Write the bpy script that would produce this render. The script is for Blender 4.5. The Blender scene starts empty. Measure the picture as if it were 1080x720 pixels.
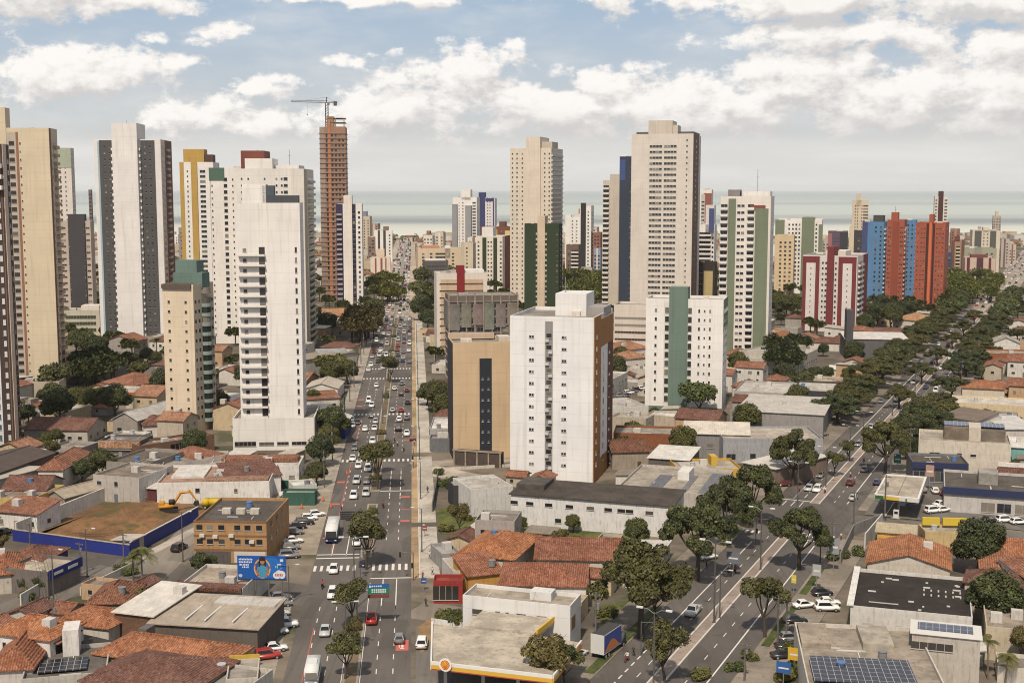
import bpy, math, random
from mathutils import Vector, Matrix
R = random.Random(7)
rad = math.radians
S = bpy.context.scene
COL = S.collection
# ------------------------------------------------------------------ camera
F = 1350.0; H = 75.0; PITCH = math.atan(160.5 / F)
cam = bpy.data.objects.new("camera", bpy.data.cameras.new("camera"))
COL.objects.link(cam); S.camera = cam
cam.location = (0, 0, H); cam.rotation_euler = (rad(90) - PITCH, 0, 0)
cam.data.sensor_width = 36; cam.data.lens = 45.0
cam.data.clip_start = 1; cam.data.clip_end = 200000
# ------------------------------------------------------------------ light
SUN_EL, SUN_AZ = 52, 194           # degrees; azimuth clockwise from the view direction
S.view_settings.view_transform = 'Standard'; S.view_settings.look = 'None'
S.view_settings.exposure = 0.06; S.view_settings.gamma = 1.0
sun = bpy.data.objects.new("sun", bpy.data.lights.new("sun", 'SUN')); COL.objects.link(sun)
sun.data.energy = 4.3; sun.data.angle = rad(2.5); sun.data.color = (1.0, 0.885, 0.74)
_a = rad(SUN_AZ); _e = rad(SUN_EL)
_sd = Vector((math.sin(_a) * math.cos(_e), math.cos(_a) * math.cos(_e), math.sin(_e)))
sun.rotation_euler = _sd.to_track_quat('Z', 'Y').to_euler()
W = bpy.data.worlds.new("World"); S.world = W; W.use_nodes = True
WN = W.node_tree; WN.nodes.clear()
SKY_STRENGTH = 0.065

class NT:
    """small helper for node maths"""
    def __init__(s, t): s.t = t
    def new(s, k, **kw):
        n = s.t.nodes.new(k)
        for a, b in kw.items(): setattr(n, a, b)
        return n
    def put(s, inp, v):
        if v is None: return
        if hasattr(v, 'is_linked'): s.t.links.new(v, inp)
        else: inp.default_value = v
    def m(s, op, a, b=None, c=None, clamp=False):
        n = s.new('ShaderNodeMath', operation=op, use_clamp=clamp)
        s.put(n.inputs[0], a); s.put(n.inputs[1], b); s.put(n.inputs[2], c)
        return n.outputs[0]
    def mix(s, f, a, b, mode='MIX'):
        n = s.new('ShaderNodeMix', data_type='RGBA', blend_type=mode)
        s.put(n.inputs['Factor'], f); s.put(n.inputs[6], a if hasattr(a, 'is_linked') else (*a[:3], 1)); s.put(n.inputs[7], b if hasattr(b, 'is_linked') else (*b[:3], 1))
        return n.outputs[2]
    def noise(s, vec, scale, detail=4, rough=.55, dist=0.0):
        n = s.new('ShaderNodeTexNoise'); s.put(n.inputs['Vector'], vec)
        n.inputs['Scale'].default_value = scale; n.inputs['Detail'].default_value = detail
        n.inputs['Roughness'].default_value = rough; n.inputs['Distortion'].default_value = dist
        return n.outputs['Fac']
    def mapping(s, vec, sc=(1, 1, 1), loc=(0, 0, 0), rot=(0, 0, 0)):
        n = s.new('ShaderNodeMapping'); s.put(n.inputs['Vector'], vec)
        n.inputs['Scale'].default_value = sc; n.inputs['Location'].default_value = loc; n.inputs['Rotation'].default_value = rot
        return n.outputs[0]
    def sstep(s, v, a, b):
        n = s.new('ShaderNodeMapRange', interpolation_type='SMOOTHSTEP'); s.put(n.inputs[0], v)
        n.inputs[1].default_value = a; n.inputs[2].default_value = b
        return n.outputs[0]
    def lin(s, v, a, b, c=0.0, d=1.0):
        n = s.new('ShaderNodeMapRange'); s.put(n.inputs[0], v)
        for i, q in enumerate((a, b, c, d)): n.inputs[1 + i].default_value = q
        return n.outputs[0]
    def comb(s, x, y, z):
        n = s.new('ShaderNodeCombineXYZ')
        for i, q in enumerate((x, y, z)): s.put(n.inputs[i], q)
        return n.outputs[0]

def make_sky():
    n = NT(WN)
    out = n.new('ShaderNodeOutputWorld'); bg = n.new('ShaderNodeBackground')
    bg.inputs['Strength'].default_value = SKY_STRENGTH
    WN.links.new(bg.outputs[0], out.inputs[0])
    sky = n.new('ShaderNodeTexSky', sky_type='NISHITA'); sky.sun_disc = False
    sky.sun_elevation = _e; sky.sun_rotation = _a
    sky.air_density = 1.0; sky.dust_density = 1.2; sky.ozone_density = 1.5; sky.altitude = 50
    tc = n.new('ShaderNodeTexCoord').outputs['Generated']
    sp = n.new('ShaderNodeSeparateXYZ'); n.put(sp.inputs[0], tc)
    x, y, z = sp.outputs
    u = n.m('ARCTAN2', x, y)
    v = n.m('ARCTAN2', z, n.m('SQRT', n.m('ADD', n.m('MULTIPLY', x, x), n.m('MULTIPLY', y, y))))
    # cloud banks as directions: (azimuth, elevation, half width, half height, weight), radians
    banks = [(-.400, .146, .155, .020, .62), (-.315, .136, .09, .013, .50), (-.325, .080, .075, .022, .52), (-.40, .086, .055, .028, .40), (-.255, .092, .03, .010, .36), (-.265, .110, .03, .008, .30), (-.22, .118, .03, .007, .30), (-.18, .050, .10, .022, .42), (-.19, .073, .03, .012, .34),
             (-.10, .146, .12, .008, .50), (-.060, .080, .055, .017, .50), (-.028, .088, .034, .024, .60), (-.115, .098, .035, .008, .34), (-.08, .060, .08, .022, .50), (.04, .060, .09, .022, .55), (.075, .080, .035, .014, .46), (.14, .064, .09, .026, .58), (.215, .078, .060, .028, .62), (.255, .088, .035, .020, .56),
             (.30, .066, .09, .028, .58), (.38, .062, .10, .036, .56), (.24, .140, .12, .018, .62), (.33, .132, .10, .018, .60), (.39, .146, .08, .020, .56), (.245, .112, .095, .014, .58), (.175, .108, .03, .010, .36), (.375, .098, .055, .018, .56), (.07, .147, .035, .010, .46), (.04, .088, .02, .010, .36)]
    def density(du, dv, det):
        uu = n.m('ADD', u, du) if du else u
        vv = n.m('ADD', v, dv) if dv else v
        p = n.comb(uu, n.m('MULTIPLY', vv, 1.6), 3.7)
        wx = n.m('MULTIPLY', n.m('SUBTRACT', n.noise(p, 22, 3), .5), .055)
        wy = n.m('MULTIPLY', n.m('SUBTRACT', n.noise(n.mapping(p, loc=(5, 3, 1)), 22, 3), .5), .030)
        ud = n.m('ADD', uu, wx); vd = n.m('ADD', vv, wy)
        tot = None
        for (a, b, hw, hh, w) in banks:
            q1 = n.m('MULTIPLY', n.m('SUBTRACT', ud, a), 1 / hw); q2 = n.m('MULTIPLY', n.m('SUBTRACT', vd, b), 1 / hh)
            r2 = n.m('MULTIPLY_ADD', q1, q1, n.m('MULTIPLY', q2, q2))
            g = n.m('MULTIPLY', n.m('POWER', 2.718, n.m('MULTIPLY', r2, -0.8)), w)
            tot = g if tot is None else n.m('MAXIMUM', tot, g)
        f = n.noise(p, 29, det, .64)
        g2 = n.noise(n.mapping(p, loc=(9, 2, 4)), 3.0, 3, .5)
        # open sky away from these banks: loose broken cloud
        far = n.m('MULTIPLY', n.sstep(v, .17, .30), n.sstep(g2, .38, .62))
        tot = n.m('MAXIMUM', tot, n.m('MULTIPLY', far, .42))
        return n.m('ADD', tot, n.m('MULTIPLY', n.m('SUBTRACT', f, .5), 1.10))
    d0 = density(0, 0, 9)
    d1 = density(-.007, .011, 7)
    alpha = n.sstep(d0, .20, .38)
    lit = n.sstep(n.m('SUBTRACT', d0, d1), -.26, .20)
    k = 1 / SKY_STRENGTH
    ccol = n.mix(lit, tuple(q * k for q in (.62, .605, .60)), tuple(q * k for q in (.96, .925, .885)))
    thick = n.sstep(d0, .5, .9)
    ccol = n.mix(n.m('MULTIPLY', thick, .15), ccol, tuple(q * k for q in (.62, .60, .58)))
    blue = n.mix(n.sstep(v, .03, .15), tuple(q * k for q in (.69, .70, .71)), tuple(q * k for q in (.43, .55, .70)))
    vis = n.mix(n.sstep(v, .15, .45), blue, sky.outputs[0])
    vis = n.mix(.25, vis, sky.outputs[0])
    # thin high veil
    veil = n.sstep(n.noise(n.mapping(n.comb(u, v, 0), sc=(1, 3.2, 1)), 9, 6, .6), .42, .75)
    vis = n.mix(n.m('MULTIPLY', veil, .5), vis, tuple(q * k for q in (.74, .745, .74)))
    under = n.m('MULTIPLY', n.sstep(v, .062, .040), n.sstep(u, -.15, .05))
    ccol = n.mix(n.m('MULTIPLY', under, .55), ccol, tuple(q * k for q in (.63, .61, .60)))
    colr = n.mix(alpha, vis, ccol)
    # milky air low over the sea, with a faint grey shelf of cloud
    shelf = n.sstep(n.noise(n.mapping(n.comb(u, v, 0), sc=(1, 9, 1)), 7, 4, .5), .35, .7)
    low = n.mix(shelf, tuple(q * k for q in (.70, .685, .665)), tuple(q * k for q in (.77, .755, .74)))
    colr = n.mix(n.m('MULTIPLY', n.sstep(v, .044, .028), .92), colr, low)
    n.put(bg.inputs['Color'], colr)
make_sky()
W.cycles.sampling_method = 'MANUAL'; W.cycles.sample_map_resolution = 512
S.cycles.max_bounces = 6; S.cycles.diffuse_bounces = 2; S.cycles.glossy_bounces = 2; S.cycles.volume_bounces = 3
S.cycles.use_denoising = True; S.cycles.filter_width = 1.05

# ------------------------------------------------------------------ picture <-> ground
CP, SP = math.cos(PITCH), math.sin(PITCH)
def G(px, py, z=0.0):
    """ground point (at height z) seen at photograph pixel px, py: used once, to survey the place"""
    a = (px - 540) / F; b = (360 - py) / F
    t = (H - z) / (SP - b * CP)
    return Vector((a * t, (CP + b * SP) * t, z))
def PX(p):
    z = p[2] - H; d = p[1] * CP - z * SP
    return (540 + F * p[0] / d, 360 - F * (p[1] * SP + z * CP) / d)
def fit(N, D, tx):
    k = (tx - 540) / F
    return (k * (N[1] * CP + H * SP) - N[0]) / (D[0] - k * D[1] * CP)
def hgt(N, py):
    b = (360 - py) / F
    return H + (b * N[1] * CP - N[1] * SP) / (CP + b * SP)
def axes(yaw):
    t = rad(yaw)
    return Vector((math.cos(t), -math.sin(t), 0)), Vector((math.sin(t), math.cos(t), 0))

# ------------------------------------------------------------------ meshes
class MB:
    def __init__(s): s.v = []; s.f = []; s.m = []; s.sm = False
    def quad(s, pts, m=0):
        i = len(s.v); s.v += [tuple(p) for p in pts]; s.f.append(tuple(range(i, i + len(pts)))); s.m.append(m)
    def box(s, x0, x1, y0, y1, z0, z1, m=0):
        i = len(s.v)
        s.v += [(x0, y0, z0), (x1, y0, z0), (x1, y1, z0), (x0, y1, z0), (x0, y0, z1), (x1, y0, z1), (x1, y1, z1), (x0, y1, z1)]
        for q in ((0, 3, 2, 1), (4, 5, 6, 7), (0, 1, 5, 4), (1, 2, 6, 5), (2, 3, 7, 6), (3, 0, 4, 7)):
            s.f.append(tuple(i + k for k in q)); s.m.append(m)
    def prism(s, poly, z0, z1, m=0, mt=None):
        n = len(poly); i = len(s.v)
        s.v += [(p[0], p[1], z0) for p in poly] + [(p[0], p[1], z1) for p in poly]
        s.f.append(tuple(i + n - 1 - k for k in range(n))); s.m.append(m)
        s.f.append(tuple(i + n + k for k in range(n))); s.m.append(m if mt is None else mt)
        for k in range(n):
            j = (k + 1) % n; s.f.append((i + k, i + j, i + n + j, i + n + k)); s.m.append(m)
    def profile(s, poly, x0, x1, m=0, tx=0.0):
        """side outline (y, z) swept across x"""
        n = len(poly); i = len(s.v)
        s.v += [(x0, p[0], p[1]) for p in poly] + [(x1, p[0], p[1]) for p in poly]
        s.f.append(tuple(i + k for k in range(n))); s.m.append(m)
        s.f.append(tuple(i + 2 * n - 1 - k for k in range(n))); s.m.append(m)
        for k in range(n):
            j = (k + 1) % n; s.f.append((i + j, i + k, i + n + k, i + n + j)); s.m.append(m)
    def tube(s, pts, rads, n=8, m=0, caps=True):
        rings = []
        pts = [Vector(p) for p in pts]
        for a, p in enumerate(pts):
            d = (pts[min(a + 1, len(pts) - 1)] - pts[max(a - 1, 0)]).normalized()
            t = Vector((0, 0, 1)) if abs(d.z) < .9 else Vector((1, 0, 0))
            e = d.cross(t).normalized(); g = d.cross(e)
            r = rads[a] if isinstance(rads, (list, tuple)) else rads
            i = len(s.v)
            for k in range(n):
                q = 2 * math.pi * k / n
                s.v.append(tuple(p + e * (r * math.cos(q)) + g * (r * math.sin(q))))
            rings.append(i)
        for a in range(len(rings) - 1):
            for k in range(n):
                j = (k + 1) % n
                s.f.append((rings[a] + k, rings[a + 1] + k, rings[a + 1] + j, rings[a] + j)); s.m.append(m)
        if caps:
            s.f.append(tuple(rings[0] + k for k in range(n))); s.m.append(m)
            s.f.append(tuple(rings[-1] + n - 1 - k for k in range(n))); s.m.append(m)
    def cyl(s, c, r, z0, z1, n=12, m=0): s.tube([(c[0], c[1], z0), (c[0], c[1], z1)], r, n, m)
    def bar(s, a, b, w, m=0): s.tube([a, b], w * .6, 4, m)
    def data(s, name, mats):
        me = bpy.data.meshes.new(name); me.from_pydata(s.v, [], s.f)
        for q in (mats if isinstance(mats, (list, tuple)) else [mats]): me.materials.append(q)
        if any(s.m): me.polygons.foreach_set('material_index', s.m)
        if s.sm: me.polygons.foreach_set('use_smooth', [True] * len(me.polygons))
        me.update(); return me
    def build(s, name, mats, parent=None, loc=(0, 0, 0), rz=0.0):
        return link(name, s.data(name, mats), parent, loc, rz)
def link(name, me, parent=None, loc=(0, 0, 0), rz=0.0):
    o = bpy.data.objects.new(name, me); COL.objects.link(o)
    o.location = loc; o.rotation_euler = (0, 0, rz)
    if parent is not None: o.parent = parent
    return o
def thing(name, label, cat, loc=(0, 0, 0), rz=0.0, group=None):
    o = bpy.data.objects.new(name, None); COL.objects.link(o)
    o.location = loc; o.rotation_euler = (0, 0, rz); o.empty_display_size = .5
    tag(o, label, cat, group); return o
def tag(o, label, cat, group=None):
    if label: o['label'] = label
    o['category'] = cat
    if group: o['group'] = group
    return o
def kids(o): return [c for c in o.children]
def dup(root, loc, rz=0.0, color=None, sc=None):
    r = root.copy(); COL.objects.link(r); r.location = loc; r.rotation_euler = (0, 0, rz)
    if sc: r.scale = (sc, sc, sc) if not isinstance(sc, tuple) else sc
    if color: r.color = (*color, 1)
    for ch in KIDS[root.as_pointer()]:
        c = ch.copy(); COL.objects.link(c); c.parent = r
        if color: c.color = (*color, 1)
        for g in KIDS.get(ch.as_pointer(), []):
            d = g.copy(); COL.objects.link(d); d.parent = c
    return r
KIDS = {}
def remember(root):
    KIDS[root.as_pointer()] = list(root.children)
    for c in root.children:
        if c.children: KIDS[c.as_pointer()] = list(c.children)
    return root

# labels worked out at the end from what stands near by
LANDMARKS = []            # (phrase, world point)
AUTO = []                 # (object, phrase, world point)
def landmark(phrase, p): LANDMARKS.append((phrase, Vector(p)))
def auto(o, phrase, p=None): AUTO.append((o, phrase, Vector(p if p is not None else o.location)))
OCC = []                  # taken ground: (centre, radius)
def occupy(c, r): OCC.append((c[0], c[1], r))
def free(c, r): return all((c[0] - a) ** 2 + (c[1] - b) ** 2 > (r + q) ** 2 for a, b, q in OCC)
def occupy_rect(o, ex, ey, w, d):
    n = max(1, int(round(max(w, d) / max(3.0, min(w, d)))))
    for i in range(n):
        for j in range(1):
            if w >= d: c = o + ex * (w * (i + .5) / n) + ey * d * .5; r = max(w / n, d) * .5
            else: c = o + ex * w * .5 + ey * (d * (i + .5) / n); r = max(d / n, w) * .5
            occupy(c, r)
# ------------------------------------------------------------------ materials
_MC = {}
def newmat(name):
    m = bpy.data.materials.new(name); m.use_nodes = True
    n = NT(m.node_tree); b = m.node_tree.nodes['Principled BSDF']
    return m, n, b
def coords(n, which='Object'):
    return n.new('ShaderNodeTexCoord').outputs[which]
def bump(n, b, h, strength, dist=.05):
    k = n.new('ShaderNodeBump'); k.inputs['Strength'].default_value = strength; k.inputs['Distance'].default_value = dist
    n.put(k.inputs['Height'], h); n.put(b.inputs['Normal'], k.outputs[0])
def mul(c, k): return tuple(min(1, q * k) for q in c)
def M(kind, c=(.5, .5, .5)):
    key = (kind, tuple(round(q, 3) for q in c))
    if key in _MC: return _MC[key]
    m, n, b = newmat(kind); _MC[key] = m
    I = b.inputs; I['Roughness'].default_value = .85; I['Specular IOR Level'].default_value = .25
    P = coords(n)
    if kind == 'wall':                       # painted or tiled tower wall: joints, rain streaks, soot
        a = n.noise(P, .11, 3); s = n.noise(n.mapping(P, sc=(.9, .9, .05)), 1.0, 5, .6)
        sp = n.new('ShaderNodeSeparateXYZ'); n.put(sp.inputs[0], P)
        j = n.m('FRACT', n.m('MULTIPLY', sp.outputs[2], 1 / 3.0)); j = n.m('LESS_THAN', j, .035)
        jx = n.m('MAXIMUM', n.m('LESS_THAN', n.m('FRACT', n.m('MULTIPLY_ADD', sp.outputs[0], .4, .37)), .03), n.m('LESS_THAN', n.m('FRACT', n.m('MULTIPLY_ADD', sp.outputs[1], .4, .37)), .03))
        j = n.m('MAXIMUM', j, n.m('MULTIPLY', jx, .5))
        fine = n.noise(P, 2.2, 3)
        col = n.mix(n.lin(a, .3, .7), mul(c, .90), mul(c, 1.04))
        col = n.mix(n.m('MULTIPLY', n.sstep(s, .50, .70), .42), col, mul((c[0], c[1] * .95, c[2] * .88), .68))
        col = n.mix(n.m('MULTIPLY', j, .34), col, mul(c, .55))
        col = n.mix(n.m('MULTIPLY', n.sstep(fine, .5, .8), .12), col, mul(c, .7))
        n.put(I['Base Color'], col); I['Roughness'].default_value = .7
    elif kind == 'plaster':                  # low house wall: blotches, damp at the foot
        a = n.noise(P, .5, 5, .65); s = n.noise(n.mapping(P, sc=(2.2, 2.2, .35)), 1.0, 5, .65)
        col = n.mix(n.lin(a, .3, .7), mul(c, .82), mul(c, 1.04))
        col = n.mix(n.m('MULTIPLY', n.sstep(s, .50, .70), .55), col, mul((c[0], c[1] * .9, c[2] * .78), .42))
        n.put(I['Base Color'], col)
    elif kind == 'concrete':                 # flat roof slab, stained
        a = n.noise(P, .22, 5, .7); s = n.noise(n.mapping(P, loc=(4, 9, 2)), .9, 5, .7); g = n.noise(P, 5, 3)
        col = n.mix(n.sstep(a, .35, .65), mul(c, .66), mul(c, 1.12))
        col = n.mix(n.m('MULTIPLY', n.sstep(s, .52, .66), .6), col, mul((c[0], c[1] * .92, c[2] * .82), .42))
        col = n.mix(n.m('MULTIPLY', g, .25), col, mul(c, .6))
        n.put(I['Base Color'], col); I['Roughness'].default_value = .95
    elif kind == 'tile':                     # clay roof tiles, weathered in patches
        c = (c[0] * .88, c[1] * .96, c[2] * 1.05)
        a = n.noise(P, .30, 4, .6); s = n.noise(n.mapping(P, loc=(7, 1, 3)), 1.4, 5, .7)
        vo = n.new('ShaderNodeTexVoronoi'); n.put(vo.inputs['Vector'], n.mapping(P, sc=(1, .75, 1))); vo.inputs['Scale'].default_value = 3.6
        sp = n.new('ShaderNodeSeparateColor'); n.put(sp.inputs[0], vo.outputs['Color'])
        col = n.mix(n.sstep(a, .35, .65), mul(c, .78), mul((c[0], c[1] * 1.12, c[2] * 1.2), 1.18))
        col = n.mix(n.m('MULTIPLY', n.sstep(sp.outputs[0], .45, .95), .52), col, mul(c, .30))
        col = n.mix(n.m('MULTIPLY', n.sstep(sp.outputs[1], .7, 1.0), .55), col, mul((c[0], c[1] * 1.6, c[2] * 2.0), 1.35))
        col = n.mix(n.m('MULTIPLY', n.sstep(s, .50, .68), .65), col, mul((c[0] * .6, c[1] * .8, c[2]), .38))
        n.put(I['Base Color'], col); I['Roughness'].default_value = .9
        wv = n.new('ShaderNodeTexWave', wave_type='BANDS', bands_direction='X'); n.put(wv.inputs['Vector'], n.mapping(P, loc=(.3, 0, 0), rot=(0, 0, .02))); wv.inputs['Scale'].default_value = .8; wv.inputs['Distortion'].default_value = .6
        n.put(I['Base Color'], n.mix(n.m('MULTIPLY', n.sstep(wv.outputs['Fac'], .35, .9), .45), col, mul(c, .32)))
        bump(n, b, n.m('ADD', vo.outputs['Distance'], wv.outputs['Fac']), .8, .12)
    elif kind == 'sheet':                    # ribbed metal or fibre-cement roofing
        wv = n.new('ShaderNodeTexWave', wave_type='BANDS', bands_direction='X'); n.put(wv.inputs['Vector'], P); wv.inputs['Scale'].default_value = .55
        a = n.noise(P, .35, 5, .65); s = n.noise(n.mapping(P, sc=(1.5, .3, 1)), 1.0, 5, .65)
        col = n.mix(n.sstep(a, .35, .68), mul(c, .84), mul(c, 1.08))
        col = n.mix(n.m('MULTIPLY', n.sstep(s, .5, .7), .5), col, mul((c[0], c[1] * .9, c[2] * .78), .5))
        col = n.mix(n.m('MULTIPLY', wv.outputs['Fac'], .16), col, mul(c, .5))
        n.put(I['Base Color'], col); I['Roughness'].default_value = .6; bump(n, b, wv.outputs['Fac'], .4, .06)
    elif kind == 'asphalt':
        P = coords(n); a = n.noise(P, .05, 4); s = n.noise(n.mapping(P, sc=(.9, .03, 1)), 1.0, 4, .6); g = n.noise(P, 3.0, 4, .7)
        col = n.mix(n.sstep(a, .35, .65), mul(c, .82), mul(c, 1.16))
        col = n.mix(n.m('MULTIPLY', n.sstep(s, .45, .7), .4), col, mul(c, .62))
        col = n.mix(n.m('MULTIPLY', n.sstep(g, .55, .8), .3), col, mul(c, 1.5))
        vo = n.new('ShaderNodeTexVoronoi'); n.put(vo.inputs['Vector'], n.mapping(P, sc=(.30, .07, 1), rot=(0, 0, .08))); vo.inputs['Scale'].default_value = 1.0; vo.distance = 'CHEBYCHEV'; sc_ = n.new('ShaderNodeSeparateColor'); n.put(sc_.inputs[0], vo.outputs['Color'])
        col = n.mix(n.m('MULTIPLY', n.m('GREATER_THAN', sc_.outputs[0], .8), .45), col, mul(c, .6))
        col = n.mix(n.m('MULTIPLY', n.sstep(n.noise(n.mapping(P, loc=(2, 5, 0)), .5, 5, .7), .56, .7), .4), col, mul(c, .5))
        n.put(I['Base Color'], col)
    elif kind == 'dirt':
        a = n.noise(P, .06, 6, .65); s = n.noise(n.mapping(P, loc=(3, 8, 0)), .4, 6, .7)
        col = n.mix(n.sstep(a, .36, .64), mul(c, .62), mul(c, 1.15))
        col = n.mix(n.m('MULTIPLY', n.sstep(s, .48, .68), .6), col, mul((c[0] * .8, c[1] * .9, c[2]), .55))
        n.put(I['Base Color'], col); I['Roughness'].default_value = .95; bump(n, b, s, .6, .3)
    elif kind == 'lot':                      # turned earth with scraps of grass
        a = n.noise(P, .07, 6, .65); s = n.noise(n.mapping(P, loc=(3, 8, 0)), .5, 6, .75); g = n.noise(n.mapping(P, loc=(11, 2, 0)), .09, 6, .7)
        col = n.mix(n.sstep(a, .36, .64), mul(c, .55), mul(c, 1.2))
        col = n.mix(n.m('MULTIPLY', n.sstep(s, .48, .66), .6), col, mul((c[0] * .8, c[1] * .9, c[2]), .5))
        col = n.mix(n.m('MULTIPLY', n.sstep(g, .52, .62), .7), col, (.075, .075, .028))
        n.put(I['Base Color'], col); I['Roughness'].default_value = .95; bump(n, b, s, .9, .4)
    elif kind == 'ground':                   # dusty city ground: earth, worn paving, scrub
        a = n.noise(P, .02, 6, .65); s = n.noise(P, .13, 6, .7); g = n.noise(n.mapping(P, loc=(40, 9, 0)), .035, 4, .6)
        col = n.mix(n.sstep(a, .4, .6), (.10, .085, .068), (.20, .165, .125))
        col = n.mix(n.m('MULTIPLY', n.sstep(g, .52, .62), .75), col, (.045, .055, .020))
        col = n.mix(n.m('MULTIPLY', n.sstep(s, .45, .7), .6), col, (.06, .052, .044))
        n.put(I['Base Color'], col); I['Roughness'].default_value = .95
    elif kind == 'paving':
        a = n.noise(P, .10, 5, .65); s = n.noise(P, .7, 5, .7)
        br = n.new('ShaderNodeTexBrick'); n.put(br.inputs['Vector'], P); br.inputs['Scale'].default_value = .5
        br.inputs['Color1'].default_value = (1, 1, 1, 1); br.inputs['Color2'].default_value = (.86, .86, .86, 1); br.inputs['Mortar'].default_value = (.6, .6, .6, 1)
        col = n.mix(n.sstep(a, .38, .62), mul(c, .74), mul(c, 1.1))
        col = n.mix(n.m('MULTIPLY', n.sstep(s, .5, .7), .5), col, mul(c, .5))
        col = n.mix(.7, col, br.outputs[0], 'MULTIPLY')
        n.put(I['Base Color'], col); I['Roughness'].default_value = .9
    elif kind == 'grass':
        a = n.noise(P, .3, 5, .65); s = n.noise(P, 2.5, 4, .7)
        col = n.mix(n.sstep(a, .35, .65), mul(c, .7), mul((c[0] * 1.3, c[1] * 1.1, c[2]), 1.2))
        col = n.mix(n.m('MULTIPLY', n.sstep(s, .5, .7), .6), col, mul(c, .4))
        n.put(I['Base Color'], col); bump(n, b, s, 1, .3)
    elif kind == 'leaf':
        ge = n.new('ShaderNodeNewGeometry'); oi = n.new('ShaderNodeObjectInfo')
        a = n.noise(P, .45, 3)
        c = mul((c[0] * .94, c[1], c[2] * .92), 1.5)
        col = n.mix(ge.outputs['Random Per Island'], mul(c, .45), mul((c[0] * 1.35, c[1] * 1.2, c[2]), 1.35))
        col = n.mix(n.sstep(a, .35, .68), mul(c, .5), col)
        col = n.mix(n.m('MULTIPLY', oi.outputs['Random'], .55), col, mul((c[0] * 1.5, c[1] * .95, c[2] * .7), 1.0))
        n.put(I['Base Color'], col); I['Roughness'].default_value = .55
        I['Specular IOR Level'].default_value = .3
    elif kind == 'bark':
        a = n.noise(n.mapping(P, sc=(3, 3, .6)), 2, 5)
        n.put(I['Base Color'], n.mix(a, mul(c, .5), mul(c, 1.3)))
    elif kind == 'glass':                    # window pane: each window a little different (blind, curtain, dark room)
        oi = n.new('ShaderNodeObjectInfo')
        ge = n.new('ShaderNodeNewGeometry')
        r = n.m('FRACT', n.m('ADD', oi.outputs['Random'], ge.outputs['Random Per Island']))
        col = n.mix(n.sstep(r, .72, .95), c, (.20, .18, .15))
        n.put(I['Base Color'], col); I['Roughness'].default_value = .12; I['Specular IOR Level'].default_value = .5
    elif kind == 'paint':                    # vehicle paint, colour carried by the object
        oi = n.new('ShaderNodeObjectInfo'); a = n.noise(P, 1.3, 3)
        n.put(I['Base Color'], n.mix(n.m('MULTIPLY', n.sstep(a, .4, .8), .18), oi.outputs['Color'], (.16, .13, .10)))
        I['Roughness'].default_value = .28; I['Specular IOR Level'].default_value = .5; I['Coat Weight'].default_value = .4
    elif kind == 'metal':
        a = n.noise(P, 1.5, 4); n.put(I['Base Color'], n.mix(a, mul(c, .7), mul(c, 1.1))); I['Roughness'].default_value = .45; I['Metallic'].default_value = .3
    elif kind == 'solar':
        br = n.new('ShaderNodeTexBrick'); n.put(br.inputs['Vector'], P); br.offset = 0.0
        br.inputs['Scale'].default_value = 1.0; br.inputs['Brick Width'].default_value = 1.0; br.inputs['Row Height'].default_value = 1.6; br.inputs['Mortar Size'].default_value = .035
        br.inputs['Color1'].default_value = (*c, 1); br.inputs['Color2'].default_value = (*mul(c, .8), 1); br.inputs['Mortar'].default_value = (.35, .36, .38, 1)
        n.put(I['Base Color'], br.outputs[0]); I['Roughness'].default_value = .2
    elif kind == 'brick':
        br = n.new('ShaderNodeTexBrick'); n.put(br.inputs['Vector'], n.mapping(P, rot=(rad(90), 0, 0))); br.inputs['Scale'].default_value = 1.2
        br.inputs['Color1'].default_value = (*c, 1); br.inputs['Color2'].default_value = (*mul(c, .75), 1); br.inputs['Mortar'].default_value = (*mul(c, .5), 1)
        a = n.noise(P, .6, 5); n.put(I['Base Color'], n.mix(n.m('MULTIPLY', n.sstep(a, .45, .7), .5), br.outputs[0], mul(c, .5)))
    elif kind == 'sea':
        sp = n.new('ShaderNodeSeparateXYZ'); n.put(sp.inputs[0], P)
        ly = n.m('LOGARITHM', n.m('MAXIMUM', sp.outputs[1], 1.0), 2.718)
        q = n.comb(n.m('MULTIPLY', sp.outputs[0], .00022), n.m('MULTIPLY', ly, 3.2), 0.0)
        a = n.noise(q, 1.5, 6, .55, .4); w = n.noise(n.mapping(P, sc=(.004, .03, 1)), 1.0, 5, .6)
        shal = n.lin(ly, 7.6, 9.2)           # pale sandy shallows by the shore, greener and greyer farther out
        col = n.mix(n.sstep(shal, 0, .55), (.55, .55, .47), (.40, .44, .41))
        col = n.mix(n.sstep(shal, .6, 1.2), col, (.34, .385, .38))
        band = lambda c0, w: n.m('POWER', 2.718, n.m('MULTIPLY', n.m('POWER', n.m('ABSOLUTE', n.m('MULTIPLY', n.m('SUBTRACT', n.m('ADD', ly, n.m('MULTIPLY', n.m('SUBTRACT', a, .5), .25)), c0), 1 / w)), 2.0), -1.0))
        col = n.mix(n.m('MULTIPLY', band(8.07, .13), .85), col, (.15, .18, .195)); col = n.mix(n.m('MULTIPLY', band(8.85, .10), .45), col, (.17, .21, .22)); col = n.mix(n.m('MULTIPLY', n.sstep(ly, 8.7, 9.8), .7), col, (.22, .27, .285))  # the nearer, darker band is a cloud shadow painted into the sea colour
        col = n.mix(n.m('MULTIPLY', n.sstep(w, .5, .75), .2), col, (.6, .6, .52))
        n.put(I['Base Color'], col); I['Roughness'].default_value = .5; I['Specular IOR Level'].default_value = .18
        bump(n, b, n.noise(P, .05, 4), .5, .6)
    else:                                    # plain: light grime only
        a = n.noise(P, .8, 4); n.put(I['Base Color'], n.mix(n.m('MULTIPLY', a, .35), c, mul(c, .6)))
        I['Roughness'].default_value = .6
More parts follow.
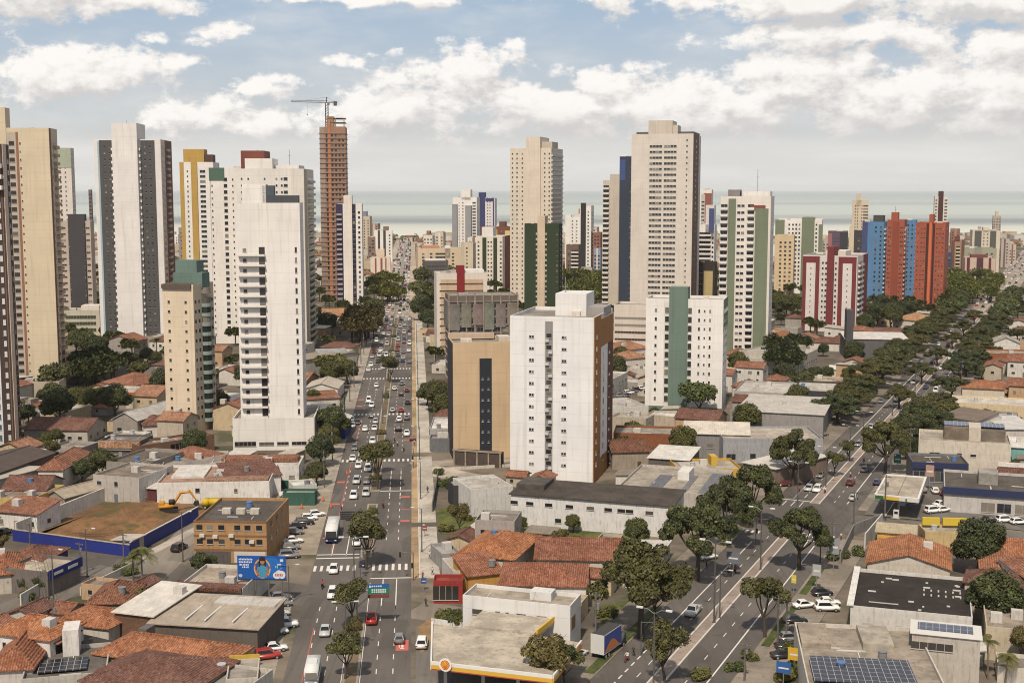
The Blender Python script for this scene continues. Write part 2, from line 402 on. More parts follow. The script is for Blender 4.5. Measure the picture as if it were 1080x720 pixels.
    return m
WHITE = (.70, .665, .62); OFFW = (.62, .565, .50); CREAM = (.60, .50, .375); BEIGE = (.53, .455, .37); GREY = (.33, .31, .29); DGREY = (.085, .083, .082)
BROWN = (.085, .048, .035); DARK = (.02, .02, .022); TERRA = (.335, .125, .066); TERRB = (.215, .088, .055); CONC = (.27, .24, .205); PALEROOF = (.47, .43, .38)
GLASS = (.018, .021, .025)
# ------------------------------------------------------------------ setting: ground, roads, sea
A_O, A_YAW = G(405, 440), -4.4
B_O, B_YAW = G(810, 587), 24.3
A2, A1 = axes(A_YAW); B2, B1 = axes(B_YAW)
def Ap(s, t, z=0.0): q = A_O + A2 * s + A1 * t; return Vector((q.x, q.y, z))
def Bp(s, t, z=0.0): q = B_O + B2 * s + B1 * t; return Vector((q.x, q.y, z))
def sheet(name, pts, m, z, kind='structure'):
    b = MB(); b.quad([(p[0], p[1], z) for p in pts]); o = b.build(name, m); o['kind'] = kind; return o
def slab(name, pts, m, z0, z1):
    b = MB(); b.prism(pts, z0, z1); o = b.build(name, m); o['kind'] = 'structure'; return o
ASPH = (.112, .099, .088)
COAST = 2010
def setting():
    sheet('ground', [(-2200, 60), (2600, 60), (2600, COAST), (-2200, COAST)], M('ground'), 0)
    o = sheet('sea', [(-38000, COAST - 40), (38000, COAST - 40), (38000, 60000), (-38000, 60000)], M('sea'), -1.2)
    sheet('beach', [(-2200, COAST - 30), (2600, COAST - 30), (2600, COAST + 26), (-2200, COAST + 26)], M('dirt', (.50, .43, .32)), .004)
    am = M('asphalt', ASPH); far = M('asphalt', (.30, .25, .20))  # far: paler asphalt, sun glare on the distant road painted into its colour
    # straight avenue: two carriageways, a planted median, dirt verge, paved walk
    def strip(fn, name, s0, s1, t0, t1, m, z):
        return sheet(name, [fn(s0, t0), fn(s1, t0), fn(s1, t1), fn(s0, t1)], m, z)
    strip(Ap, 'avenue', -10.4, 9.2, -260, 330, am, .012)
    strip(Ap, 'avenue', -10.0, 7.2, 330, 1420, M('asphalt', (.33, .275, .215)), .012)  # far stretch paler: its sunlit glare is put into the asphalt colour
    for (t0, t1) in ((-260, -200), (-163, -118), (-105, 330)):
        w = 1.0 if t0 > -150 else 1.3
        slab('avenue_median', [Ap(-1.3, t0), Ap(1.2, t0), Ap(1.2, t1), Ap(-1.3, t1)], M('paving', (.34, .30, .25)), 0, .14)
        slab('median_soil', [Ap(-.9, t0 + 1), Ap(.8, t0 + 1), Ap(.8, t1 - 1), Ap(-.9, t1 - 1)], M('dirt', (.16, .12, .075)), .02, .16)
    strip(Ap, 'median', -1.6, .4, 330, 1500, M('paving', (.30, .26, .22)), .03)
    for (t0, t1) in ((-178, -140), (-136, -64), (-58, 330)):
        slab('dirt_verge', [Ap(9.2, t0), Ap(10.9, t0), Ap(10.9, t1), Ap(9.2, t1)], M('dirt', (.36, .255, .145)), 0, .10)
        slab('pavement', [Ap(10.9, t0), Ap(14.8, t0), Ap(14.8, t1), Ap(10.9, t1)], M('paving', (.46, .415, .35)), 0, .13)
        slab('kerb', [Ap(10.75, t0), Ap(10.95, t0), Ap(10.95, t1), Ap(10.75, t1)], M('plain', (.55, .52, .47)), 0, .16)
    strip(Ap, 'dirt_verge', 7.2, 12.5, 330, 1500, M('dirt', (.42, .34, .25)), .02)
    strip(Ap, 'pavement', -15.5, -10.0, 330, 1500, M('dirt', (.40, .33, .25)), .02)
    slab('pavement', [Ap(-14.6, -105), Ap(-10.4, -105), Ap(-10.4, 330), Ap(-14.6, 330)], M('paving', (.36, .315, .26)), 0, .13)
    # forecourts where cars park, left of the avenue
    sheet('car_park_ground', [Ap(-31, -160), Ap(-10.4, -160), Ap(-10.4, -88), Ap(-31, -88)], M('paving', (.33, .275, .21)), .02)
    sheet('car_park_ground', [Ap(-26, -262), Ap(-11.5, -262), Ap(-12.5, -186), Ap(-26, -190)], M('paving', (.30, .26, .21)), .02)
    # cross street and the streets of the left blocks
    c0, c1 = G(330, 622), G(85, 596)
    def street(name, p, q, w, m, z):
        d = (q - p).normalized(); nn = Vector((-d.y, d.x, 0)) * w * .5
        return sheet(name, [p - nn, q - nn, q + nn, p + nn], m, z)
    street('side_street', G(340, 630), G(60, 590), 11, am, .008)
    street('side_street', G(128, 600), G(-60, 662), 12, M('asphalt', (.16, .14, .12)), .016)
    street('side_street', G(150, 612), G(228, 540), 8, M('asphalt', (.20, .175, .145)), .014)
    street('pavement', G(136, 594), G(210, 556), 2.5, M('paving', (.42, .37, .31)), .03)
    street('side_street', G(436, 642), G(476, 648), 9, M('asphalt', (.22, .185, .15)), .008)
    street('forecourt', Ap(21, -205), Ap(21, -262), 22, M('asphalt', (.15, .135, .12)), .018)
    street('side_street', G(434, 490), G(540, 484), 7, M('paving', (.36, .31, .25)), .018)
    street('pavement', G(446, 494), G(500, 505), 10, M('dirt', (.42, .36, .29)), .022)
    # oblique avenue
    strip(Bp, 'avenue', -9.6, 10.4, -110, 560, am, .02)
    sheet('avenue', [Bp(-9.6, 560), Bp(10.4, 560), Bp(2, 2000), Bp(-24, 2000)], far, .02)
    for (t0, t1) in ((-110, 18), (49, 700)):
        slab('avenue_median', [Bp(-1.3, t0), Bp(1.0, t0), Bp(1.0, t1), Bp(-1.3, t1)], M('paving', (.31, .25, .21)), 0, .15)
        for s in (-1.3, .85): slab('kerb', [Bp(s, t0), Bp(s + .3, t0), Bp(s + .3, t1), Bp(s, t1)], M('plain', (.58, .53, .47)), 0, .19)
    for (t0, t1) in ((-110, 20), (47, 700)):
        slab('pavement', [Bp(-16.5, t0), Bp(-9.6, t0), Bp(-9.6, t1), Bp(-16.5, t1)], M('paving', (.23, .195, .155)), 0, .13)
        slab('pavement', [Bp(10.4, t0), Bp(17.5, t0), Bp(17.5, t1), Bp(10.4, t1)], M('paving', (.27, .23, .185)), 0, .13)
    strip(Bp, 'side_street', -60, -9.6, 24, 43, M('asphalt', (.12, .105, .09)), .024)
    strip(Bp, 'side_street', 10.4, 70, 24, 42, M('asphalt', (.14, .125, .105)), .024)
    strip(Bp, 'forecourt', 12.5, 52, 43, 78, M('asphalt', (.13, .118, .105)), .140)
    strip(Bp, 'car_park_ground', -26, -16.5, 60, 140, M('paving', (.21, .18, .15)), .03)
    g = slab('grass_strip', [Bp(-11.5, 4), Bp(-10.2, 4), Bp(-10.2, 20), Bp(-11.5, 20)], M('grass', (.07, .10, .03)), .02, .19); g['kind'] = 'stuff'
    for t0, t1 in ((-62, -40), (-75, -66)):
        g = slab('grass_strip', [Bp(-11.6, t0), Bp(-9.9, t0), Bp(-9.9, t1), Bp(-11.6, t1)], M('grass', (.06, .085, .025)), .02, .18); g['kind'] = 'stuff'
    for t0, t1 in ((-52, -30), (-22, -4)):
        g = slab('grass_strip', [Bp(10.9, t0), Bp(12.3, t0), Bp(12.3, t1), Bp(10.9, t1)], M('grass', (.06, .085, .025)), .02, .18); g['kind'] = 'stuff'
    # far avenue on the right, running to the shore
    for i in range(90):
        occupy(Bp(-i * .12, -110 + i * 24), 17)
        if i < 70: occupy(Ap(0, -260 + i * 24), 16)
    # construction lot of bare earth, and the overgrown plot
    sheet('bare_earth_lot', [G(18, 566), G(136, 584), G(207, 548), G(290, 520), G(165, 512), G(130, 518)], M('lot', (.19, .112, .06)), .03)
    b = MB(); rr = random.Random(3)
    nx, ny = 26, 20
    gx = [[None] * (nx + 1) for _ in range(ny + 1)]
    P00, P10, P01, P11 = G(45, 563), G(140, 572), G(135, 524), G(200, 527)
    for j in range(ny + 1):
        for i in range(nx + 1):
            u, v = i / nx, j / ny
            p = P00.lerp(P10, u).lerp(P01.lerp(P11, u), v)
            e = min(u, 1 - u, v, 1 - v) * 4
            z = .02 + max(0, min(1, e)) * (.2 + 1.1 * math.sin(u * 7 + v * 3) ** 2 * math.sin(v * 6 + 1) ** 2 + rr.random() * .6)
            gx[j][i] = len(b.v); b.v.append((p.x, p.y, z))
    for j in range(ny):
        for i in range(nx): b.f.append((gx[j][i], gx[j][i + 1], gx[j + 1][i + 1], gx[j + 1][i])); b.m.append(0)
    b.sm = True
    o = b.build('earth_mounds', M('lot', (.215, .115, .052))); o['kind'] = 'structure'
    for zi, pts in enumerate(([(40, 562), (70, 551), (110, 536), (125, 530), (112, 545), (75, 560)], [(90, 567), (120, 570), (112, 577), (70, 570)], [(460, 538), (500, 527), (540, 533), (600, 556), (560, 566), (464, 563)], [(540, 552), (690, 560), (680, 574), (560, 566)], [(625, 640), (668, 632), (668, 655), (640, 662)])):
        o = sheet('wild_grass', [G(*q) for q in pts], M('grass', (.085, .105, .030)), .03 + zi * .005, 'stuff')
setting()
def markings():
    wm = M('plain', (.66, .63, .58)); rm = M('plain', (.50, .13, .10)); b = MB(); r = MB()
    Z = .034
    def strip(fn, bb, s0, s1, t0, t1, z=Z):
        bb.quad([fn(s0, t0, z), fn(s1, t0, z), fn(s1, t1, z), fn(s0, t1, z)])
    def dashes(fn, s, t0, t1, on, off, w=.16):
        t = t0
        while t < t1: strip(fn, b, s - w / 2, s + w / 2, t, t + on); t += on + off
    for s in (-4.2, -7.2, 3.8, 6.4):
        dashes(Ap, s, -258, -196, 2.2, 4.0); dashes(Ap, s, -150, -78, 2.2, 4.0) if s > 0 else None
        dashes(Ap, s, -55, -6, 2.2, 4.5); dashes(Ap, s, 16, 84, 2.2, 5.0); dashes(Ap, s, 122, 330, 2.4, 6)
    for s in (-4.2, -7.2): strip(Ap, b, s - .1, s + .1, -161, -128); dashes(Ap, s, -126, -78, 2.2, 4.0)
    for s in (3.8, 6.4): strip(Ap, b, s - .1, s + .1, -196, -178); strip(Ap, b, s - .1, s + .1, -110, -80)
    def zebra(fn, ss, t, ln=3.0, w=.55, gap=.75):
        s = ss[0]
        while s < ss[1]: strip(fn, b, s, s + w, t - ln / 2, t + ln / 2); s += w + gap
    zebra(Ap, (-10.2, -1.4), -170, 3.6); zebra(Ap, (1.4, 9.0), -170, 4.2)
    for t in (-68, 6, 88, 116): zebra(Ap, (-10.2, -1.4), t, 3.2); zebra(Ap, (1.4, 9.0), t, 3.2)
    strip(Ap, b, 1.3, 9.1, -177.6, -177.1); strip(Ap, b, -10.2, -1.4, -163.2, -162.6); strip(Ap, b, -10.2, -1.4, -160.5, -160.0)
    strip(Ap, b, 1.3, 9.1, -105, -104.4)
    strip(Ap, b, 1.3, 1.42, -258, -180); strip(Ap, b, -1.55, -1.42, -258, -205)
    # bus-lane edge, faded red and white
    for t0, t1 in ((-256, -205), (-158, -60), (-50, 0)): strip(Ap, r, -7.55, -7.40, t0, t1)
    for t, l in ((-233, 1.8), (-217, 5.0), (-135, 1.5), (-124, .6), (-112, 1.6), (-40, 1.5), (-28, 1), (30, 2), (60, 2)):
        strip(Ap, r, 6.7, 8.8, t, t + l)
    for t, l in ((-148, 1.0), (-118, 1.5), (-95, 2.0), (22, 2), (35, 2.5)): strip(Ap, r, -10.0, -8.0, t, t + l)
    for dx in (0, .9): strip(Ap, b, 7.2 + dx * .4, 7.35 + dx * .7, -215.6, -214.2, Z + .006)
    strip(Ap, b, 7.4, 8.1, -216.2, -215.9, Z + .006); strip(Ap, b, 7.3, 7.9, -213.7, -213.3, Z + .006)
    # oblique avenue
    for (t0, t1) in ((-108, 16), (52, 300)):
        strip(Bp, b, -5.95, -5.72, max(t0, -50) if t0 < 0 else t0, t1 - (6 if t0 < 0 else 0))
        strip(Bp, b, 6.95, 7.2, t0, t1 - 4 if t0 < 0 else t1)
        for s in (-3.5, 4.0): dashes(Bp, s, t0, t1, 2.0, 3.8)
    dashes(Bp, -5.85, -108, -50, 1.6, 1.4, .25)
    zebra(Bp, (1.4, 10.0), 20, 3.0); zebra(Bp, (-9.2, -5.9), 18, 2.2)
    strip(Bp, b, 1.2, 10.1, 15.6, 16.0); strip(Bp, b, -9.2, -1.5, 50.5, 51.0)
    for s in (-3.5, -5.9): strip(Bp, b, s - .1, s + .1, 52, 64)
    strip(Bp, b, 5.0, 5.2, 6, 15)
    for k in range(4): strip(Bp, b, -9.0 + k * 2.0, -8.8 + k * 2.0, 44.5, 49.5)
    # forecourt lines
    strip(Bp, b, 14, 26, 58, 58.25, .146); strip(Bp, b, 17, 17.25, 46, 58, .146)
    b2 = b.build('road_markings', wm); b2['kind'] = 'structure'
    r2 = r.build('red_lane_markings', rm); r2['kind'] = 'structure'
markings()

# ------------------------------------------------------------------ towers
WIN = {}
def window_mesh(w, h, c):
    key = (round(w, 2), round(h, 2), c)
    if key not in WIN:
        b = MB(); b.box(-w / 2, w / 2, -.05, .05, -h / 2, h / 2, 0)
        b.box(-w / 2 - .08, w / 2 + .08, -.16, .04, -h / 2 - .12, -h / 2 - .003, 1)
        if w > 1.0:
            k = max(1, int(round(w / 1.3)))
            for i in range(1, k): b.box(-w / 2 + i * w / k - .03, -w / 2 + i * w / k + .03, -.07, 0, -h / 2 + .01, h / 2 - .01, 1)
        WIN[key] = b
    return WIN[key]
WINM = {}
LIMIT = 100
class Block:
    """a building: root at its front-left corner, x along the front, y into depth"""
    def __init__(s, root, w, d, h):
        s.root, s.w, s.d, s.h = root, w, d, h; s.win = []; s.n = 0
    def face(s, f, u, z, out=0.0):
        if f == 'F': return Vector((u * s.w, -out, z)), 0.0, s.w
        if f == 'R': return Vector((s.w + out, u * s.d, z)), rad(90), s.d
        if f == 'L': return Vector((-out, (1 - u) * s.d, z)), rad(-90), s.d
        return Vector(((1 - u) * s.w, s.d + out, z)), rad(180), s.w
    def window(s, f, u, z, w, h, c=GLASS, out=0.0): s.win.append((w * h, f, u, z, w, h, c, out))
    def panel(s, f, u0, u1, z0, z1, c, out=.12, name='wall_panel', kind='wall'):
        p, rz, L = s.face(f, (u0 + u1) / 2, 0)
        b = MB(); hw = (u1 - u0) * L / 2; b.box(-hw, hw, -out, .05, z0, z1)
        return b.build(name, M(kind, c), s.root, p, rz)
    def flush(s):
        s.win.sort(key=lambda q: -q[0])
        fm = M('plain', (.42, .40, .37))
        for (a, f, u, z, w, h, c, out) in s.win[:LIMIT]:
            key = (round(w, 2), round(h, 2), c)
            if key not in WINM: WINM[key] = window_mesh(w, h, c).data('window', [M('glass', c), fm])
            p, rz, L = s.face(f, u, z, out)
            link('window', WINM[key], s.root, p, rz)
        rest = s.win[LIMIT:]
        if rest:
            b = MB(); cs = []
            for (a, f, u, z, w, h, c, out) in rest:
                if c not in cs: cs.append(c)
            for (a, f, u, z, w, h, c, out) in rest:
                t = window_mesh(w, h, c); p, rz, L = s.face(f, u, z, out); i = len(b.v); co, si = math.cos(rz), math.sin(rz)
                b.v += [(p.x + q[0] * co - q[1] * si, p.y + q[0] * si + q[1] * co, p.z + q[2]) for q in t.v]
                b.f += [tuple(k + i for k in q) for q in t.f]; b.m += [cs.index(c) if q == 0 else len(cs) for q in t.m]
            o = b.build('window_rows', [M('glass', c) for c in cs] + [fm], s.root); o['kind'] = 'stuff'
        s.win = []
BALC = {}
def balcony(blk, f, u0, u1, z, out, c, rail=1.0, glass=None):
    p, rz, L = blk.face(f, (u0 + u1) / 2, z)
    wd = (u1 - u0) * L
    key = (round(wd, 2), out, c, rail, glass)
    if key not in BALC:
        b = MB(); hw = wd / 2
        b.box(-hw, hw, -out, .02, -.18, 0, 0)
        b.box(-hw, hw, -out, -out + .12, .003, rail, 1 if glass else 0)
        b.box(-hw, -hw + .12, -out + .123, .02, .003, rail, 0); b.box(hw - .12, hw, -out + .123, .02, .003, rail, 0)
        BALC[key] = b.data('balcony', [M('wall', c), M('glass', glass) if glass else M('wall', c)])
    link('balcony', BALC[key], blk.root, p, rz)
def tower(name, label, near, lx, rx, top, yaw, fh, wall, feats, depth=None, side='R', lm=None, base=0.0, roofc=None, par=1.0, group='towers of the city', cat='tower', occ=True, phrase=None):
    N = G(*near); e2, e1 = axes(yaw)
    if side == 'R': w = -fit(N, e2, lx) * 1.0; FL = N - e2 * w; d = depth or fit(N, e1, rx)
    else: w = fit(N, e2, rx); FL = N; d = depth or fit(N, e1, lx)
    if depth is None: d = min(max(d, .45 * w), 1.25 * w) if d > 0 else w
    h = hgt(N, top)
    root = thing(name, label, cat, FL, -rad(yaw), group)
    if not label: auto(root, phrase, FL + e2 * w / 2)
    if lm: landmark(lm, FL + e2 * w / 2)
    if occ: occupy_rect(FL, e2, e1, w, d)
    B = Block(root, w, d, h)
    b = MB(); b.box(0, w, 0, d, 0, h - par)
    for (x0, x1, y0, y1) in ((0, w, 0, .25), (0, w, d - .25, d), (0, .25, .253, d - .253), (w - .25, w, .253, d - .253)): b.box(x0, x1, y0, y1, h - par - .02, h)
    b.build('wall', M('wall', wall), root)
    b = MB(); b.box(.26, w - .26, .26, d - .26, h - par - .05, h - par + .02); b.build('roof', M('concrete', roofc or CONC), root)
    fl = fh
    nf = int((h - 2.0) / fl)
    for q in feats:
        k = q[0]
        if k == 'w':
            _, f, us, ww, wh = q[:5]; f0 = q[5] if len(q) > 5 else 1; f1 = q[6] if len(q) > 6 else 0; c = q[7] if len(q) > 7 else GLASS; out = q[8] if len(q) > 8 else 0.0
            for i in range(f0, nf - f1):
                for u in us: B.window(f, u, i * fl + fl * .55, ww, wh, c, out)
        elif k == 'c':
            _, f, u0, u1, c = q[:5]; z0 = q[5] if len(q) > 5 else 0; z1 = q[6] if len(q) > 6 else 1; out = q[7] if len(q) > 7 else .14
            B.panel(f, u0, u1, z0 * h + .02, z1 * h - .01, c, out)
        elif k == 's':
            _, f, u0, u1, wh = q[:5]; c = q[5] if len(q) > 5 else GLASS; f0 = q[6] if len(q) > 6 else 1; f1 = q[7] if len(q) > 7 else 0
            L = w if f in 'FB' else d
            for i in range(f0, nf - f1): B.window(f, (u0 + u1) / 2, i * fl + fl * .55, (u1 - u0) * L, wh, c, q[8] if len(q) > 8 else 0)
        elif k == 'b':
            _, f, u0, u1, out, c = q[:6]; f0 = q[6] if len(q) > 6 else 1; f1 = q[7] if len(q) > 7 else 0; gl = q[8] if len(q) > 8 else None
            L = w if f in 'FB' else d
            for i in range(f0, nf - f1):
                balcony(B, f, u0, u1, i * fl, out, c, 1.0, gl)
                B.window(f, (u0 + u1) / 2, i * fl + 1.25, (u1 - u0) * L * .86, 2.1)
        elif k == 'v':
            _, x0, x1, y0, y1, z0, z1, c, nm = q[:9]
            bb = MB(); bb.box(x0 * w, x1 * w, y0 * d, y1 * d, z0 * h, z1 * h); bb.build(nm, M(q[9] if len(q) > 9 else 'wall', c), root)
        elif k == 'a':                       # antenna mast on the roof
            _, x, y, hh = q; bb = MB(); bb.cyl((x * w, y * d), .12, h - par, h + hh, 6); bb.box(x * w - .8, x * w + .8, y * d - .05, y * d + .05, h + hh * .7, h + hh * .7 + .12); bb.build('antenna', M('metal', (.25, .25, .25)), root)
        elif k == 'x': q[1](B, w, d, h, fl, nf)
    # roof clutter
    rr = random.Random(len(label or 'ab') * 7 + int(near[0]))
    if w > 6 and d > 6:
        for i in range(rr.randint(1, 3)):
            x, y, s = rr.uniform(.15, .8) * w, rr.uniform(.2, .8) * d, rr.uniform(.9, 2.0)
            bb = MB(); bb.box(x - s, x + s, y - s * .7, y + s * .7, h - par + .03, h + s * .4); bb.build('roof_box', M('plaster', rr.choice([OFFW, GREY, (.45, .42, .38)])), root)
    B.flush()
    return root

# ------------------------------------------------------------------ low buildings
WREG = {}
def low(name, label, p0, p1, dep, h, wall, roofc, rt='flat', rise=None, win='auto', cat='building', group='low buildings of the city', wk='plaster', ov=.45, lm=None, rk=None, extras=(), wp=None, clutter=None, ang=None):
    """p0, p1: the eave corners of the front as seen in the photograph; dep: depth in metres, or the pixel of a back eave corner"""
    P0 = G(p0[0], p0[1], h) if not isinstance(p0, Vector) else p0; P1 = G(p1[0], p1[1], h) if not isinstance(p1, Vector) else p1
    P0 = Vector((P0.x, P0.y, 0)); P1 = Vector((P1.x, P1.y, 0))
    e2 = (P1 - P0); w = e2.length; e2 = e2 / w
    if ang is None and not isinstance(p0, Vector) and 100 < math.degrees(math.atan2(e2.x, e2.y)) < 135 and P0.y < 520: ang = 18
    if ang is not None:
        e2n, _ = axes(ang); w = max(2, w * abs(e2.dot(e2n))); e2 = e2n
    e1 = Vector((-e2.y, e2.x, 0))
    d = dep if not isinstance(dep, tuple) else max(2.0, (G(dep[0], dep[1], h) - P0).to_2d().to_3d().dot(e1))
    root = thing(name, label, cat, P0, math.atan2(e2.y, e2.x), group)
    C0 = P0 + e2 * w / 2 + e1 * d / 2
    if lm: landmark(lm, C0)
    if not label: auto(root, wp or 'low house', C0)
    occupy_rect(P0, e2, e1, w, d)
    rr = random.Random(int(P0.x * 13 + P0.y * 7))
    b = MB(); m = M(wk, wall)
    rk = rk or {'flat': 'concrete', 'gx': 'tile', 'gy': 'tile', 'hip': 'tile', 'shed': 'sheet', 'shedf': 'sheet'}[rt]
    rm = M(rk, roofc); r = MB()
    rise = rise if rise is not None else {'flat': 0, 'gx': d * .18, 'gy': w * .18, 'hip': min(w, d) * .2, 'shed': d * .08, 'shedf': d * .08}[rt]
    T = .18
    def rq(pts):
        """a roof slope with thickness"""
        i = len(r.v); n = len(pts); r.v += [tuple(p) for p in pts] + [(p[0], p[1], p[2] - T) for p in pts]
        r.f.append(tuple(i + k for k in range(n))); r.m.append(0); r.f.append(tuple(i + 2 * n - 1 - k for k in range(n))); r.m.append(0)
        for k in range(n):
            j = (k + 1) % n; r.f.append((i + k, i + n + k, i + n + j, i + j)); r.m.append(0)
    if rt == 'flat':
        b.box(0, w, 0, d, 0, h - .7)
        for (x0, x1, y0, y1) in ((0, w, 0, .2), (0, w, d - .2, d), (0, .2, .203, d - .203), (w - .2, w, .203, d - .203)): b.box(x0, x1, y0, y1, h - .72, h)
        r.box(.203, w - .203, .203, d - .203, h - .74, h - .62)
    elif rt == 'gx':
        b.prism([(0, 0), (w, 0), (w, d), (0, d)], 0, h - .02)
        for x in (0.0, w - .2): b.profile([(.05, h - .05), (d - .05, h - .05), (d / 2, h + rise - T - .02)], x, x + .2)
        k = rise / (d / 2) * ov
        rq([(-ov, -ov, h - k), (w + ov, -ov, h - k), (w + ov, d / 2, h + rise), (-ov, d / 2, h + rise)])
        rq([(w + ov, d + ov, h - k), (-ov, d + ov, h - k), (-ov, d / 2 + .002, h + rise), (w + ov, d / 2 + .002, h + rise)])
        r.tube([(-ov, d / 2, h + rise + .02), (w + ov, d / 2, h + rise + .02)], .16, 6)
    elif rt == 'gy':
        b.prism([(0, 0), (w, 0), (w, d), (0, d)], 0, h - .02)
        for y in (0.0, d - .2):
            i = len(b.v); b.v += [(.05, y, h - .05), (w - .05, y, h - .05), (w / 2, y, h + rise - T - .02), (.05, y + .2, h - .05), (w - .05, y + .2, h - .05), (w / 2, y + .2, h + rise - T - .02)]
            for q in ((0, 1, 2), (5, 4, 3), (0, 3, 4, 1), (1, 4, 5, 2), (2, 5, 3, 0)): b.f.append(tuple(i + z for z in q)); b.m.append(0)
        k = rise / (w / 2) * ov
        rq([(-ov, d + ov, h - k), (-ov, -ov, h - k), (w / 2, -ov, h + rise), (w / 2, d + ov, h + rise)])
        rq([(w + ov, -ov, h - k), (w + ov, d + ov, h - k), (w / 2 + .002, d + ov, h + rise), (w / 2 + .002, -ov, h + rise)])
        r.tube([(w / 2, -ov, h + rise + .02), (w / 2, d + ov, h + rise + .02)], .16, 6)
    elif rt == 'hip':
        b.prism([(0, 0), (w, 0), (w, d), (0, d)], 0, h - .02)
        i = min(w, d) / 2; k = rise / i * ov
        if w >= d: a, c = (i, d / 2), (w - i, d / 2)
        else: a, c = (w / 2, i), (w / 2, d - i)
        q = [(-ov, -ov, h - k), (w + ov, -ov, h - k), (w + ov, d + ov, h - k), (-ov, d + ov, h - k)]; A = (a[0], a[1], h + rise); Cc = (c[0] + .01, c[1] + .01, h + rise)
        if w >= d: rq([q[0], q[1], Cc, A]); rq([q[1], q[2], Cc]); rq([q[2], q[3], A, Cc]); rq([q[3], q[0], A])
        else: rq([q[0], q[1], A]); rq([q[1], q[2], Cc, A]); rq([q[2], q[3], Cc]); rq([q[3], q[0], A, Cc])
        r.tube([A, Cc], .16, 6)
        for z, tt in ((0, A), (3, A if w >= d else Cc), (1, Cc if w >= d else A), (2, Cc)): r.tube([q[z], tt], .13, 6)
    else:
        z0, z1 = (h, h + rise) if rt == 'shed' else (h + rise, h)
        b.prism([(0, 0), (w, 0), (w, d), (0, d)], 0, h - .02)
        b.profile([(0, h - .03), (d, h - .03), (d, z1 - T - .02), (0, z0 - T - .02)], 0, w)
        rq([(-ov, -ov, z0), (w + ov, -ov, z0), (w + ov, d + ov, z1), (-ov, d + ov, z1)])
    b.build('wall', m, root)
    ro = r.build('roof', rm, root)
    B = Block(root, w, d, h)
    # windows and a door
    if win == 'auto':
        nf = max(1, int((h - .4) / 2.9)); k = max(1, int(w / 3.6))
        for i in range(nf):
            for j in range(k):
                if rr.random() < .8 and not (i == 0 and j == k // 2): B.window('F', (j + .5 + rr.uniform(-.12, .12)) / k, i * 2.9 + 1.65, rr.choice([.9, 1.2, 1.5]), rr.choice([.8, 1.1]))
            for f in 'RL':
                kk = max(1, int(d / 4.5))
                for j in range(kk):
                    if rr.random() < .7: B.window(f, (j + .5) / kk, i * 2.9 + 1.65, 1.1, .9)
        B.flush()
        bb = MB(); bb.box(-.5, .5, -.06, .05, 0.02, 2.1); bb.build('door', M('plain', rr.choice([(.10, .06, .035), (.25, .24, .22), (.12, .14, .16)])), root, ((k // 2 + .5) / k * w, 0, 0))
    elif win:
        for q in win: B.window(*q)
        B.flush()
    if clutter is None: clutter = rr.choice([0, 1, 1, 2]) if rt == 'flat' else (1 if rr.random() < .3 else 0)
    for i in range(clutter):
        x, y = rr.uniform(.15, .85) * w, rr.uniform(.2, .8) * d
        zz = h - .62 if rt == 'flat' else h + rise * .35
        if rr.random() < .5:
            bb = MB(); bb.cyl((x, y), .65, zz, zz + 1.1, 10); bb.cyl((x, y), .72, zz + 1.1, zz + 1.2, 10); bb.build('water_tank', M('plain', rr.choice([(.10, .18, .34), (.42, .42, .42), (.2, .2, .2)])), root)
        else:
            bb = MB(); bb.box(x - .9, x + .9, y - .7, y + .7, zz, zz + 1.5); bb.build('roof_box', M('plaster', (.5, .47, .43)), root)
    if rt == 'flat' and w > 8 and d > 6 and clutter is not None:
        for i in range(rr.randint(2, 5)):
            bb = MB()
            x, y = rr.uniform(.1, .8) * w, rr.uniform(.1, .8) * d; l = rr.uniform(1.5, 5)
            if rr.random() < .5: bb.box(x, min(w - .5, x + l), y, y + .15, h - .6, h - .45)
            else: bb.box(x, x + .15, y, min(d - .5, y + l), h - .6, h - .45)
            bb.build('roof_pipe', M('plain', (.55, .53, .5)), root)
    for q in extras:
        k = q[0]
        if k == 'box': _, nm, x0, x1, y0, y1, z0, z1, c, kind = q; bb = MB(); bb.box(x0 * w, x1 * w, y0 * d, y1 * d, z0, z1); bb.build(nm, M(kind, c), root)
        elif k == 'panel': B.panel(*q[1:])
        elif k == 'fn': q[1](root, w, d, h, B)
    return root
def wallrun(name, label, pts, h, c, th=.25, cat='wall', kind='plaster', top=None):
    """a free-standing wall along ground pixels"""
    P = [G(*p) if not isinstance(p, Vector) else p for p in pts]
    o = P[0]; b = MB()
    for a, q in zip(P[:-1], P[1:]):
        d = (q - a).normalized(); nn = Vector((-d.y, d.x, 0)) * th / 2
        a2, q2 = a - o, q - o
        b.prism([a2 - nn, q2 - nn, q2 + nn, a2 + nn], 0, h)
        if top: b.prism([a2 - nn * 1.3, q2 - nn * 1.3, q2 + nn * 1.3, a2 + nn * 1.3], h, h + .15, 1)
    ob = b.build(name, [M(kind, c)] + ([M('plaster', top)] if top else []), None, o)
    tag(ob, label, cat); return ob
# ------------------------------------------------------------------ the towers, left to right
DG = (.078, .075, .073); YEL = (.42, .265, .07); GREEN = (.16, .187, .122); DKGREEN = (.030, .045, .022); TEAL = (.10, .18, .15); BRICK = (.285, .165, .112); WINE = (.16, .034, .036); NAVY = (.03, .035, .07); BLUE = (.09, .20, .36); REDOR = (.32, .085, .048)
def W_(*a): return ('w',) + a
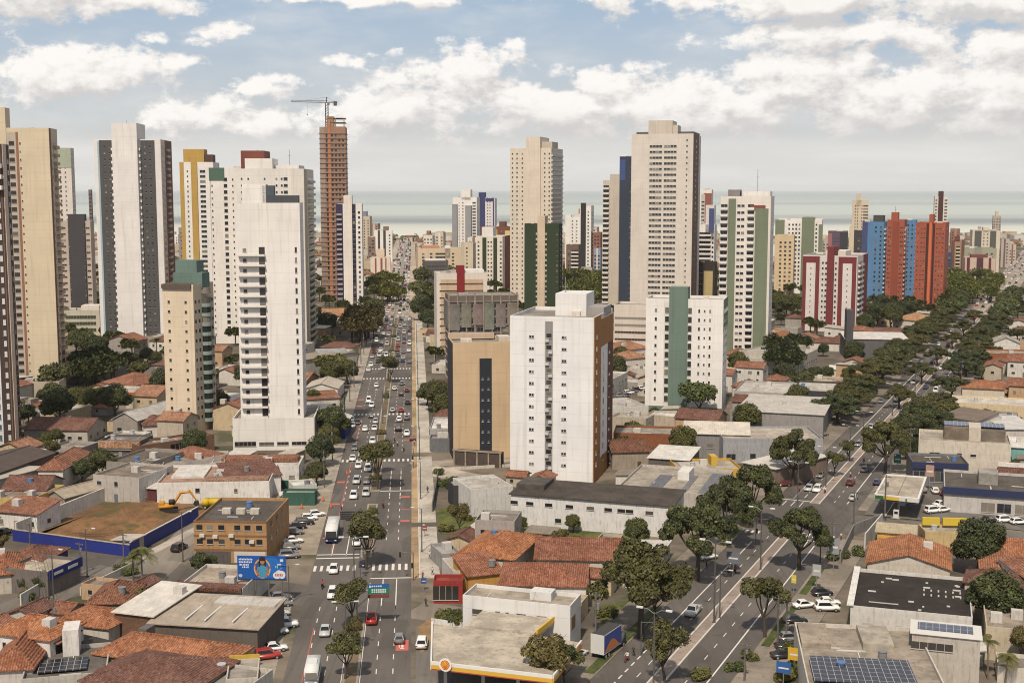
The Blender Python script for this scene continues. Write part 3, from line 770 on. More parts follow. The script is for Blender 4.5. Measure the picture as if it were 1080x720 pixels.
# 1 dark tower cut by the left edge
tower('apartment_tower', 'dark brown tower with columns of white windows, cut by the left edge', (17, 478), -40, 23, 152, -4.4, 3.0, (.055, .036, .031), [
    ('s', 'F', .875, .925, 1.5, (.5, .5, .48)), ('s', 'F', .72, .76, 1.5, (.06, .10, .12), 1, 0, .14), ('c', 'F', 0, .79, (.56, .57, .57)), ('c', 'F', .95, .97, (.15, .09, .06), 0, 1, .10),
    ('b', 'F', .70, .99, 1.6, WHITE, 25, 0), ('c', 'R', 0, .5, (.56, .45, .36)), W_('R', (.75,), 1.2, 1.2)], depth=6, lm='dark brown tower at the left edge')
# 2 tall beige tower
tower('apartment_tower', 'tall beige tower with a dark window recess beside the left edge', (63, 412), -6, 68, 135, -4.4, 3.0, (.56, .47, .335), [
    ('v', -.05, .36, -.02, .5, .94, 1.075, (.56, .47, .335), 'roof_block'), ('c', 'F', .36, .50, (.42, .36, .29), 0, .985, .1),
    W_('F', (.12, .19, .27), .7, .9), ('s', 'F', .395, .475, 1.5, (.03, .02, .018), 1, 0, .1), W_('F', (.56,), .5, .6), ('c', 'F', .50, .535, (.25, .12, .075), 0, .985, .11),
    ('c', 'R', 0, .16, (.13, .065, .045), 0, 1, .15), ('b', 'R', .45, .9, 1.1, (.45, .30, .2)), ('b', 'F', -.0, .09, 1.0, OFFW, 31, 0), W_('R', (.3,), 1.0, 1.1)], lm='tall beige tower at far left')
tower('tower_podium', 'round fronted beige podium under the tall beige tower', (63, 424), 22, 68, 402, -4.4, 3.4, (.42, .35, .27), [('s', 'F', .05, .6, 1.2), ('s', 'F', .66, .95, 1.3)], depth=9, cat='podium', group=None, occ=False)
# 3 pale green topped tower
tower('apartment_tower', 'white tower with pale green top storeys behind the tall beige tower', (81, 322), 52, 84, 156, -4.4, 3.0, OFFW, [
    ('c', 'F', 0, 1, (.33, .36, .27), .875, 1.0, .15), ('v', 0, .38, .1, .8, .96, 1.04, (.33, .40, .28), 'roof_block'), W_('F', (.50, .60), 1.1, 1.2, 1, 1), W_('F', (.78,), .8, .9), W_('F', (.15, .3), .9, .9), W_('R', (.2, .5, .8), 1, 1)], lm='white tower with the pale green top')
tower('apartment_building', 'low beige terraces with planted balconies below the dark slab tower', (106, 358), 66, 108, 327, -4.4, 3.2, (.46, .42, .33), [('s', 'F', .1, .9, 1.6, (.05, .06, .035)), ('v', .5, .98, .1, .7, .95, 1.15, OFFW, 'roof_block')], depth=14, cat='apartment block', group=None, occ=False)
# 4 dark slab tower
tower('apartment_tower', 'beige tower with a dark grey central slab, left of the white and grey tower', (99, 334), 63, 101, 233, -4.4, 3.6, (.46, .38, .31), [
    ('c', 'F', .36, .84, (.055, .052, .055), 0, 1.0, 1.2), ('v', .36, .84, -.03, .5, .9, 1.07, (.055, .052, .055), 'roof_block'), W_('F', (.2,), 2.8, .9), W_('F', (.92,), 2.0, .9), W_('F', (.38, .82), .6, .9, 1, 0, GLASS, 1.2)], lm='tower with the dark grey slab')
# 5 white and grey tower
def t5(B, w, d, h, fl, nf):
    for i in range(1, nf):
        for u0, u1 in ((.262, .290), (.668, .70)): balcony(B, 'F', u0, u1, i * fl, 1.3, WHITE)
tower('apartment_tower', 'white tower with two broad charcoal bands and a taller white core', (176, 367), 107, 187, 147, -4.4, 3.0, (.66, .63, .60), [
    ('v', .29, .668, -.10, .6, .0, 1.075, (.68, .645, .61), 'central_core'), ('c', 'F', .08, .29, DG, .02, .995, .25), ('c', 'F', .70, .91, DG, .02, .995, .25), ('c', 'F', .055, .08, (.30, .42, .48), 0, .99, .2),
    W_('F', (.16, .235), .7, .7, 1, 0, (.012, .012, .014), .25), W_('F', (.765, .84), .7, .7, 1, 0, (.012, .012, .014), .25), W_('F', (.465,), .75, .8, 1, -1, GLASS, 2.2),
    ('c', 'R', 0, .35, (.58, .49, .42)), ('c', 'R', .35, 1, (.16, .07, .045)), ('s', 'R', .1, .3, 1.4, (.04, .07, .09), 1, 0, .14), ('b', 'R', .45, .7, 1.0, (.5, .4, .35)),
    ('a', .45, .3, 9), ('x', t5)], lm='white tower with charcoal bands')
tower('tower_podium', 'white arcaded podium under the charcoal banded tower', (182, 368), 110, 190, 357, -4.4, 4.2, WHITE, [('s', 'F', .05, .95, 1.6)], depth=4, cat='podium', group=None, occ=False)
# 6 yellow tower
tower('apartment_tower', 'white tower with mustard stripes and mustard roof crown', (229, 330), 194, 241, 171, -4.4, 3.0, WHITE, [
    ('c', 'F', 0, .12, YEL, 0, 1, .2), ('c', 'F', .34, .52, YEL, 0, 1, .6), ('v', .10, .72, .1, .6, .96, 1.085, YEL, 'roof_crown'), ('v', .74, .98, .1, .5, .96, 1.05, BROWN, 'roof_block'), W_('F', (.23,), .8, .9), ('s', 'F', .6, .76, 1.5), W_('F', (.9,), .8, .9), ('b', 'F', .56, .95, 1.0, WHITE, 44, 0), W_('R', (.3, .6), 1, 1)], lm='white tower with mustard stripes')
# 7 white tower with green shoulder
tower('apartment_tower', 'white tower with a dark green shoulder beside the mustard striped tower', (262, 362), 226, 266, 177, -4.4, 3.0, WHITE, [
    ('v', -.02, .42, -.02, .5, .93, 1.0, (.075, .13, .095), 'green_crown'), ('v', -.03, .02, .0, .4, 0, .93, WHITE, 'wing'), W_('F', (.06,), .6, .8), ('s', 'F', .40, .50, 1.6), W_('F', (.66,), .6, .8), W_('R', (.3, .6), 1, 1)], lm='white tower with the dark green shoulder')
# 8 large white tower with the brown roof box
tower('apartment_tower', 'broad white tower with a red brown box on its roof', (324, 372), 256, 339, 178, -2.0, 3.0, (.64, .60, .55), [
    ('v', -.02, .34, .3, .8, .98, 1.10, (.16, .05, .035), 'roof_box'), ('v', .10, .52, .02, .5, .96, 1.055, WHITE, 'upper_storeys'), ('v', .52, .90, .15, .7, .96, 1.02, WHITE, 'upper_storeys'),
    W_('F', (.58, .66), .8, .9), ('s', 'F', .69, .75, 1.3), W_('F', (.05, .15, .40), .7, .8), ('c', 'F', .80, 1.0, (.60, .555, .50), 0, 1, .2),
    ('c', 'R', 0, .25, (.42, .36, .25), 0, 1, .12), ('b', 'R', .35, .95, 1.1, (.5, .46, .34)), ('a', .2, .5, 9), ('a', .7, .5, 9)], lm='broad white tower with the brown roof box')
# 9 front white tower with balconies
def t9(B, w, d, h, fl, nf):
    for i in range(2, nf - 3):
        balcony(B, 'F', .02, .44, i * fl, 1.3, (.66, .62, .57), .35)
        B.window('F', .39, i * fl + 1.3, 1.7, 2.2, (.025, .02, .018)); B.window('F', .12, i * fl + 1.5, 1.0, 1.0)
    for i in range(1, nf - 3): B.window('F', .93, i * fl + 1.6, .6, 1.5, GLASS, .10 * d)
tower('apartment_tower', 'slender white tower with a blank slab and stacked balconies on its left', (321, 470), 255, 324, 214, -4.4, 2.95, (.68, .645, .60), [
    ('v', .47, 1.003, -.10, .999, 0.06, 1.0, (.69, .655, .615), 'blank_slab'), ('v', .50, .98, -.02, .4, .985, 1.03, (.06, .068, .072), 'roof_pavilion'), ('v', .10, .47, .05, .6, .97, 1.075, (.69, .655, .615), 'roof_block'), ('v', .42, .60, .05, .4, .99, 1.07, (.07, .085, .10), 'roof_box'),
    W_('R', (.12,), 1.0, 1.6, 1, 4), W_('R', (.5, .8), 1.0, 1.1), ('x', t9)], lm='slender white tower with stacked balconies')
tower('tower_podium', 'white car park podium with slot windows under the slender white tower', (332, 474), 246, 338, 440, -4.4, 3.6, (.66, .62, .57), [
    ('s', 'F', .02, .28, 1.3, (.02, .02, .02), 0, 1), ('s', 'F', .32, .5, .9, (.02, .02, .02), 0, 1), ('s', 'F', .54, .68, .9, (.02, .02, .02), 0, 1), ('s', 'F', .72, .9, .9, (.02, .02, .02), 0, 1), ('s', 'F', .93, .99, .9, (.02, .02, .02), 0, 1), ('c', 'R', 0, 1, (.30, .275, .25))], depth=22, cat='podium', group=None, occ=True)
# 10 cream tower with green balconies
def t10(B, w, d, h, fl, nf):
    root = B.root
    for i in range(1, nf + 1):
        b = MB(); n = 8; R0 = d * .17
        pts = [(w + R0 * 1.0 * math.sin(math.pi * k / n), d * .56 - R0 * math.cos(math.pi * k / n)) for k in range(n + 1)]
        if i <= nf - 1: b.prism(pts, i * fl - .2, i * fl + .9, 0)
        b.prism([(w + (p[0] - w) * .86, d * .56 + (p[1] - d * .56) * .9) for p in pts], i * fl + .9, i * fl + fl - .2, 1)
        b.build('balcony', [M('wall', (.24, .29, .26)), M('glass', (.012, .02, .018))], root)
tower('apartment_tower', 'cream tower with rounded green glass balconies on its right side', (208, 457), 176, 242, 300, 14.5, 3.0, CREAM, [
    W_('F', (.20, .75), .75, .75), W_('R', (.10, .27), 1.0, 1.1), W_('R', (.82, .93), 1.2, .6), W_('R', (.84, .91), .6, 1.2),
    ('v', .0, .95, -.05, .35, .97, 1.0, (.10, .075, .06), 'roof_garden'), ('v', .1, 1.05, .38, .75, .97, 1.07, (.115, .175, .15), 'green_roof_block'), ('v', .1, .8, .5, .85, 1.0, 1.15, (.125, .185, .16), 'green_roof_block'), ('x', t10)], lm='cream tower with green balconies')
# 11 brick tower being built
def t11(B, w, d, h, fl, nf):
    b = MB()
    for i in range(1, nf + 1): b.box(-.5, w + .5, -.5, d + .5, i * fl - .22, i * fl)
    b.build('floor_slab', M('concrete', (.34, .22, .15)), B.root)
    b = MB()
    for i in range(6):
        z = h + i * 2.9
        if i < 3: b.box(w * .25, w * 1.0, 0, d * .8, z, z + .25)
        for x in (.3, .62, .95):
            if i < 3: b.box(w * x - .3, w * x + .3, .2, .8, z - 2.7, z)
    b.box(w * .3, w * .55, .3, d * .5, h - 1, h + 7)
    b.build('unfinished_storeys', M('concrete', (.33, .2, .13)), B.root)
tower('unfinished_tower', 'tall unfinished brick tower topped by a crane', (367, 316), 340, 369, 134, -4.4, 3.3, BRICK, [
    ('s', 'F', .02, .14, 2.3, (.22, .19, .18)), ('s', 'F', .24, .30, 2.2), W_('F', (.48, .62, .76, .9), 1.3, 1.3), ('c', 'F', .32, .42, (.40, .17, .09), 0, 1.04, .25), ('c', 'F', 0.0, .20, (.30, .22, .18), .5, 1, .1), W_('R', (.3, .6), 1.4, 1.4), ('x', t11)], lm='unfinished brick tower', par=.3)
# 12 white and purple tower
tower('apartment_tower', 'white tower with dark purple window bands right of the unfinished brick tower', (383, 326), 356, 386, 215, -4.4, 3.1, WHITE, [
    ('v', .30, .62, -.04, .6, 0, 1.08, (.68, .62, .55), 'central_core'), ('c', 'F', .0, .26, (.040, .030, .065), 0, 1, .1), ('c', 'F', .62, .76, (.040, .030, .055), 0, 1, .1), ('b', 'F', .02, .22, .9, (.35, .3, .3)), ('s', 'F', .64, .74, 1.6, GLASS, 1, 0, .1), ('s', 'F', .85, .93, 1.4), W_('R', (.4,), 1.5, 1.4)], lm='white tower with dark purple bands')
# 13, 14 beyond, left of the avenue
tower('apartment_tower', 'small distant white tower with dark stripes left of the avenue end', (414, 276), 395, 417, 243, -4.4, 3.2, WHITE, [('c', 'F', .2, .32, (.06, .05, .05)), ('c', 'F', .50, .64, (.06, .05, .05)), W_('F', (.85,), 1.6, 1.5), ('v', .5, .8, .1, .6, .97, 1.12, (.2, .14, .1), 'roof_box')], lm='small distant white striped tower')
tower('apartment_tower', 'distant low brown tower beside the small white striped tower', (396, 280), 388, 397, 250, -4.4, 3.2, (.22, .14, .11), [W_('F', (.3, .7), 2, 1.4)])
tower('apartment_building', 'white block with red brown piers behind the trees left of the avenue', (412, 297), 391, 415, 272, -4.4, 3.0, (.66, .57, .48), [('c', 'F', .22, .30, (.25, .08, .05)), ('c', 'F', .5, .6, (.25, .08, .05)), ('c', 'F', .74, .80, (.25, .08, .05)), ('v', .3, .7, .1, .6, .9, 1.35, (.62, .48, .36), 'roof_box')], cat='apartment block')
# right of the avenue
tower('apartment_tower', 'distant white tower flanked by plain grey slabs right of the avenue', (503, 280), 478, 506, 208, 14.5, 3.0, WHITE, [
    ('c', 'F', 0, .20, (.25, .25, .255), 0, .9, 3), ('c', 'F', .55, .80, (.26, .26, .265), 0, .88, 3), ('v', .34, .74, .0, .6, .96, 1.11, WHITE, 'roof_block'), W_('F', (.42,), 1.2, 1.1), ('s', 'F', .82, .96, 1.4), W_('F', (.26,), .8, .9)], lm='distant white tower with grey slabs')
tower('apartment_tower', 'distant white tower framed in royal blue', (522, 276), 505, 524, 209, 14.5, 3.0, (.62, .58, .56), [('c', 'F', 0, .40, (.045, .05, .13), 0, 1, .3), ('v', 0, .4, 0, .5, .95, 1.09, (.045, .05, .13), 'roof_block'), ('c', 'F', .42, .95, (.045, .05, .13), .95, 1, .3), ('c', 'F', .88, .96, (.05, .05, .14), 0, .95, .3), W_('F', (.55, .7), 1.2, .8)], lm='distant royal blue framed tower')
tower('apartment_tower', 'brown and mustard tower in front of the blue framed tower', (539, 282), 507, 541, 239, 14.5, 3.0, (.16, .06, .04), [('c', 'F', .22, .56, YEL, 0, .93, .4), ('c', 'F', .80, 1, (.55, .42, .2), 0, .9, .4), W_('F', (.28, .36, .45), 1.2, 1.2, 1, 0, GLASS, .4), W_('F', (.1, .68), 1.4, 1.3), ('v', .6, .8, .1, .5, .95, 1.12, (.14, .06, .04), 'roof_box')], lm='brown and mustard tower')
tower('apartment_tower', 'white tower with two dark green stripes near the avenue', (530, 306), 502, 538, 249, 14.5, 3.1, (.66, .60, .52), [('c', 'F', .25, .40, DKGREEN, 0, .97, .3), ('c', 'F', .66, .80, DKGREEN, 0, .97, .3), ('v', .2, .62, .1, .5, .95, 1.16, WHITE, 'roof_block'), W_('F', (.47, .58), 1.2, 1.1), W_('F', (.1,), 1.4, 1.3), ('c', 'R', .3, 1, (.24, .06, .04)), ('s', 'F', .9, .97, 1.2)], lm='white tower with dark green stripes')
# 19 tall beige centre tower
tower('apartment_tower', 'tall pale beige tower in the centre with glazed balconies on its right', (581, 322), 538, 596, 156, 14.5, 3.0, (.60, .525, .43), [
    ('v', .40, .74, -.04, .7, 0, 1.07, (.61, .53, .43), 'central_core'), ('v', .74, .99, .1, .6, .98, 1.04, (.45, .39, .32), 'roof_box'), W_('F', (.06, .17, .30, .84, .95), .9, .9), W_('F', (.64,), 1.0, 1.1, 1, 0, GLASS, .8), ('s', 'R', .03, .92, 1.5, (.03, .05, .055)), ('b', 'R', .0, .96, .8, (.6, .54, .46))], lm='tall pale beige centre tower')
tower('apartment_tower', 'pair of dark green shafts joined by a cream core before the tall beige tower', (589, 338), 553, 591, 236, 14.5, 3.0, DKGREEN, [
    ('v', .385, .60, -.05, .8, 0, 1.08, (.54, .43, .32), 'cream_core'), W_('F', (.355, .63), .8, 1.0, 1, 0, (.5, .42, .33), .06), W_('F', (.95,), .8, .9), W_('R', (.5,), 1, 1)], lm='dark green twin shaft tower')
tower('apartment_tower', 'far stepped white tower right of the tall beige tower', (611, 288), 596, 612, 229, 14.5, 3.0, WHITE, [('v', 0, .4, .1, .7, .95, 1.04, WHITE, 'roof_block'), W_('F', (.5, .8), 1.2, 1.0)], lm='far stepped white tower')
tower('apartment_tower', 'far white tower with one black shaft beside the stepped white tower', (623, 292), 611, 627, 217, 14.5, 3.0, WHITE, [('c', 'F', .1, .55, (.03, .028, .03), 0, 1.04, .6), W_('F', (.75,), 1.2, 1.1), ('s', 'R', .1, .9, 1.2)], lm='far white tower with the black shaft')
tower('apartment_building', 'brown apartment block with white balcony bands in front of the far white towers', (610, 298), 597, 613, 258, 14.5, 3.0, (.15, .10, .08), [('b', 'F', .4, 1, 1.0, OFFW), W_('F', (.2,), 1.4, 1.1)], cat='apartment block')
tower('apartment_building', 'small blue grey block behind the trees right of the black shaft tower', (633, 300), 626, 636, 262, 14.5, 3.0, (.24, .28, .36), [('s', 'F', .1, .9, 1.2), ('c', 'F', .4, .6, OFFW)], cat='apartment block')
tower('apartment_building', 'small red brick block left of the beige tower with blue shaft', (633, 292), 625, 635, 245, 14.5, 3.0, (.24, .11, .08), [W_('F', (.3, .7), 1.4, 1.2)], cat='apartment block')
# 23 / 24
tower('apartment_tower', 'beige tower with slim white balconies and a navy shaft behind the great beige tower', (659, 330), 635, 662, 190, 14.5, 3.0, (.50, .44, .37), [
    ('b', 'F', .0, .27, 1.0, (.62, .57, .5)), ('c', 'F', .30, .9, (.50, .44, .37), 0, 1.045, .4), W_('F', (.84,), 1.6, .8, 1, 0, GLASS, .4)], lm='beige tower with slim white balconies')
tower('apartment_tower', 'dark navy shaft tower squeezed behind the great beige tower', (672, 332), 652, 680, 165, 14.5, 3.0, (.035, .045, .07), [('c', 'F', 0, .3, (.05, .08, .20), .85, .98, .1), W_('F', (.6,), 1.4, 1.0)], lm='navy shaft tower')
def t24(B, w, d, h, fl, nf):
    for i in range(1, nf - 1):
        z = i * fl + 1.6
        for u0, u1 in ((.295, .50), (.53, .735)):
            B.panel('F', u0, u1, z - .75, z + .65, (.36, .34, .32), .06, 'window_band', 'wall')
            for k in range(4):
                u = u0 + (u1 - u0) * (k + .5) / 4; B.window('F', u, z, (u1 - u0) * B.w / 4 * .82, .95, (.015, .017, .02), .08)
tower('apartment_tower', 'great beige slab tower with paired window bands and a blocky roof house', (728, 348), 664, 736, 141, 14.5, 3.0, (.575, .52, .455), [
    ('v', .27, .66, .02, .5, .97, 1.068, (.50, .44, .37), 'roof_house'), ('v', .66, .74, .05, .4, .97, 1.045, (.50, .44, .37), 'roof_house'), ('v', .06, .99, .1, .9, .99, 1.012, (.12, .10, .085), 'roof_edge'),
    W_('F', (.90,), .75, .8), ('c', 'R', .02, .7, (.15, .085, .06)), W_('R', (.35,), 1.2, 1.2, 1, 0, GLASS, .14), ('x', t24)], lm='great beige slab tower')
tower('tower_podium', 'beige striped parking podium at the foot of the great beige tower', (700, 378), 647, 740, 322, 14.5, 3.2, (.56, .50, .43), [('s', 'F', .02, .98, .8, (.03, .018, .015))], depth=16, cat='podium', group=None, occ=False)
# 25 cluster between the great tower and the green striped one
tower('apartment_tower', 'far white tower with a dark red panel right of the great beige tower', (749, 292), 736, 752, 200, 14.5, 3.0, WHITE, [('c', 'F', .35, 1, (.26, .09, .07), .55, .96, .3), W_('F', (.5, .75), 1.1, 1.0)], lm='far white tower with the dark red panel')
tower('apartment_tower', 'white rounded balcony tower right of the great beige tower', (752, 322), 731, 756, 237, 14.5, 3.0, WHITE, [('b', 'F', .1, .85, 1.3, (.62, .57, .52)), ('v', .55, .98, 0, .6, .8, 1.24, (.60, .55, .52), 'tall_wing'), ('c', 'F', .72, .97, (.06, .08, .18), .9, 1.2, .15), ('s', 'F', .88, .97, 1.3)], lm='white rounded balcony tower')
tower('office_building', 'black framed office block with a yellow glass front', (753, 336), 732, 757, 277, 14.5, 3.2, (.035, .028, .024), [('c', 'F', .45, .9, (.42, .33, .16), .35, .85, .2), ('s', 'F', .1, .4, 1.4)], cat='office building', lm='black framed office block')
# 26 white and green striped
tower('apartment_tower', 'white tower with two sage green shafts and white balconies', (809, 377), 757, 818, 207, 14.5, 3.0, (.66, .61, .555), [
    ('c', 'F', .16, .31, GREEN, 0, .985, .5), ('c', 'F', .70, .96, GREEN, 0, .925, .8), ('b', 'F', .0, .15, 1.1, (.62, .58, .54)), ('b', 'F', .54, .68, 1.3, (.63, .60, .56)), W_('F', (.37, .45), 1.4, 1.0),
    ('v', .14, .38, .05, .4, .97, 1.04, (.22, .20, .19), 'roof_box'), ('v', .42, .98, .1, .7, .97, 1.03, WHITE, 'roof_block'), ('v', .6, .9, -.02, .3, .92, .945, (.20, .07, .05), 'roof_edge'), ('c', 'R', 0, 1, WHITE), W_('R', (.25, .6), 1.2, 1.1, 1, 0, GLASS, .14), ('a', .7, .4, 12)], lm='white tower with sage green shafts')
tower('apartment_tower', 'cream apartment tower with rows of windows left of the olive green tower', (836, 312), 816, 839, 248, 14.5, 3.0, (.56, .43, .27), [W_('F', (.3, .55, .8), 1.5, 1.2), W_('R', (.5,), 1, 1)], lm='cream apartment tower')
tower('apartment_tower', 'olive green and white tower behind the cream apartment tower', (865, 310), 816, 869, 232, 14.5, 3.0, WHITE, [
    ('c', 'F', 0, .20, GREEN, 0, 1.0, .8), ('c', 'F', .57, .84, GREEN, 0, 1.0, 1.0), ('v', .57, .84, 0, .5, .95, 1.03, GREEN, 'green_roof'), ('c', 'F', .93, 1, GREEN, 0, .94, .5), W_('F', (.45, .52), 1.2, 1.3), W_('F', (.88,), 1.2, 1.3), W_('F', (.3, .38), 1.2, 1.2)], lm='olive green and white tower')
# 28 white block with green core
tower('apartment_building', 'white block with a sage green stair core rising above its roof', (761, 437), 680, 771, 316, 14.5, 3.0, (.69, .66, .62), [
    ('v', .305, .545, -.05, .35, 0, 1.10, (.13, .18, .147), 'stair_core'), W_('F', (.13,), .7, 1.0), ('s', 'F', .25, .30, 1.9, (.03, .035, .03)), ('s', 'F', .548, .595, 1.9, (.03, .035, .03)), ('c', 'F', .235, .305, (.6, .57, .52), .05, .97, .03), W_('F', (.69, .83), .6, 1.0), W_('F', (.76,), .5, .6),
    ('c', 'R', 0, 1, (.13, .18, .147), .72, 1.0, .16), W_('R', (.25, .55, .8), 1.1, 1.0, 0, 3), ('s', 'R', .1, .9, 1.1, (.55, .55, .52), 9, 0, .16), ('c', 'F', 0, 1, (.13, .18, .147), 0, .055, .5)], depth=15, lm='white block with the sage green core')
# 29 big white block with brown side
def t29(B, w, d, h, fl, nf):
    B.panel('F', .425, .515, .5, h - 1.2, (.24, .23, .22), .06, 'recess')
    for i in range(1, nf):
        z = i * fl + 1.7
        B.window('F', .47, z + .3, 1.3, 1.1, (.02, .02, .02), .08)
        b = MB(); b.box(-.5, .5, -.55, 0, -.35, .35); p, rz, L = B.face('F', .45 + .04 * (i % 2), z - .9, .06); b.build('air_conditioner', M('plain', (.5, .49, .47)), B.root, p, rz)
tower('apartment_building', 'large white tiled block with an orange brown side wall in the centre', (625, 511), 538, 645, 335, 14.5, 3.0, (.675, .66, .645), [
    W_('F', (.245, .275, .635, .665), .55, .6), ('c', 'F', .17, .20, (.60, .585, .57), 0, 1, .05), ('c', 'R', .02, .34, (.30, .135, .04), 0, 1, .2), ('c', 'R', .34, .70, (.68, .66, .64), .12, .80, .16), ('c', 'R', .34, 1.0, (.30, .135, .04), .80, .97, .2), ('c', 'R', .70, 1.0, (.10, .035, .022), 0, .80, .2), ('c', 'R', .34, .70, (.30, .135, .04), 0, .12, .2),
    W_('R', (.12,), 1.2, 1.0, 1, 0, (.55, .45, .3), .2), W_('R', (.48,), 1.0, 1.6, 1, 2, GLASS, .16), W_('R', (.78,), 1.6, .5, 1, 2, (.04, .02, .02), .2),
    ('v', .42, .80, .45, .85, .97, 1.115, (.66, .64, .62), 'roof_house'), ('v', .80, 1.0, .5, .9, .97, 1.03, (.30, .28, .26), 'roof_wall'), ('a', .5, .6, 9), ('x', t29)], lm='large white block with the orange brown side')
# 30 beige office
tower('office_building', 'plain beige office tower with one dark glass strip', (478, 484), 472, 540, 361, -8.0, 3.0, (.50, .37, .235), [
    ('c', 'F', .45, .655, (.022, .026, .035), .02, .86, .10), W_('F', (.50, .60), .5, .6, 1, 2, (.10, .12, .15), .12), ('c', 'L', 0, 1, (.028, .028, .034), 0, .99, .12), ('v', .80, 1.0, .2, .6, .96, 1.03, (.52, .46, .38), 'roof_block'), ('v', 0, .8, .9, 1.0, .98, 1.03, (.45, .35, .26), 'roof_wall')], depth=15, side='L', cat='office building', lm='plain beige office tower')
def porch(B, w, d, h, fl, nf):
    pass
# 31 concrete frame in safety netting
def t31(B, w, d, h, fl, nf):
    for i in range(nf + 1): 
        b = MB(); b.box(-.4, w + .4, -.4, d + .4, i * fl + .2, i * fl + .5); b.build('floor_slab', M('concrete', (.30, .265, .23)), B.root)
    b = MB()
    for k in range(9):
        for z0 in (0,): b.box(w * k / 8 - .25, w * k / 8 + .25, -.45, .1, .1, h + (1.2 if k % 2 else .3))
    b.build('column_row', M('concrete', (.30, .26, .22)), B.root)
    for k in range(6): B.panel('F', k / 6 + .012, (k + 1) / 6 - .012, h * (.60 + .03 * (k % 3)), h * (.90 + .015 * (k % 2)), (.19 + .02 * (k % 3), .175 + .02 * (k % 2), .155), .55 + .04 * (k % 2), 'safety_net', 'concrete')
    B.panel('L', .0, 1.0, h * .62, h * .93, (.18, .17, .15), .6, 'safety_net', 'concrete')
    for k in (0, 2, 3, 5, 7): B.panel('F', k / 8 + .02, (k + 1) / 8 - .02, h * .42, h * .5, (.22, .11, .07), .06, 'brick_infill', 'brick')
tower('unfinished_building', 'unfinished concrete frame wrapped in grey netting behind the beige office tower', (474, 402), 471, 546, 312, -8, 3.1, (.14, .11, .09), [W_('F', (.08, .2, .32, .45, .58, .7, .82, .94), 2.2, 1.6, 0), ('x', t31)], depth=17, side='L', cat='construction site', lm='unfinished netted concrete frame', par=.3)
# 32 white and peach block with red fin
tower('apartment_building', 'white and peach banded block with a dark red fin on its roof', (461, 384), 457, 514, 288, -8, 3.0, (.62, .55, .48), [
    ('s', 'F', .06, .92, .5, (.06, .03, .02)), ('c', 'F', .08, .92, (.52, .37, .25), .1, .93, .04), ('c', 'F', .40, .55, (.20, .02, .02), .70, 1.08, .35), ('v', .40, .55, 0, .25, .95, 1.08, (.20, .02, .02), 'red_fin'), ('v', .56, .95, .2, .7, .96, 1.03, WHITE, 'roof_block')], depth=14, side='L', lm='peach banded block with the dark red fin', cat='apartment block')
tower('office_building', 'dark grey flat roofed block right of the avenue beyond the red fin', (448, 300), 446, 473, 275, -8, 3.1, (.10, .09, .09), [('s', 'F', .1, .9, 1.0), ('v', 0.05, .9, .1, .9, .97, 1.03, OFFW, 'roof_slab')], depth=22, side='L', cat='office building')
tower('apartment_building', 'cream villa block with a terracotta top near the end of the avenue', (441, 288), 437, 487, 262, -8, 3.1, (.58, .46, .32), [W_('F', (.12, .3, .8), 2.2, 1.3), ('s', 'F', .4, .62, 1.5, (.03, .03, .035)), ('v', .1, .5, .1, .8, .97, 1.1, (.46, .24, .14), 'roof_block'), ('v', .62, .74, 0, .3, .6, 1.1, WHITE, 'white_fin')], depth=24, side='L', cat='apartment block', lm='cream villa block by the avenue end')
tower('apartment_building', 'pale beige slab block behind the peach banded block', (499, 300), 486, 502, 256, 14.5, 3.0, (.55, .47, .35), [W_('F', (.5,), 1.4, 1.0), ('c', 'F', .0, .3, (.45, .40, .3))], cat='apartment block')
# 34 red and white
def t34(B, w, d, h, fl, nf):
    B.panel('F', .0, .31, .2, h * .985, WINE, .5, 'red_frame'); B.panel('F', .66, .985, .2, h * .985, WINE, .5, 'red_frame')
    B.panel('F', .07, .24, .2, h * .90, (.60, .555, .52), .62, 'white_strip'); B.panel('F', .74, .91, .2, h * .90, (.60, .555, .52), .62, 'white_strip')
tower('apartment_building', 'white and wine red block with framed white strips near the oblique avenue', (902, 351), 845, 913, 270, 24.3, 2.9, (.60, .555, .52), [
    ('x', t34), ('v', .46, .58, -.06, .4, 0, 1.115, WINE, 'red_fin'), W_('F', (.37, .43, .61), .9, 1.0), W_('F', (.155, .825), .5, .6, 1, 1, GLASS, .62), ('b', 'R', .1, .5, 1.0, (.6, .55, .52)), ('c', 'R', .55, 1, WINE, 0, 1, .1), ('v', .35, .72, .3, .8, .97, 1.05, OFFW, 'roof_block')], lm='white and wine red block')
# 36-39 blue and red
tower('apartment_tower', 'bright blue tower left of the first brick red tower', (930, 318), 907, 936, 234, 24.3, 3.0, BLUE, [
    ('c', 'F', 0, .25, (.06, .07, .16), 0, 1, .15), W_('F', (.62, .85), 1.1, 1.3), ('v', .45, .9, .2, .7, .97, 1.08, (.07, .065, .06), 'roof_frame'), ('b', 'R', .05, .95, .8, WHITE)], lm='bright blue tower')
tower('apartment_tower', 'brick red tower with a central brown strip between the two blue towers', (951, 320), 933, 957, 232, 24.3, 3.0, REDOR, [
    ('c', 'F', .30, .72, (.24, .060, .035), 0, .98, .12), ('v', .20, .60, .1, .5, .97, 1.09, REDOR, 'roof_block'), W_('F', (.1, .2, .8, .9), .8, .9), ('b', 'R', .1, .9, .8, (.6, .45, .4)), ('a', .4, .3, 9)], lm='brick red tower between the blue towers')
tower('apartment_tower', 'second blue tower half hidden between the two brick red towers', (963, 312), 952, 966, 232, 24.3, 3.0, BLUE, [W_('F', (.3, .7), 1.1, 1.2), ('b', 'R', .1, .9, .8, WHITE)], lm='second blue tower')
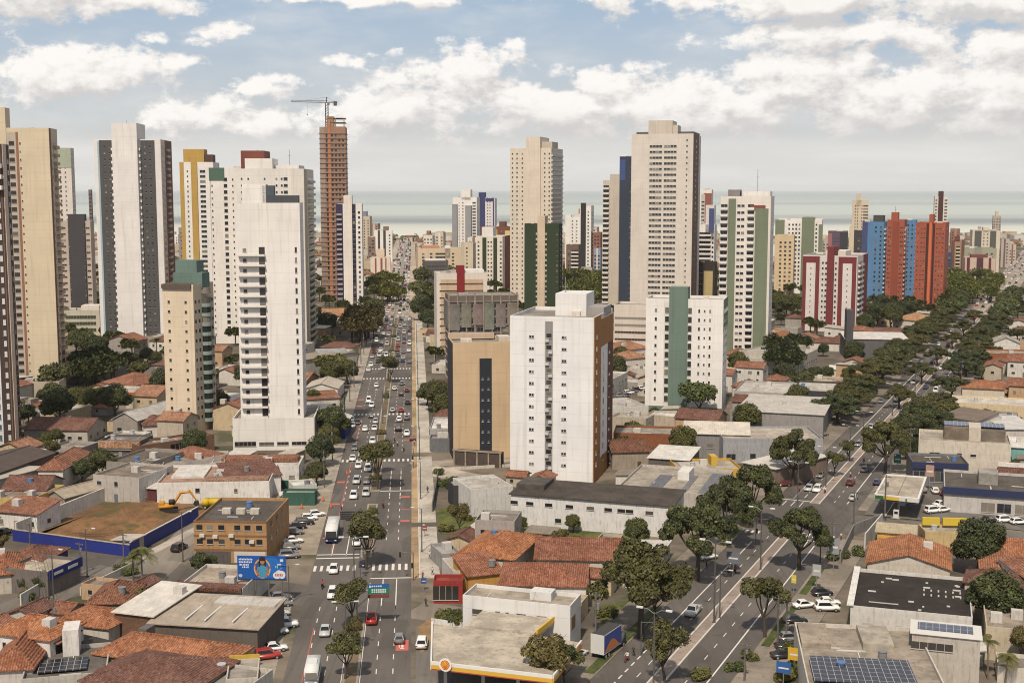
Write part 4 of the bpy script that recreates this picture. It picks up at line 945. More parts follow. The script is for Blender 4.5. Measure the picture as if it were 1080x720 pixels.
tower('apartment_tower', 'broad brick red tower with a dark central slot, rightmost of the coloured towers', (994, 323), 963, 998, 235, 24.3, 3.0, REDOR, [
    ('c', 'F', .46, .54, (.55, .14, .06), 0, 1.0, .5), ('v', .44, .58, .0, .4, .97, 1.10, REDOR, 'roof_block'), ('c', 'F', .36, .44, (.06, .02, .015), 0, .99, .1), ('c', 'F', .57, .65, (.06, .02, .015), 0, .99, .1), W_('F', (.08, .2, .3, .72, .82, .93), .8, .8), W_('R', (.5,), 1.2, 1.2)], lm='broad brick red tower')
tower('apartment_tower', 'beige stepped tower behind the bright blue tower', (914, 280), 897, 917, 211, 14.5, 3.0, (.55, .46, .34), [('v', .25, .55, 0, .6, .9, 1.1, (.55, .46, .34), 'roof_block'), W_('F', (.2, .35, .6), .9, 1.1), ('s', 'F', .68, .98, 1.2)], lm='beige stepped tower')
tower('apartment_tower', 'slim dark brown and white tower behind the broad brick red tower', (997, 284), 983, 999, 207, 14.5, 3.0, (.60, .55, .50), [('c', 'F', .28, .65, (.07, .032, .03), 0, 1.07, .5), ('v', .28, .65, 0, .4, .95, 1.07, (.07, .032, .03), 'roof_block'), W_('F', (.12,), 1.4, 1.2), ('s', 'F', .75, .95, 1.2)], lm='slim dark brown and white tower')
tower('apartment_tower', 'plum and black tower left of the bright blue tower', (893, 296), 872, 897, 244, 14.5, 3.0, (.11, .075, .11), [('c', 'F', .0, .2, (.30, .12, .13), 0, .96, .2), ('c', 'F', .6, 1, (.045, .045, .05), 0, .98, .2), W_('F', (.35, .5), .9, 1.0)], lm='plum and black tower')
tower('apartment_tower', 'black and beige tower against the bright blue tower', (911, 300), 894, 914, 243, 14.5, 3.0, (.055, .05, .052), [('c', 'F', 0, .30, (.55, .47, .34), 0, 1.08, .3), W_('F', (.6, .8), 1.2, 1.0)], lm='black and beige tower')
tower('apartment_tower', 'brown tower with beige balconies right of the brick red towers', (1016, 292), 1003, 1019, 253, 14.5, 3.0, (.30, .20, .13), [('c', 'F', .0, .2, (.16, .06, .045)), ('b', 'F', .3, .65, .9, (.6, .5, .36)), ('c', 'F', .75, 1, (.12, .07, .05)), ('v', .2, .6, 0, .5, .95, 1.1, (.16, .05, .04), 'roof_block')], lm='brown tower with beige balconies')
tower('apartment_tower', 'small navy tower between the broad red tower and the brown tower', (1003, 292), 998, 1004, 266, 14.5, 3.0, (.05, .06, .11), [W_('F', (.5,), 1.4, 1.0)])
tower('apartment_tower', 'beige tower with two charcoal panels near the far avenue', (1053, 288), 1024, 1056, 243, 14.5, 3.0, (.56, .49, .39), [('c', 'F', .08, .33, (.09, .095, .085), .35, .99, .3), ('c', 'F', .64, .86, (.09, .095, .085), .35, .99, .3), W_('F', (.42, .55), 1.0, 1.1), ('v', .38, .6, 0, .5, .95, 1.07, (.56, .49, .39), 'roof_block')], lm='beige tower with charcoal panels')
tower('apartment_building', 'olive grey block at the foot of the charcoal panelled tower', (1050, 292), 1016, 1053, 262, 14.5, 3.0, (.30, .29, .22), [('c', 'F', .32, .55, (.24, .24, .19), 0, 1.04, .3), W_('F', (.15, .7, .85), 1.6, 1.1)], cat='apartment block')
tower('apartment_building', 'pinkish block with dark wine strips before the charcoal panelled tower', (1049, 297), 1017, 1053, 272, 14.5, 3.0, (.50, .38, .31), [('c', 'F', .06, .16, (.11, .03, .03)), ('c', 'F', .38, .60, (.08, .035, .04)), ('c', 'F', .78, .86, (.11, .03, .03)), ('v', .2, .75, .1, .6, .9, 1.12, (.16, .06, .05), 'roof_block')], cat='apartment block', lm='pinkish block with wine strips')
tower('apartment_tower', 'pale tower with brown edges right of the charcoal panelled tower', (1064, 282), 1055, 1066, 252, 14.5, 3.0, (.40, .35, .31), [('c', 'F', .3, .5, (.16, .09, .07)), W_('F', (.7,), 1.4, 1.1)])
tower('apartment_tower', 'last small beige tower before the far avenue at right', (1071, 279), 1063, 1073, 258, 14.5, 3.0, (.46, .38, .31), [('c', 'F', .4, .6, (.2, .1, .08)), W_('F', (.25, .75), 1.2, 1.1)])
tower('apartment_building', 'pale grey block behind the wine red block', (919, 316), 911, 921, 292, 14.5, 3.0, (.48, .45, .41), [W_('F', (.3, .7), 1.2, 1.1)], cat='apartment block')
# far towers along the sea, where the photograph shows slivers between the big ones
for i, (nx, ny, lx, rx, tp, c, lab) in enumerate([
    (199, 300, 190, 201, 240, (.25, .22, .21), 'far grey tower seen left of the mustard striped tower'),
    (100, 300, 97, 101, 200, (.18, .12, .11), 'far brown sliver tower left of the charcoal banded tower'),
    (742, 296, 738, 745, 205, (.5, .45, .4), 'far beige sliver tower right of the great beige tower')]):
    tower('apartment_tower', lab, (nx, ny), lx, rx, tp, 14.5, 3.0, c, [W_('F', (.3, .7), 1.2, 1.1)])
# ------------------------------------------------------------------ low buildings and walls, left of the straight avenue
def L_(*a, **k): return low(*a, **k)
low('warehouse', 'long old house with a mottled terracotta gable roof near the left edge', (25, 452), (92, 453), 15, 4.2, (.42, .38, .33), TERRB, 'gx', 2.2, lm='long terracotta gabled house near left edge')
low('warehouse', 'hall with a pale grey metal gable roof behind the long terracotta house', (119, 441), (147, 442), 24, 5, (.28, .25, .22), (.42, .40, .37), 'gy', 2.2, rk='sheet', lm='hall with the pale grey gable roof')
low('shop', 'white shop row with a red fascia band left of the cream tower', (97, 411), (160, 412), 10, 4.5, (.55, .50, .44), (.40, .36, .30), 'flat', extras=[('panel', 'F', .02, .98, 3.1, 3.9, (.42, .10, .045), .25, 'fascia')], lm='white shop row with the red band')
low('house', 'terracotta roofed house left of the white shop row behind trees', (140, 406), (176, 400), 16, 4, OFFW, TERRA, 'hip')
low('house', 'terracotta house tucked against the left side of the cream tower', (152, 448), (180, 446), 12, 4, OFFW, TERRB, 'hip')
low('shop', 'dark grey shop with a broad orange terracotta canopy', (105, 464), (148, 465), 9, 5.2, (.10, .095, .09), (.20, .17, .15), 'flat', extras=[('panel', 'F', .0, 1.0, 3.2, 5.1, (.52, .25, .13), .9, 'orange_canopy', 'tile'), ('panel', 'F', .0, 1, 2.6, 3.1, (.6, .56, .5), .5, 'white_beam')], lm='dark shop with the orange canopy')
low('garage', 'long brown brick garage with a black gate below the cream tower', (147, 470), (226, 458), 7, 4.6, (.20, .115, .075), (.22, .16, .12), 'flat', wk='brick', win=[('F', .52, 1.9, 5.5, 3.4, (.012, .012, .012))], lm='long brown brick garage')
low('warehouse', 'long dark brown roofed shed at the left edge', (-14, 502), (57, 477), 15, 5, (.16, .12, .10), (.085, .065, .055), 'gx', 1.5, rk='sheet', lm='long dark shed at the left edge')
low('house', 'house with a clean orange hip roof left of the bare earth lot', (40, 494), (66, 494), 21, 5.5, (.60, .56, .50), TERRA, 'hip', 2.0, lm='clean orange hip roofed house')
low('shed', 'long tan corrugated roof shed beside the white lot wall', (68, 524), (124, 509), 6, 3.2, (.30, .25, .21), (.36, .30, .23), 'gx', 1.3, rk='sheet', lm='long tan corrugated shed')
low('building', 'grey flat roofed concrete building with a peeling white side wall', (98, 500), (148, 503), 15, 6.5, (.40, .36, .32), (.21, .17, .135), 'flat', extras=[('panel', 'R', .0, .8, .2, 6.4, (.55, .53, .50), .1, 'peeling_wall', 'plaster')], lm='grey flat roofed building by the lot')
low('building', 'dark stained flat roof building behind the peeling wall', (112, 486), (158, 488), 17, 6, (.25, .22, .19), (.13, .11, .09), 'flat', clutter=2)
low('building', 'narrow grey concrete row running towards the cream tower', (150, 490), (192, 474), 9, 5, (.28, .25, .21), (.17, .145, .12), 'flat')
low('building', 'small yellow walled building with a patched roof near the long tan shed', (33, 526), (68, 511), 12, 4, (.48, .36, .14), (.24, .18, .14), 'flat')
low('house', 'house with crumbling terracotta roof at the left edge', (2, 516), (48, 516), 12, 3.8, (.40, .35, .30), TERRB, 'gx')
low('shop', 'white painted shop with terracotta roof at the left edge by the lot', (-6, 538), (42, 541), 8, 4.0, (.66, .63, .59), TERRA, 'shed', 1.6, rk='tile', lm='white shop at the left edge')
low('house', 'pale sheet roofed annex above the crumbling terracotta roof', (-5, 508), (50, 494), 7, 4, (.45, .42, .38), (.42, .39, .33), 'shedf', lm=None)
wallrun('lot_wall', 'long white rendered wall along the far left side of the earth lot', [(17, 567), (131, 520)], 3.4, (.60, .56, .50), .4)
wallrun('lot_fence', 'royal blue lot fence facing the side street', [(14, 570), (137, 587)], 2.5, (.022, .034, .20), .25, kind='plain', top=(.42, .35, .26))
wallrun('lot_fence', 'royal blue lot fence running back beside the orange tan building', [(137.5, 586), (209, 547)], 2.8, (.022, .034, .20), .25, kind='plain', top=(.62, .58, .53))
wallrun('lot_wall', 'stained white back wall of the earth lot', [(148, 521), (240, 519)], 4.2, (.60, .57, .53), .4)
low('shed', 'small maroon shed with a white roof at the lot corner', (144, 513), (166, 514), 5, 3.4, (.11, .04, .04), (.58, .55, .50), 'shed', .6, win=None)
low('factory', 'white factory with reddish sheet roofs behind the earth lot', (165, 509), (284, 507), 20, 5.2, (.62, .59, .55), (.34, .22, .16), 'flat', win=[('F', .36, 3.2, 1.0, 1.0), ('F', .7, 3.0, .8, .8)], extras=[('box', 'roof_patch', .08, .38, .35, .95, 4.6, 5.1, (.56, .53, .49), 'sheet'), ('box', 'roof_patch', .40, .98, .05, .30, 4.6, 5.3, (.36, .17, .10), 'tile'), ('box', 'roof_patch', .45, .9, .5, .9, 4.6, 5.0, (.18, .15, .13), 'concrete')], lm='white factory behind the earth lot')
low('factory', 'white gabled workshop wall with a terracotta strip beside the factory', (240, 505), (296, 500), 12, 5, (.64, .61, .57), TERRB, 'shed', 1.6, rk='tile', win=None)
low('building', 'flat patched roofs between the factory and the cream tower', (170, 491), (236, 489), 17, 5, (.42, .39, .35), (.27, .24, .21), 'flat', clutter=2)
low('house', 'house with terracotta hip below the cream tower beside a cross wall', (205, 484), (236, 478), 12, 4.5, (.58, .55, .5), TERRA, 'hip')
low('arcade', 'long white arcaded shed with a terracotta strip before the white car park podium', (228, 492), (315, 491), 13, 4.5, (.60, .57, .53), (.50, .47, .42), 'flat', extras=[('box', 'tiled_strip', .0, .95, .55, .95, 4.0, 5.0, TERRA, 'tile')], lm='long white arcaded shed')
low('shop', 'green fronted kiosk by the avenue car park', (298, 519), (332, 519), 4, 3.2, (.04, .10, .075), (.4, .38, .34), 'flat', win=None, lm='green fronted kiosk')
low('shop', 'white canteen with dark green pillars behind the kiosk', (309, 512), (334, 510), 6, 3.4, (.50, .49, .45), (.55, .53, .49), 'flat', lm=None)
# orange tan three storey building
def tan(root, w, d, h, B):
    for i in range(3): B.panel('F', .0, 1.0, 2.9 * i + 2.55, 2.9 * i + 2.9, (.22, .115, .055), .07, 'floor_band', 'plaster')
    for u in (.12, .3, .52, .8): 
        b = MB(); b.box(-.5, .5, -.6, 0, 0, .6); p, rz, L = B.face('F', u, 4.2 + (u * 10 % 2)); b.build('air_conditioner', M('plain', (.55, .52, .48)), root, p, rz)
    b = MB(); b.box(.55 * w, .98 * w, -.08, .02, .05, 2.4); b.build('shopfront', M('plain', (.52, .48, .43)), root)
    b = MB(); b.box(.02 * w, .5 * w, -.07, .02, .05, 2.4); b.build('graffiti_wall', M('plaster', (.10, .085, .08)), root)
    for i in range(3):
        x = w * (.3 + .2 * i); b = MB(); b.box(x - .9, x + .9, d * .4, d * .4 + 1.4, h - .6, h + .5); b.build('roof_box', M('plaster', (.5, .46, .4)), root)
low('apartment_building', 'orange tan three storey building with a dark stained roof', (204, 549), (279, 552), 20, 8.6, (.36, .215, .105), (.10, .085, .075), 'flat', win=[('F', u, z, 1.2, 1.0) for u in (.08, .22, .38, .6, .74, .9) for z in (4.4, 7.3)] + [('R', u, z, 1.2, 1.0) for u in (.2, .45, .7) for z in (4.4, 7.3)], ang=3, extras=[('fn', tan)], lm='orange tan building with the dark roof')
# bottom left block
low('house', 'white two storey house with an orange hip roof and small window canopies', (-8, 665), (52, 673), (88, 655), 6.4, (.62, .59, .55), (.44, .15, .062), 'hip', 1.9, win=[('F', .2, 4.4, .6, .8), ('F', .42, 4.2, 1.7, 1.2), ('F', .7, 4.4, 1.6, .6), ('R', .25, 4.0, 1.6, 1.6), ('R', .7, 4.6, 1.6, 1.8)], extras=[('box', 'window_canopy', .99, 1.09, .10, .42, 5.2, 5.35, TERRA, 'tile'), ('box', 'window_canopy', .99, 1.09, .55, .85, 5.4, 5.55, TERRA, 'tile'), ('box', 'water_tank', .72, .86, .25, .45, 6.6, 8.4, (.5, .48, .45), 'plaster')], clutter=0, lm='white two storey house with orange hip roof')
low('house', 'low house with spreading terracotta roofs behind the white two storey house', (58, 654), (116, 660), (118, 640), 4, (.5, .46, .4), (.42, .145, .062), 'hip', 1.4, lm='low house with spreading terracotta roofs')
low('carport', 'yard under a black shade net behind the terracotta roofs', (84, 690), (116, 676), 15, 3.2, (.20, .16, .13), (.045, .036, .030), 'shed', .3, win=None, rk='sheet')
low('warehouse', 'brown brick hall with a clean pale sheet roof', (121, 644), (157, 651), 14, 5.6, (.17, .095, .062), (.58, .54, .48), 'shed', .9, wk='brick', win=None, lm='brick hall with the clean pale roof')
low('warehouse', 'wide open shed with a dirty tan roof and white roof pipes', (158, 656), (258, 675), 13, 5.0, (.12, .10, .085), (.36, .30, .235), 'shed', .8, ang=9, win=None, extras=[('box', 'roof_pipe', .30, .315, .1, .7, 5.35, 5.5, (.6, .58, .55), 'plain'), ('box', 'roof_pipe', .48, .495, .1, .75, 5.35, 5.5, (.6, .58, .55), 'plain'), ('box', 'roof_pipe', .74, .755, .1, .8, 5.35, 5.5, (.6, .58, .55), 'plain'), ('box', 'roof_patch', .40, .99, .70, .98, 5.3, 5.78, (.48, .45, .41), 'sheet')], clutter=0, lm='wide open shed with the dirty tan roof')
low('house', 'old house with a dark mottled terracotta roof behind the pale sheet roof', (92, 634), (134, 634), (192, 615), 4.2, (.40, .34, .28), (.27, .10, .052), 'hip', 1.8, lm='old dark terracotta house')
low('shop', 'white flat roofed shop with a terracotta edge beside the billboard', (188, 617), (256, 620), (216, 594), 4.5, (.52, .49, .45), (.34, .28, .22), 'flat', extras=[('box', 'tiled_edge', .0, .99, -.06, .16, 3.9, 4.6, TERRB, 'tile')], lm='white shop beside the billboard')
low('house', 'large house with a weathered terracotta hip roof and yellow side walls', (100, 687), (228, 705), (136, 665), 4.0, (.60, .57, .53), (.40, .14, .062), 'hip', 2.0, win=[('F', .1, 1.9, 1.2, 1.1), ('F', .25, 1.9, 1.4, 1.1), ('F', .5, 1.9, 1.5, 1.1)], extras=[('panel', 'R', .0, 1.0, .1, 3.9, (.50, .33, .05), .1, 'yellow_wall', 'plaster'), ('box', 'water_tank', .18, .25, .6, .85, 4.4, 6.2, (.12, .11, .10), 'plain')], clutter=0, lm='large terracotta house with yellow side walls')
low('building', 'yellow walled yard building right of the large terracotta house', (238, 716), (272, 714), 8, 4.0, (.46, .42, .36), (.27, .24, .21), 'flat', win=None, extras=[('panel', 'B', .0, 1.0, .1, 4.6, (.46, .31, .06), .2, 'yellow_wall', 'plaster')])
low('house', 'house with a dark terracotta roof along the bottom edge', (86, 716), (196, 732), 15, 4.0, (.5, .46, .42), TERRB, 'hip', 1.8, lm='dark terracotta house at the bottom edge')
low('building', 'flat grey roofed garage at the bottom edge left of the avenue', (200, 718), (262, 724), 8, 3.8, (.45, .42, .37), (.30, .27, .23), 'flat')
def solar(root, w, d, h, B):
    b = MB()
    b.box(w * .16, w * .75, d * .2, d * .6, h - .3, h - .18); o = b.build('solar_panel', M('solar', (.02, .022, .03)), root)
low('building', 'dark flat roof with solar panels at the bottom left', (22, 716), (112, 708), 13, 4, (.40, .37, .33), (.13, .115, .10), 'flat', extras=[('fn', solar), ('box', 'white_tower', .42, .62, .75, 1.1, .1, 7.5, (.62, .59, .55), 'plaster')], win=None, clutter=0, lm='dark roof with solar panels at bottom left')
low('house', 'terracotta roofed house cut by the bottom left corner', (-12, 704), (34, 702), 17, 4.6, (.5, .46, .42), (.34, .115, .055), 'hip', 2.2, lm='terracotta house in the bottom left corner')
low('house', 'second terracotta roof along the left edge below the bushes', (-20, 606), (28, 602), 13, 4, (.45, .4, .34), (.36, .12, .055), 'hip', 1.6)
low('shop', 'blue walled shop with a white edged terracotta hip roof by the lot fence', (2, 590), (44, 592), 10, 4.2, (.03, .04, .12), (.26, .10, .055), 'hip', 1.5, lm='blue walled shop by the lot fence')
def gate(root, w, d, h, B):
    b = MB(); b.box(w * .0, w * 1.02, -.5, -.25, h - 1.6, h + .25); b.build('fascia', M('plain', (.022, .03, .15)), root)
    for u0, u1 in ((.14, .40), (.56, .86)):
        b = MB(); b.box(w * u0, w * u1, -.56, -.5, h - .95, h - .45); b.build('lettering', M('plain', (.62, .6, .57)), root)
low('canopy', 'tan roofed forecourt canopy with a long blue fascia', (50, 603), (84, 588), (31, 587), 4.8, (.15, .13, .12), (.40, .345, .27), 'flat', win=None, extras=[('fn', gate)], clutter=0, lm='canopy with the blue fascia')
wallrun('yard_wall', 'white garden wall beside the parked black car', [(22, 640), (52, 622)], 2.4, (.58, .55, .50))
wallrun('yard_wall', 'whitewashed kerbside wall behind the palm', [(85, 628), (142, 600)], 1.6, (.52, .49, .44))
# between the white podium and the avenue
low('shop', 'shop with a blue gable front beside the slender white tower', (332, 446), (364, 446), 14, 5, (.035, .045, .19), (.56, .53, .48), 'gy', 1.6, rk='sheet', win=None, lm='blue gabled shop')
low('house', 'white sheet roofed annex left of the blue gabled shop', (322, 437), (340, 437), 14, 4.5, OFFW, (.55, .51, .45), 'shed', 1.0)
low('house', 'white house with a cream roof between the avenue and the broad white tower', (322, 409), (356, 409), 17, 4.5, (.62, .58, .52), (.45, .40, .33), 'gy', 1.8, rk='sheet', lm='white house with the cream roof')
low('house', 'terracotta edged house above the blue gabled shop', (322, 421), (358, 419), 10, 4, OFFW, TERRA, 'shed', 1.2, rk='tile')
low('warehouse', 'long hall with a barrel of skylights left of the avenue', (322, 383), (376, 374), 20, 6, (.45, .42, .38), (.27, .23, .18), 'shedf', 1.5, lm='long hall with skylights')
low('building', 'blue grey flat roof annex behind the long hall', (336, 372), (368, 371), 14, 7, (.42, .40, .38), (.30, .31, .33), 'flat')
low('house', 'long house with a bright orange roof behind the dark purple banded tower', (342, 333), (384, 332), 22, 6, (.5, .42, .33), (.50, .22, .10), 'gx', 3.0, lm='long bright orange roofed house')
low('house', 'cream walled house with an orange roof left of the brown tree mass', (330, 346), (362, 344), 16, 5, (.5, .42, .33), (.42, .18, .09), 'hip', 2.2)
low('shop', 'white and blue shop front by the trees left of the avenue', (388, 327), (398, 327), 16, 9, (.55, .53, .5), (.45, .43, .4), 'flat', extras=[('panel', 'F', .5, 1, 2, 8.5, (.06, .12, .28), .1, 'blue_panel')])
# ------------------------------------------------------------------ between the two avenues
low('shop', 'white and blue flat shop before the beige office tower', (453, 452), (476, 452), 20, 4.5, (.35, .33, .32), (.60, .57, .53), 'flat', extras=[('panel', 'L', .0, 1.0, 2.6, 4.4, (.03, .045, .2), .1, 'blue_band')], lm='white and blue flat shop')
low('shop', 'small grey shop with a dark wall below the white and blue shop', (453, 462), (474, 462), 6, 4, (.15, .15, .155), (.25, .22, .2), 'flat')
def frame(root, w, d, h, B):
    b = MB()
    for x in (0, .25, .5, .75, 1): b.box(w * x - .2, w * x + .2, -.2, .2, 0, h + .01)
    b.box(-.4, w + .4, -.25, .25, h + .012, h + .45); b.build('portal_frame', M('concrete', (.30, .245, .185)), root)
low('portal', 'concrete portal frame at the foot of the beige office tower', (479, 475), (528, 478), 3, 4.0, (.08, .06, .05), (.2, .17, .14), 'flat', win=None, extras=[('fn', frame)], clutter=0)
low('house', 'white boxy building site house beside the overgrown plot', (497, 516), (541, 512), 13, 6.5, (.55, .53, .50), (.42, .385, .34), 'flat', win=[], lm='white boxy house by the overgrown plot', clutter=1)
low('house', 'black fronted annex left of the white boxy house', (478, 512), (497, 511), 7, 5.5, (.045, .043, .045), (.33, .30, .27), 'flat', win=None)
0 and low('hall', 'low white garden annex below the white boxy house', (493, 526), (524, 524), 7, 3, (.52, .5, .47), (.4, .37, .33), 'flat', win=[], clutter=0)
low('hall', 'long white hall with a blackened roof in front of the large white block', (539, 520), (700, 545), 13, 7.2, (.60, .58, .56), (.075, .062, .052), 'shed', .6, win=[('F', u, 5.2, 1.7, .75, (.02, .02, .02)) for u in (.02, .12, .24, .37, .5, .61, .69, .74, .86)] + [('F', u, 1.8, 1.4, .9) for u in (.3, .8)], rk='concrete', extras=[('box', 'roof_box', .0, .18, .3, .9, 7.2, 8.6, (.09, .08, .07), 'concrete')], lm='long white hall with the blackened roof')
wallrun('yard_wall', 'long stained wall below the white hall', [(541, 551), (690, 564)], 2.6, (.33, .30, .27), .3, top=(.58, .55, .52))
def r4(root, w, d, h, B):
    for x0, x1, y0, y1, c in ((.28, .42, .1, .7, (.13, .13, .15)), (.62, .68, .05, .75, (.16, .155, .16)), (.8, .93, .05, .9, (.15, .15, .165))):
        b = MB(); b.box(w * x0, w * x1, d * y0, d * y1, h - .6, h - .5); b.build('roof_sheet', M('sheet', c), root)
    b = MB(); b.box(w * .5, w * .62, d * .55, d * .8, h - .6, h + 1.4); b.build('roof_house', M('plaster', (.62, .6, .57)), root)
low('building', 'broad patched flat roof behind the long white hall', (650, 514), (752, 526), (690, 490), 6, (.42, .39, .35), (.34, .30, .245), 'flat', extras=[('fn', r4)], clutter=0, lm='broad patched flat roof')
low('building', 'orange brick wing with a white edged roof behind the large white block', (647, 456), (722, 458), 12, 6, (.27, .105, .05), (.28, .25, .21), 'flat', wk='brick', win=[], lm='orange brick wing')
low('canopy', 'pale sheet canopy beside the orange brick wing', (684, 482), (727, 484), (668, 468), 5, (.12, .11, .10), (.62, .59, .54), 'shed', .3, win=None, lm='pale sheet canopy')
low('house', 'brown tiled gable right of the large white block', (646, 476), (684, 475), 12, 5, (.3, .25, .2), (.22, .085, .045), 'gx', 2, lm=None)
low('shop', 'flat roofed building with bright yellow fascias', (716, 495), (783, 494), 13, 4.8, (.50, .30, .05), (.36, .32, .26), 'flat', extras=[('box', 'yellow_tank', .6, .7, .5, .8, 4.2, 6.6, (.5, .33, .06), 'plain'), ('box', 'roof_sheet', .1, .5, .2, .8, 4.2, 4.5, (.46, .42, .36), 'sheet')], lm='flat building with yellow fascias')
low('warehouse', 'grey warehouse with white gabled roofs behind the yellow fascia building', (722, 456), (790, 458), 17, 7, (.22, .21, .21), (.54, .49, .42), 'gx', 1.8, rk='sheet', win=[('F', .4, 3.4, 1.6, 1.2)], lm='grey warehouse with white gables')
low('warehouse', 'long grey walled store with a beige roof beside the oblique avenue', (763, 462), (868, 462), 18, 7, (.31, .31, .32), (.40, .35, .285), 'flat', win=[('F', .08, 1.8, 2.5, 1.6), ('F', .3, 2, 1.5, 1.3)], lm='long grey walled store')
low('hall', 'large pale roofed showroom with dark walls by the avenue trees', (776, 435), (868, 441), (790, 415), 6.5, (.26, .245, .235), (.47, .435, .385), 'shedf', .8, win=[], lm='large pale roofed showroom')
low('hall', 'dark walled showroom with a pale slab roof and front fins', (836, 411), (884, 413), (846, 401), 7, (.055, .052, .055), (.44, .41, .365), 'flat', win=[], lm='dark walled showroom')
low('hall', 'pale roofed supermarket hall left of the dark walled showroom', (774, 412), (836, 414), 26, 6, (.35, .33, .31), (.46, .43, .385), 'flat', win=[], lm='pale roofed supermarket hall')
low('canopy', 'white sheet roofed forecourt shed under the big avenue tree', (784, 487), (818, 494), (812, 470), 5, (.2, .15, .12), (.56, .52, .46), 'shed', .4, win=None, lm='white forecourt shed')
low('building', 'grey parking deck right of the sage green white block', (770, 431), (800, 436), 16, 5, (.28, .26, .25), (.42, .39, .35), 'flat')
low('building', 'white framed shop house behind the large white block', (645, 400), (662, 392), 12, 10, (.58, .55, .51), (.35, .32, .28), 'flat')
low('building', 'white walled car deck between the large white block and the sage green one', (646, 430), (684, 428), 18, 5, (.55, .52, .48), (.40, .37, .33), 'flat', win=[])
low('house', 'orange roofed house seen between the two white blocks', (650, 370), (682, 366), 14, 5, OFFW, (.42, .17, .085), 'gx')
low('house', 'second orange roofed house just below the first between the white blocks', (660, 378), (684, 376), 12, 5, OFFW, (.46, .20, .10), 'hip')
# houses above the petrol station
low('house', 'house with a bright orange hip roof beside the overgrown plot', (482, 583), (540, 590), (520, 560), 5, (.5, .45, .38), (.46, .155, .06), 'hip', 2.0, lm='bright orange hip roofed house')
low('house', 'house with an old speckled terracotta roof below the long stained wall', (565, 588), (655, 590), 14, 4.5, (.52, .47, .38), (.30, .105, .055), 'gx', 2.2, lm='old speckled terracotta house')
low('house', 'house with a rusty terracotta roof and a white front above the petrol station', (527, 615), (618, 617), 13, 5, (.62, .59, .56), (.36, .12, .06), 'hip', 2.0, win=None, lm='rusty terracotta house above the petrol station')
low('house', 'narrow orange lean-to roof with an ochre wall left of the rusty roof', (494, 607), (530, 603), 9, 4.4, (.48, .26, .07), (.36, .125, .06), 'shed', 1.6, rk='tile', win=None)
low('house', 'white flat garages with beige roofs below the bright orange hip roof', (478, 602), (524, 598), 9, 4, (.5, .47, .43), (.38, .33, .265), 'flat', win=None)
low('house', 'little grey sheds by the pavement at the overgrown plot corner', (466, 584), (486, 582), 8, 3.4, (.28, .27, .26), (.30, .29, .28), 'flat', win=None)
low('kiosk', 'red kiosk with a black panel beside the petrol station', (457, 612), (488, 612), 4, 4.3, (.27, .035, .03), (.24, .06, .045), 'flat', win=[('F', .42, 2.0, 4.6, 2.6, (.03, .028, .025))], clutter=0, lm='red kiosk with the black panel')
# ------------------------------------------------------------------ right of the oblique avenue
low('house', 'house with a low orange gable roof behind the dark roofed store', (915, 592), (1002, 602), 15, 4.5, (.5, .45, .38), (.46, .16, .065), 'gy', 2.2, lm='low orange gabled house at right')
def dk(root, w, d, h, B):
    rr = random.Random(5); b = MB()
    for i in range(14): x, y = rr.uniform(.1, .9) * w, rr.uniform(.1, .9) * d; b.box(x, x + rr.uniform(.3, 1.4), y, y + .25, h - .6, h - .4)
    for i in range(6):
        for j in range(2): b.box(w * .6 + i * 1.2, w * .6 + i * 1.2 + .25, d * (.5 + j * .12), d * (.5 + j * .12) + .25, h - .6, h - .3)
    b.build('roof_vent', M('plain', (.55, .53, .5)), root)
    for u in (.1, .38, .55): B.panel('F', u, u + .09, .3, 2.9, (.42, .40, .38), .06, 'shutter', 'plain')
    b = MB(); b.box(-.6, .5, -.3, d + .3, h + .005, h + .25); b.build('white_coping', M('plaster', (.62, .6, .56)), root)
low('store', 'white store with a large black flat roof on the right', (897, 638), (1026, 652), (920, 600), 5.6, (.55, .52, .48), (.036, .029, .024), 'flat', win=[], extras=[('fn', dk)], clutter=0, lm='white store with the black flat roof')
def s7(root, w, d, h, B):
    b = MB(); b.box(w * .05, w * .80, d * .02, d * .40, h + .15, h + .28); b.build('solar_panel', M('solar', (.022, .025, .04)), root)
    b = MB(); b.box(w * .5, w * .74, d * .62, d * .95, h - .6, h + .5); b.build('roof_block', M('concrete', (.36, .32, .26)), root)
    b = MB(); b.box(w * .02, w * .25, d * .62, d * .98, h - .6, h + .1); b.build('roof_block', M('concrete', (.32, .27, .21)), root)
low('building', 'rooftop complex covered by a big solar array at the bottom right', (852, 720), (1000, 728), 26, 6, (.52, .48, .42), (.30, .255, .205), 'flat', win=[], extras=[('fn', s7)], clutter=2, lm='roof with the big solar array')
def s7b(root, w, d, h, B):
    b = MB(); b.box(w * .08, w * .9, d * .3, d * .85, h + .1, h + .22); b.build('solar_panel', M('solar', (.06, .07, .11)), root)
    b = MB(); b.box(-.3, w + .3, -.3, d + .3, h + .005, h + .09); b.build('roof_plate', M('plain', (.6, .58, .54)), root)
low('building', 'small plant house carrying a strip of pale solar panels behind the big array', (962, 667), (1034, 672), 6, 8.0, (.42, .38, .33), (.5, .48, .45), 'flat', win=[('F', .3, 6.2, 6, 1.1, (.05, .045, .04))], extras=[('fn', s7b)], clutter=0)
low('house', 'terracotta roofed row at the right edge above the round trees', (1036, 606), (1085, 612), 22, 4.5, (.5, .44, .36), (.42, .15, .07), 'hip', 1.8, lm='terracotta row at the right edge')
low('house', 'second terracotta roof at the right edge above the row', (1050, 588), (1092, 590), 14, 5, (.55, .5, .43), (.44, .155, .07), 'gx', 2.2)
low('building', 'beige block at the lower right edge behind the coconut palm', (1040, 660), (1092, 664), 16, 5.5, (.46, .39, .29), (.30, .25, .2), 'flat')
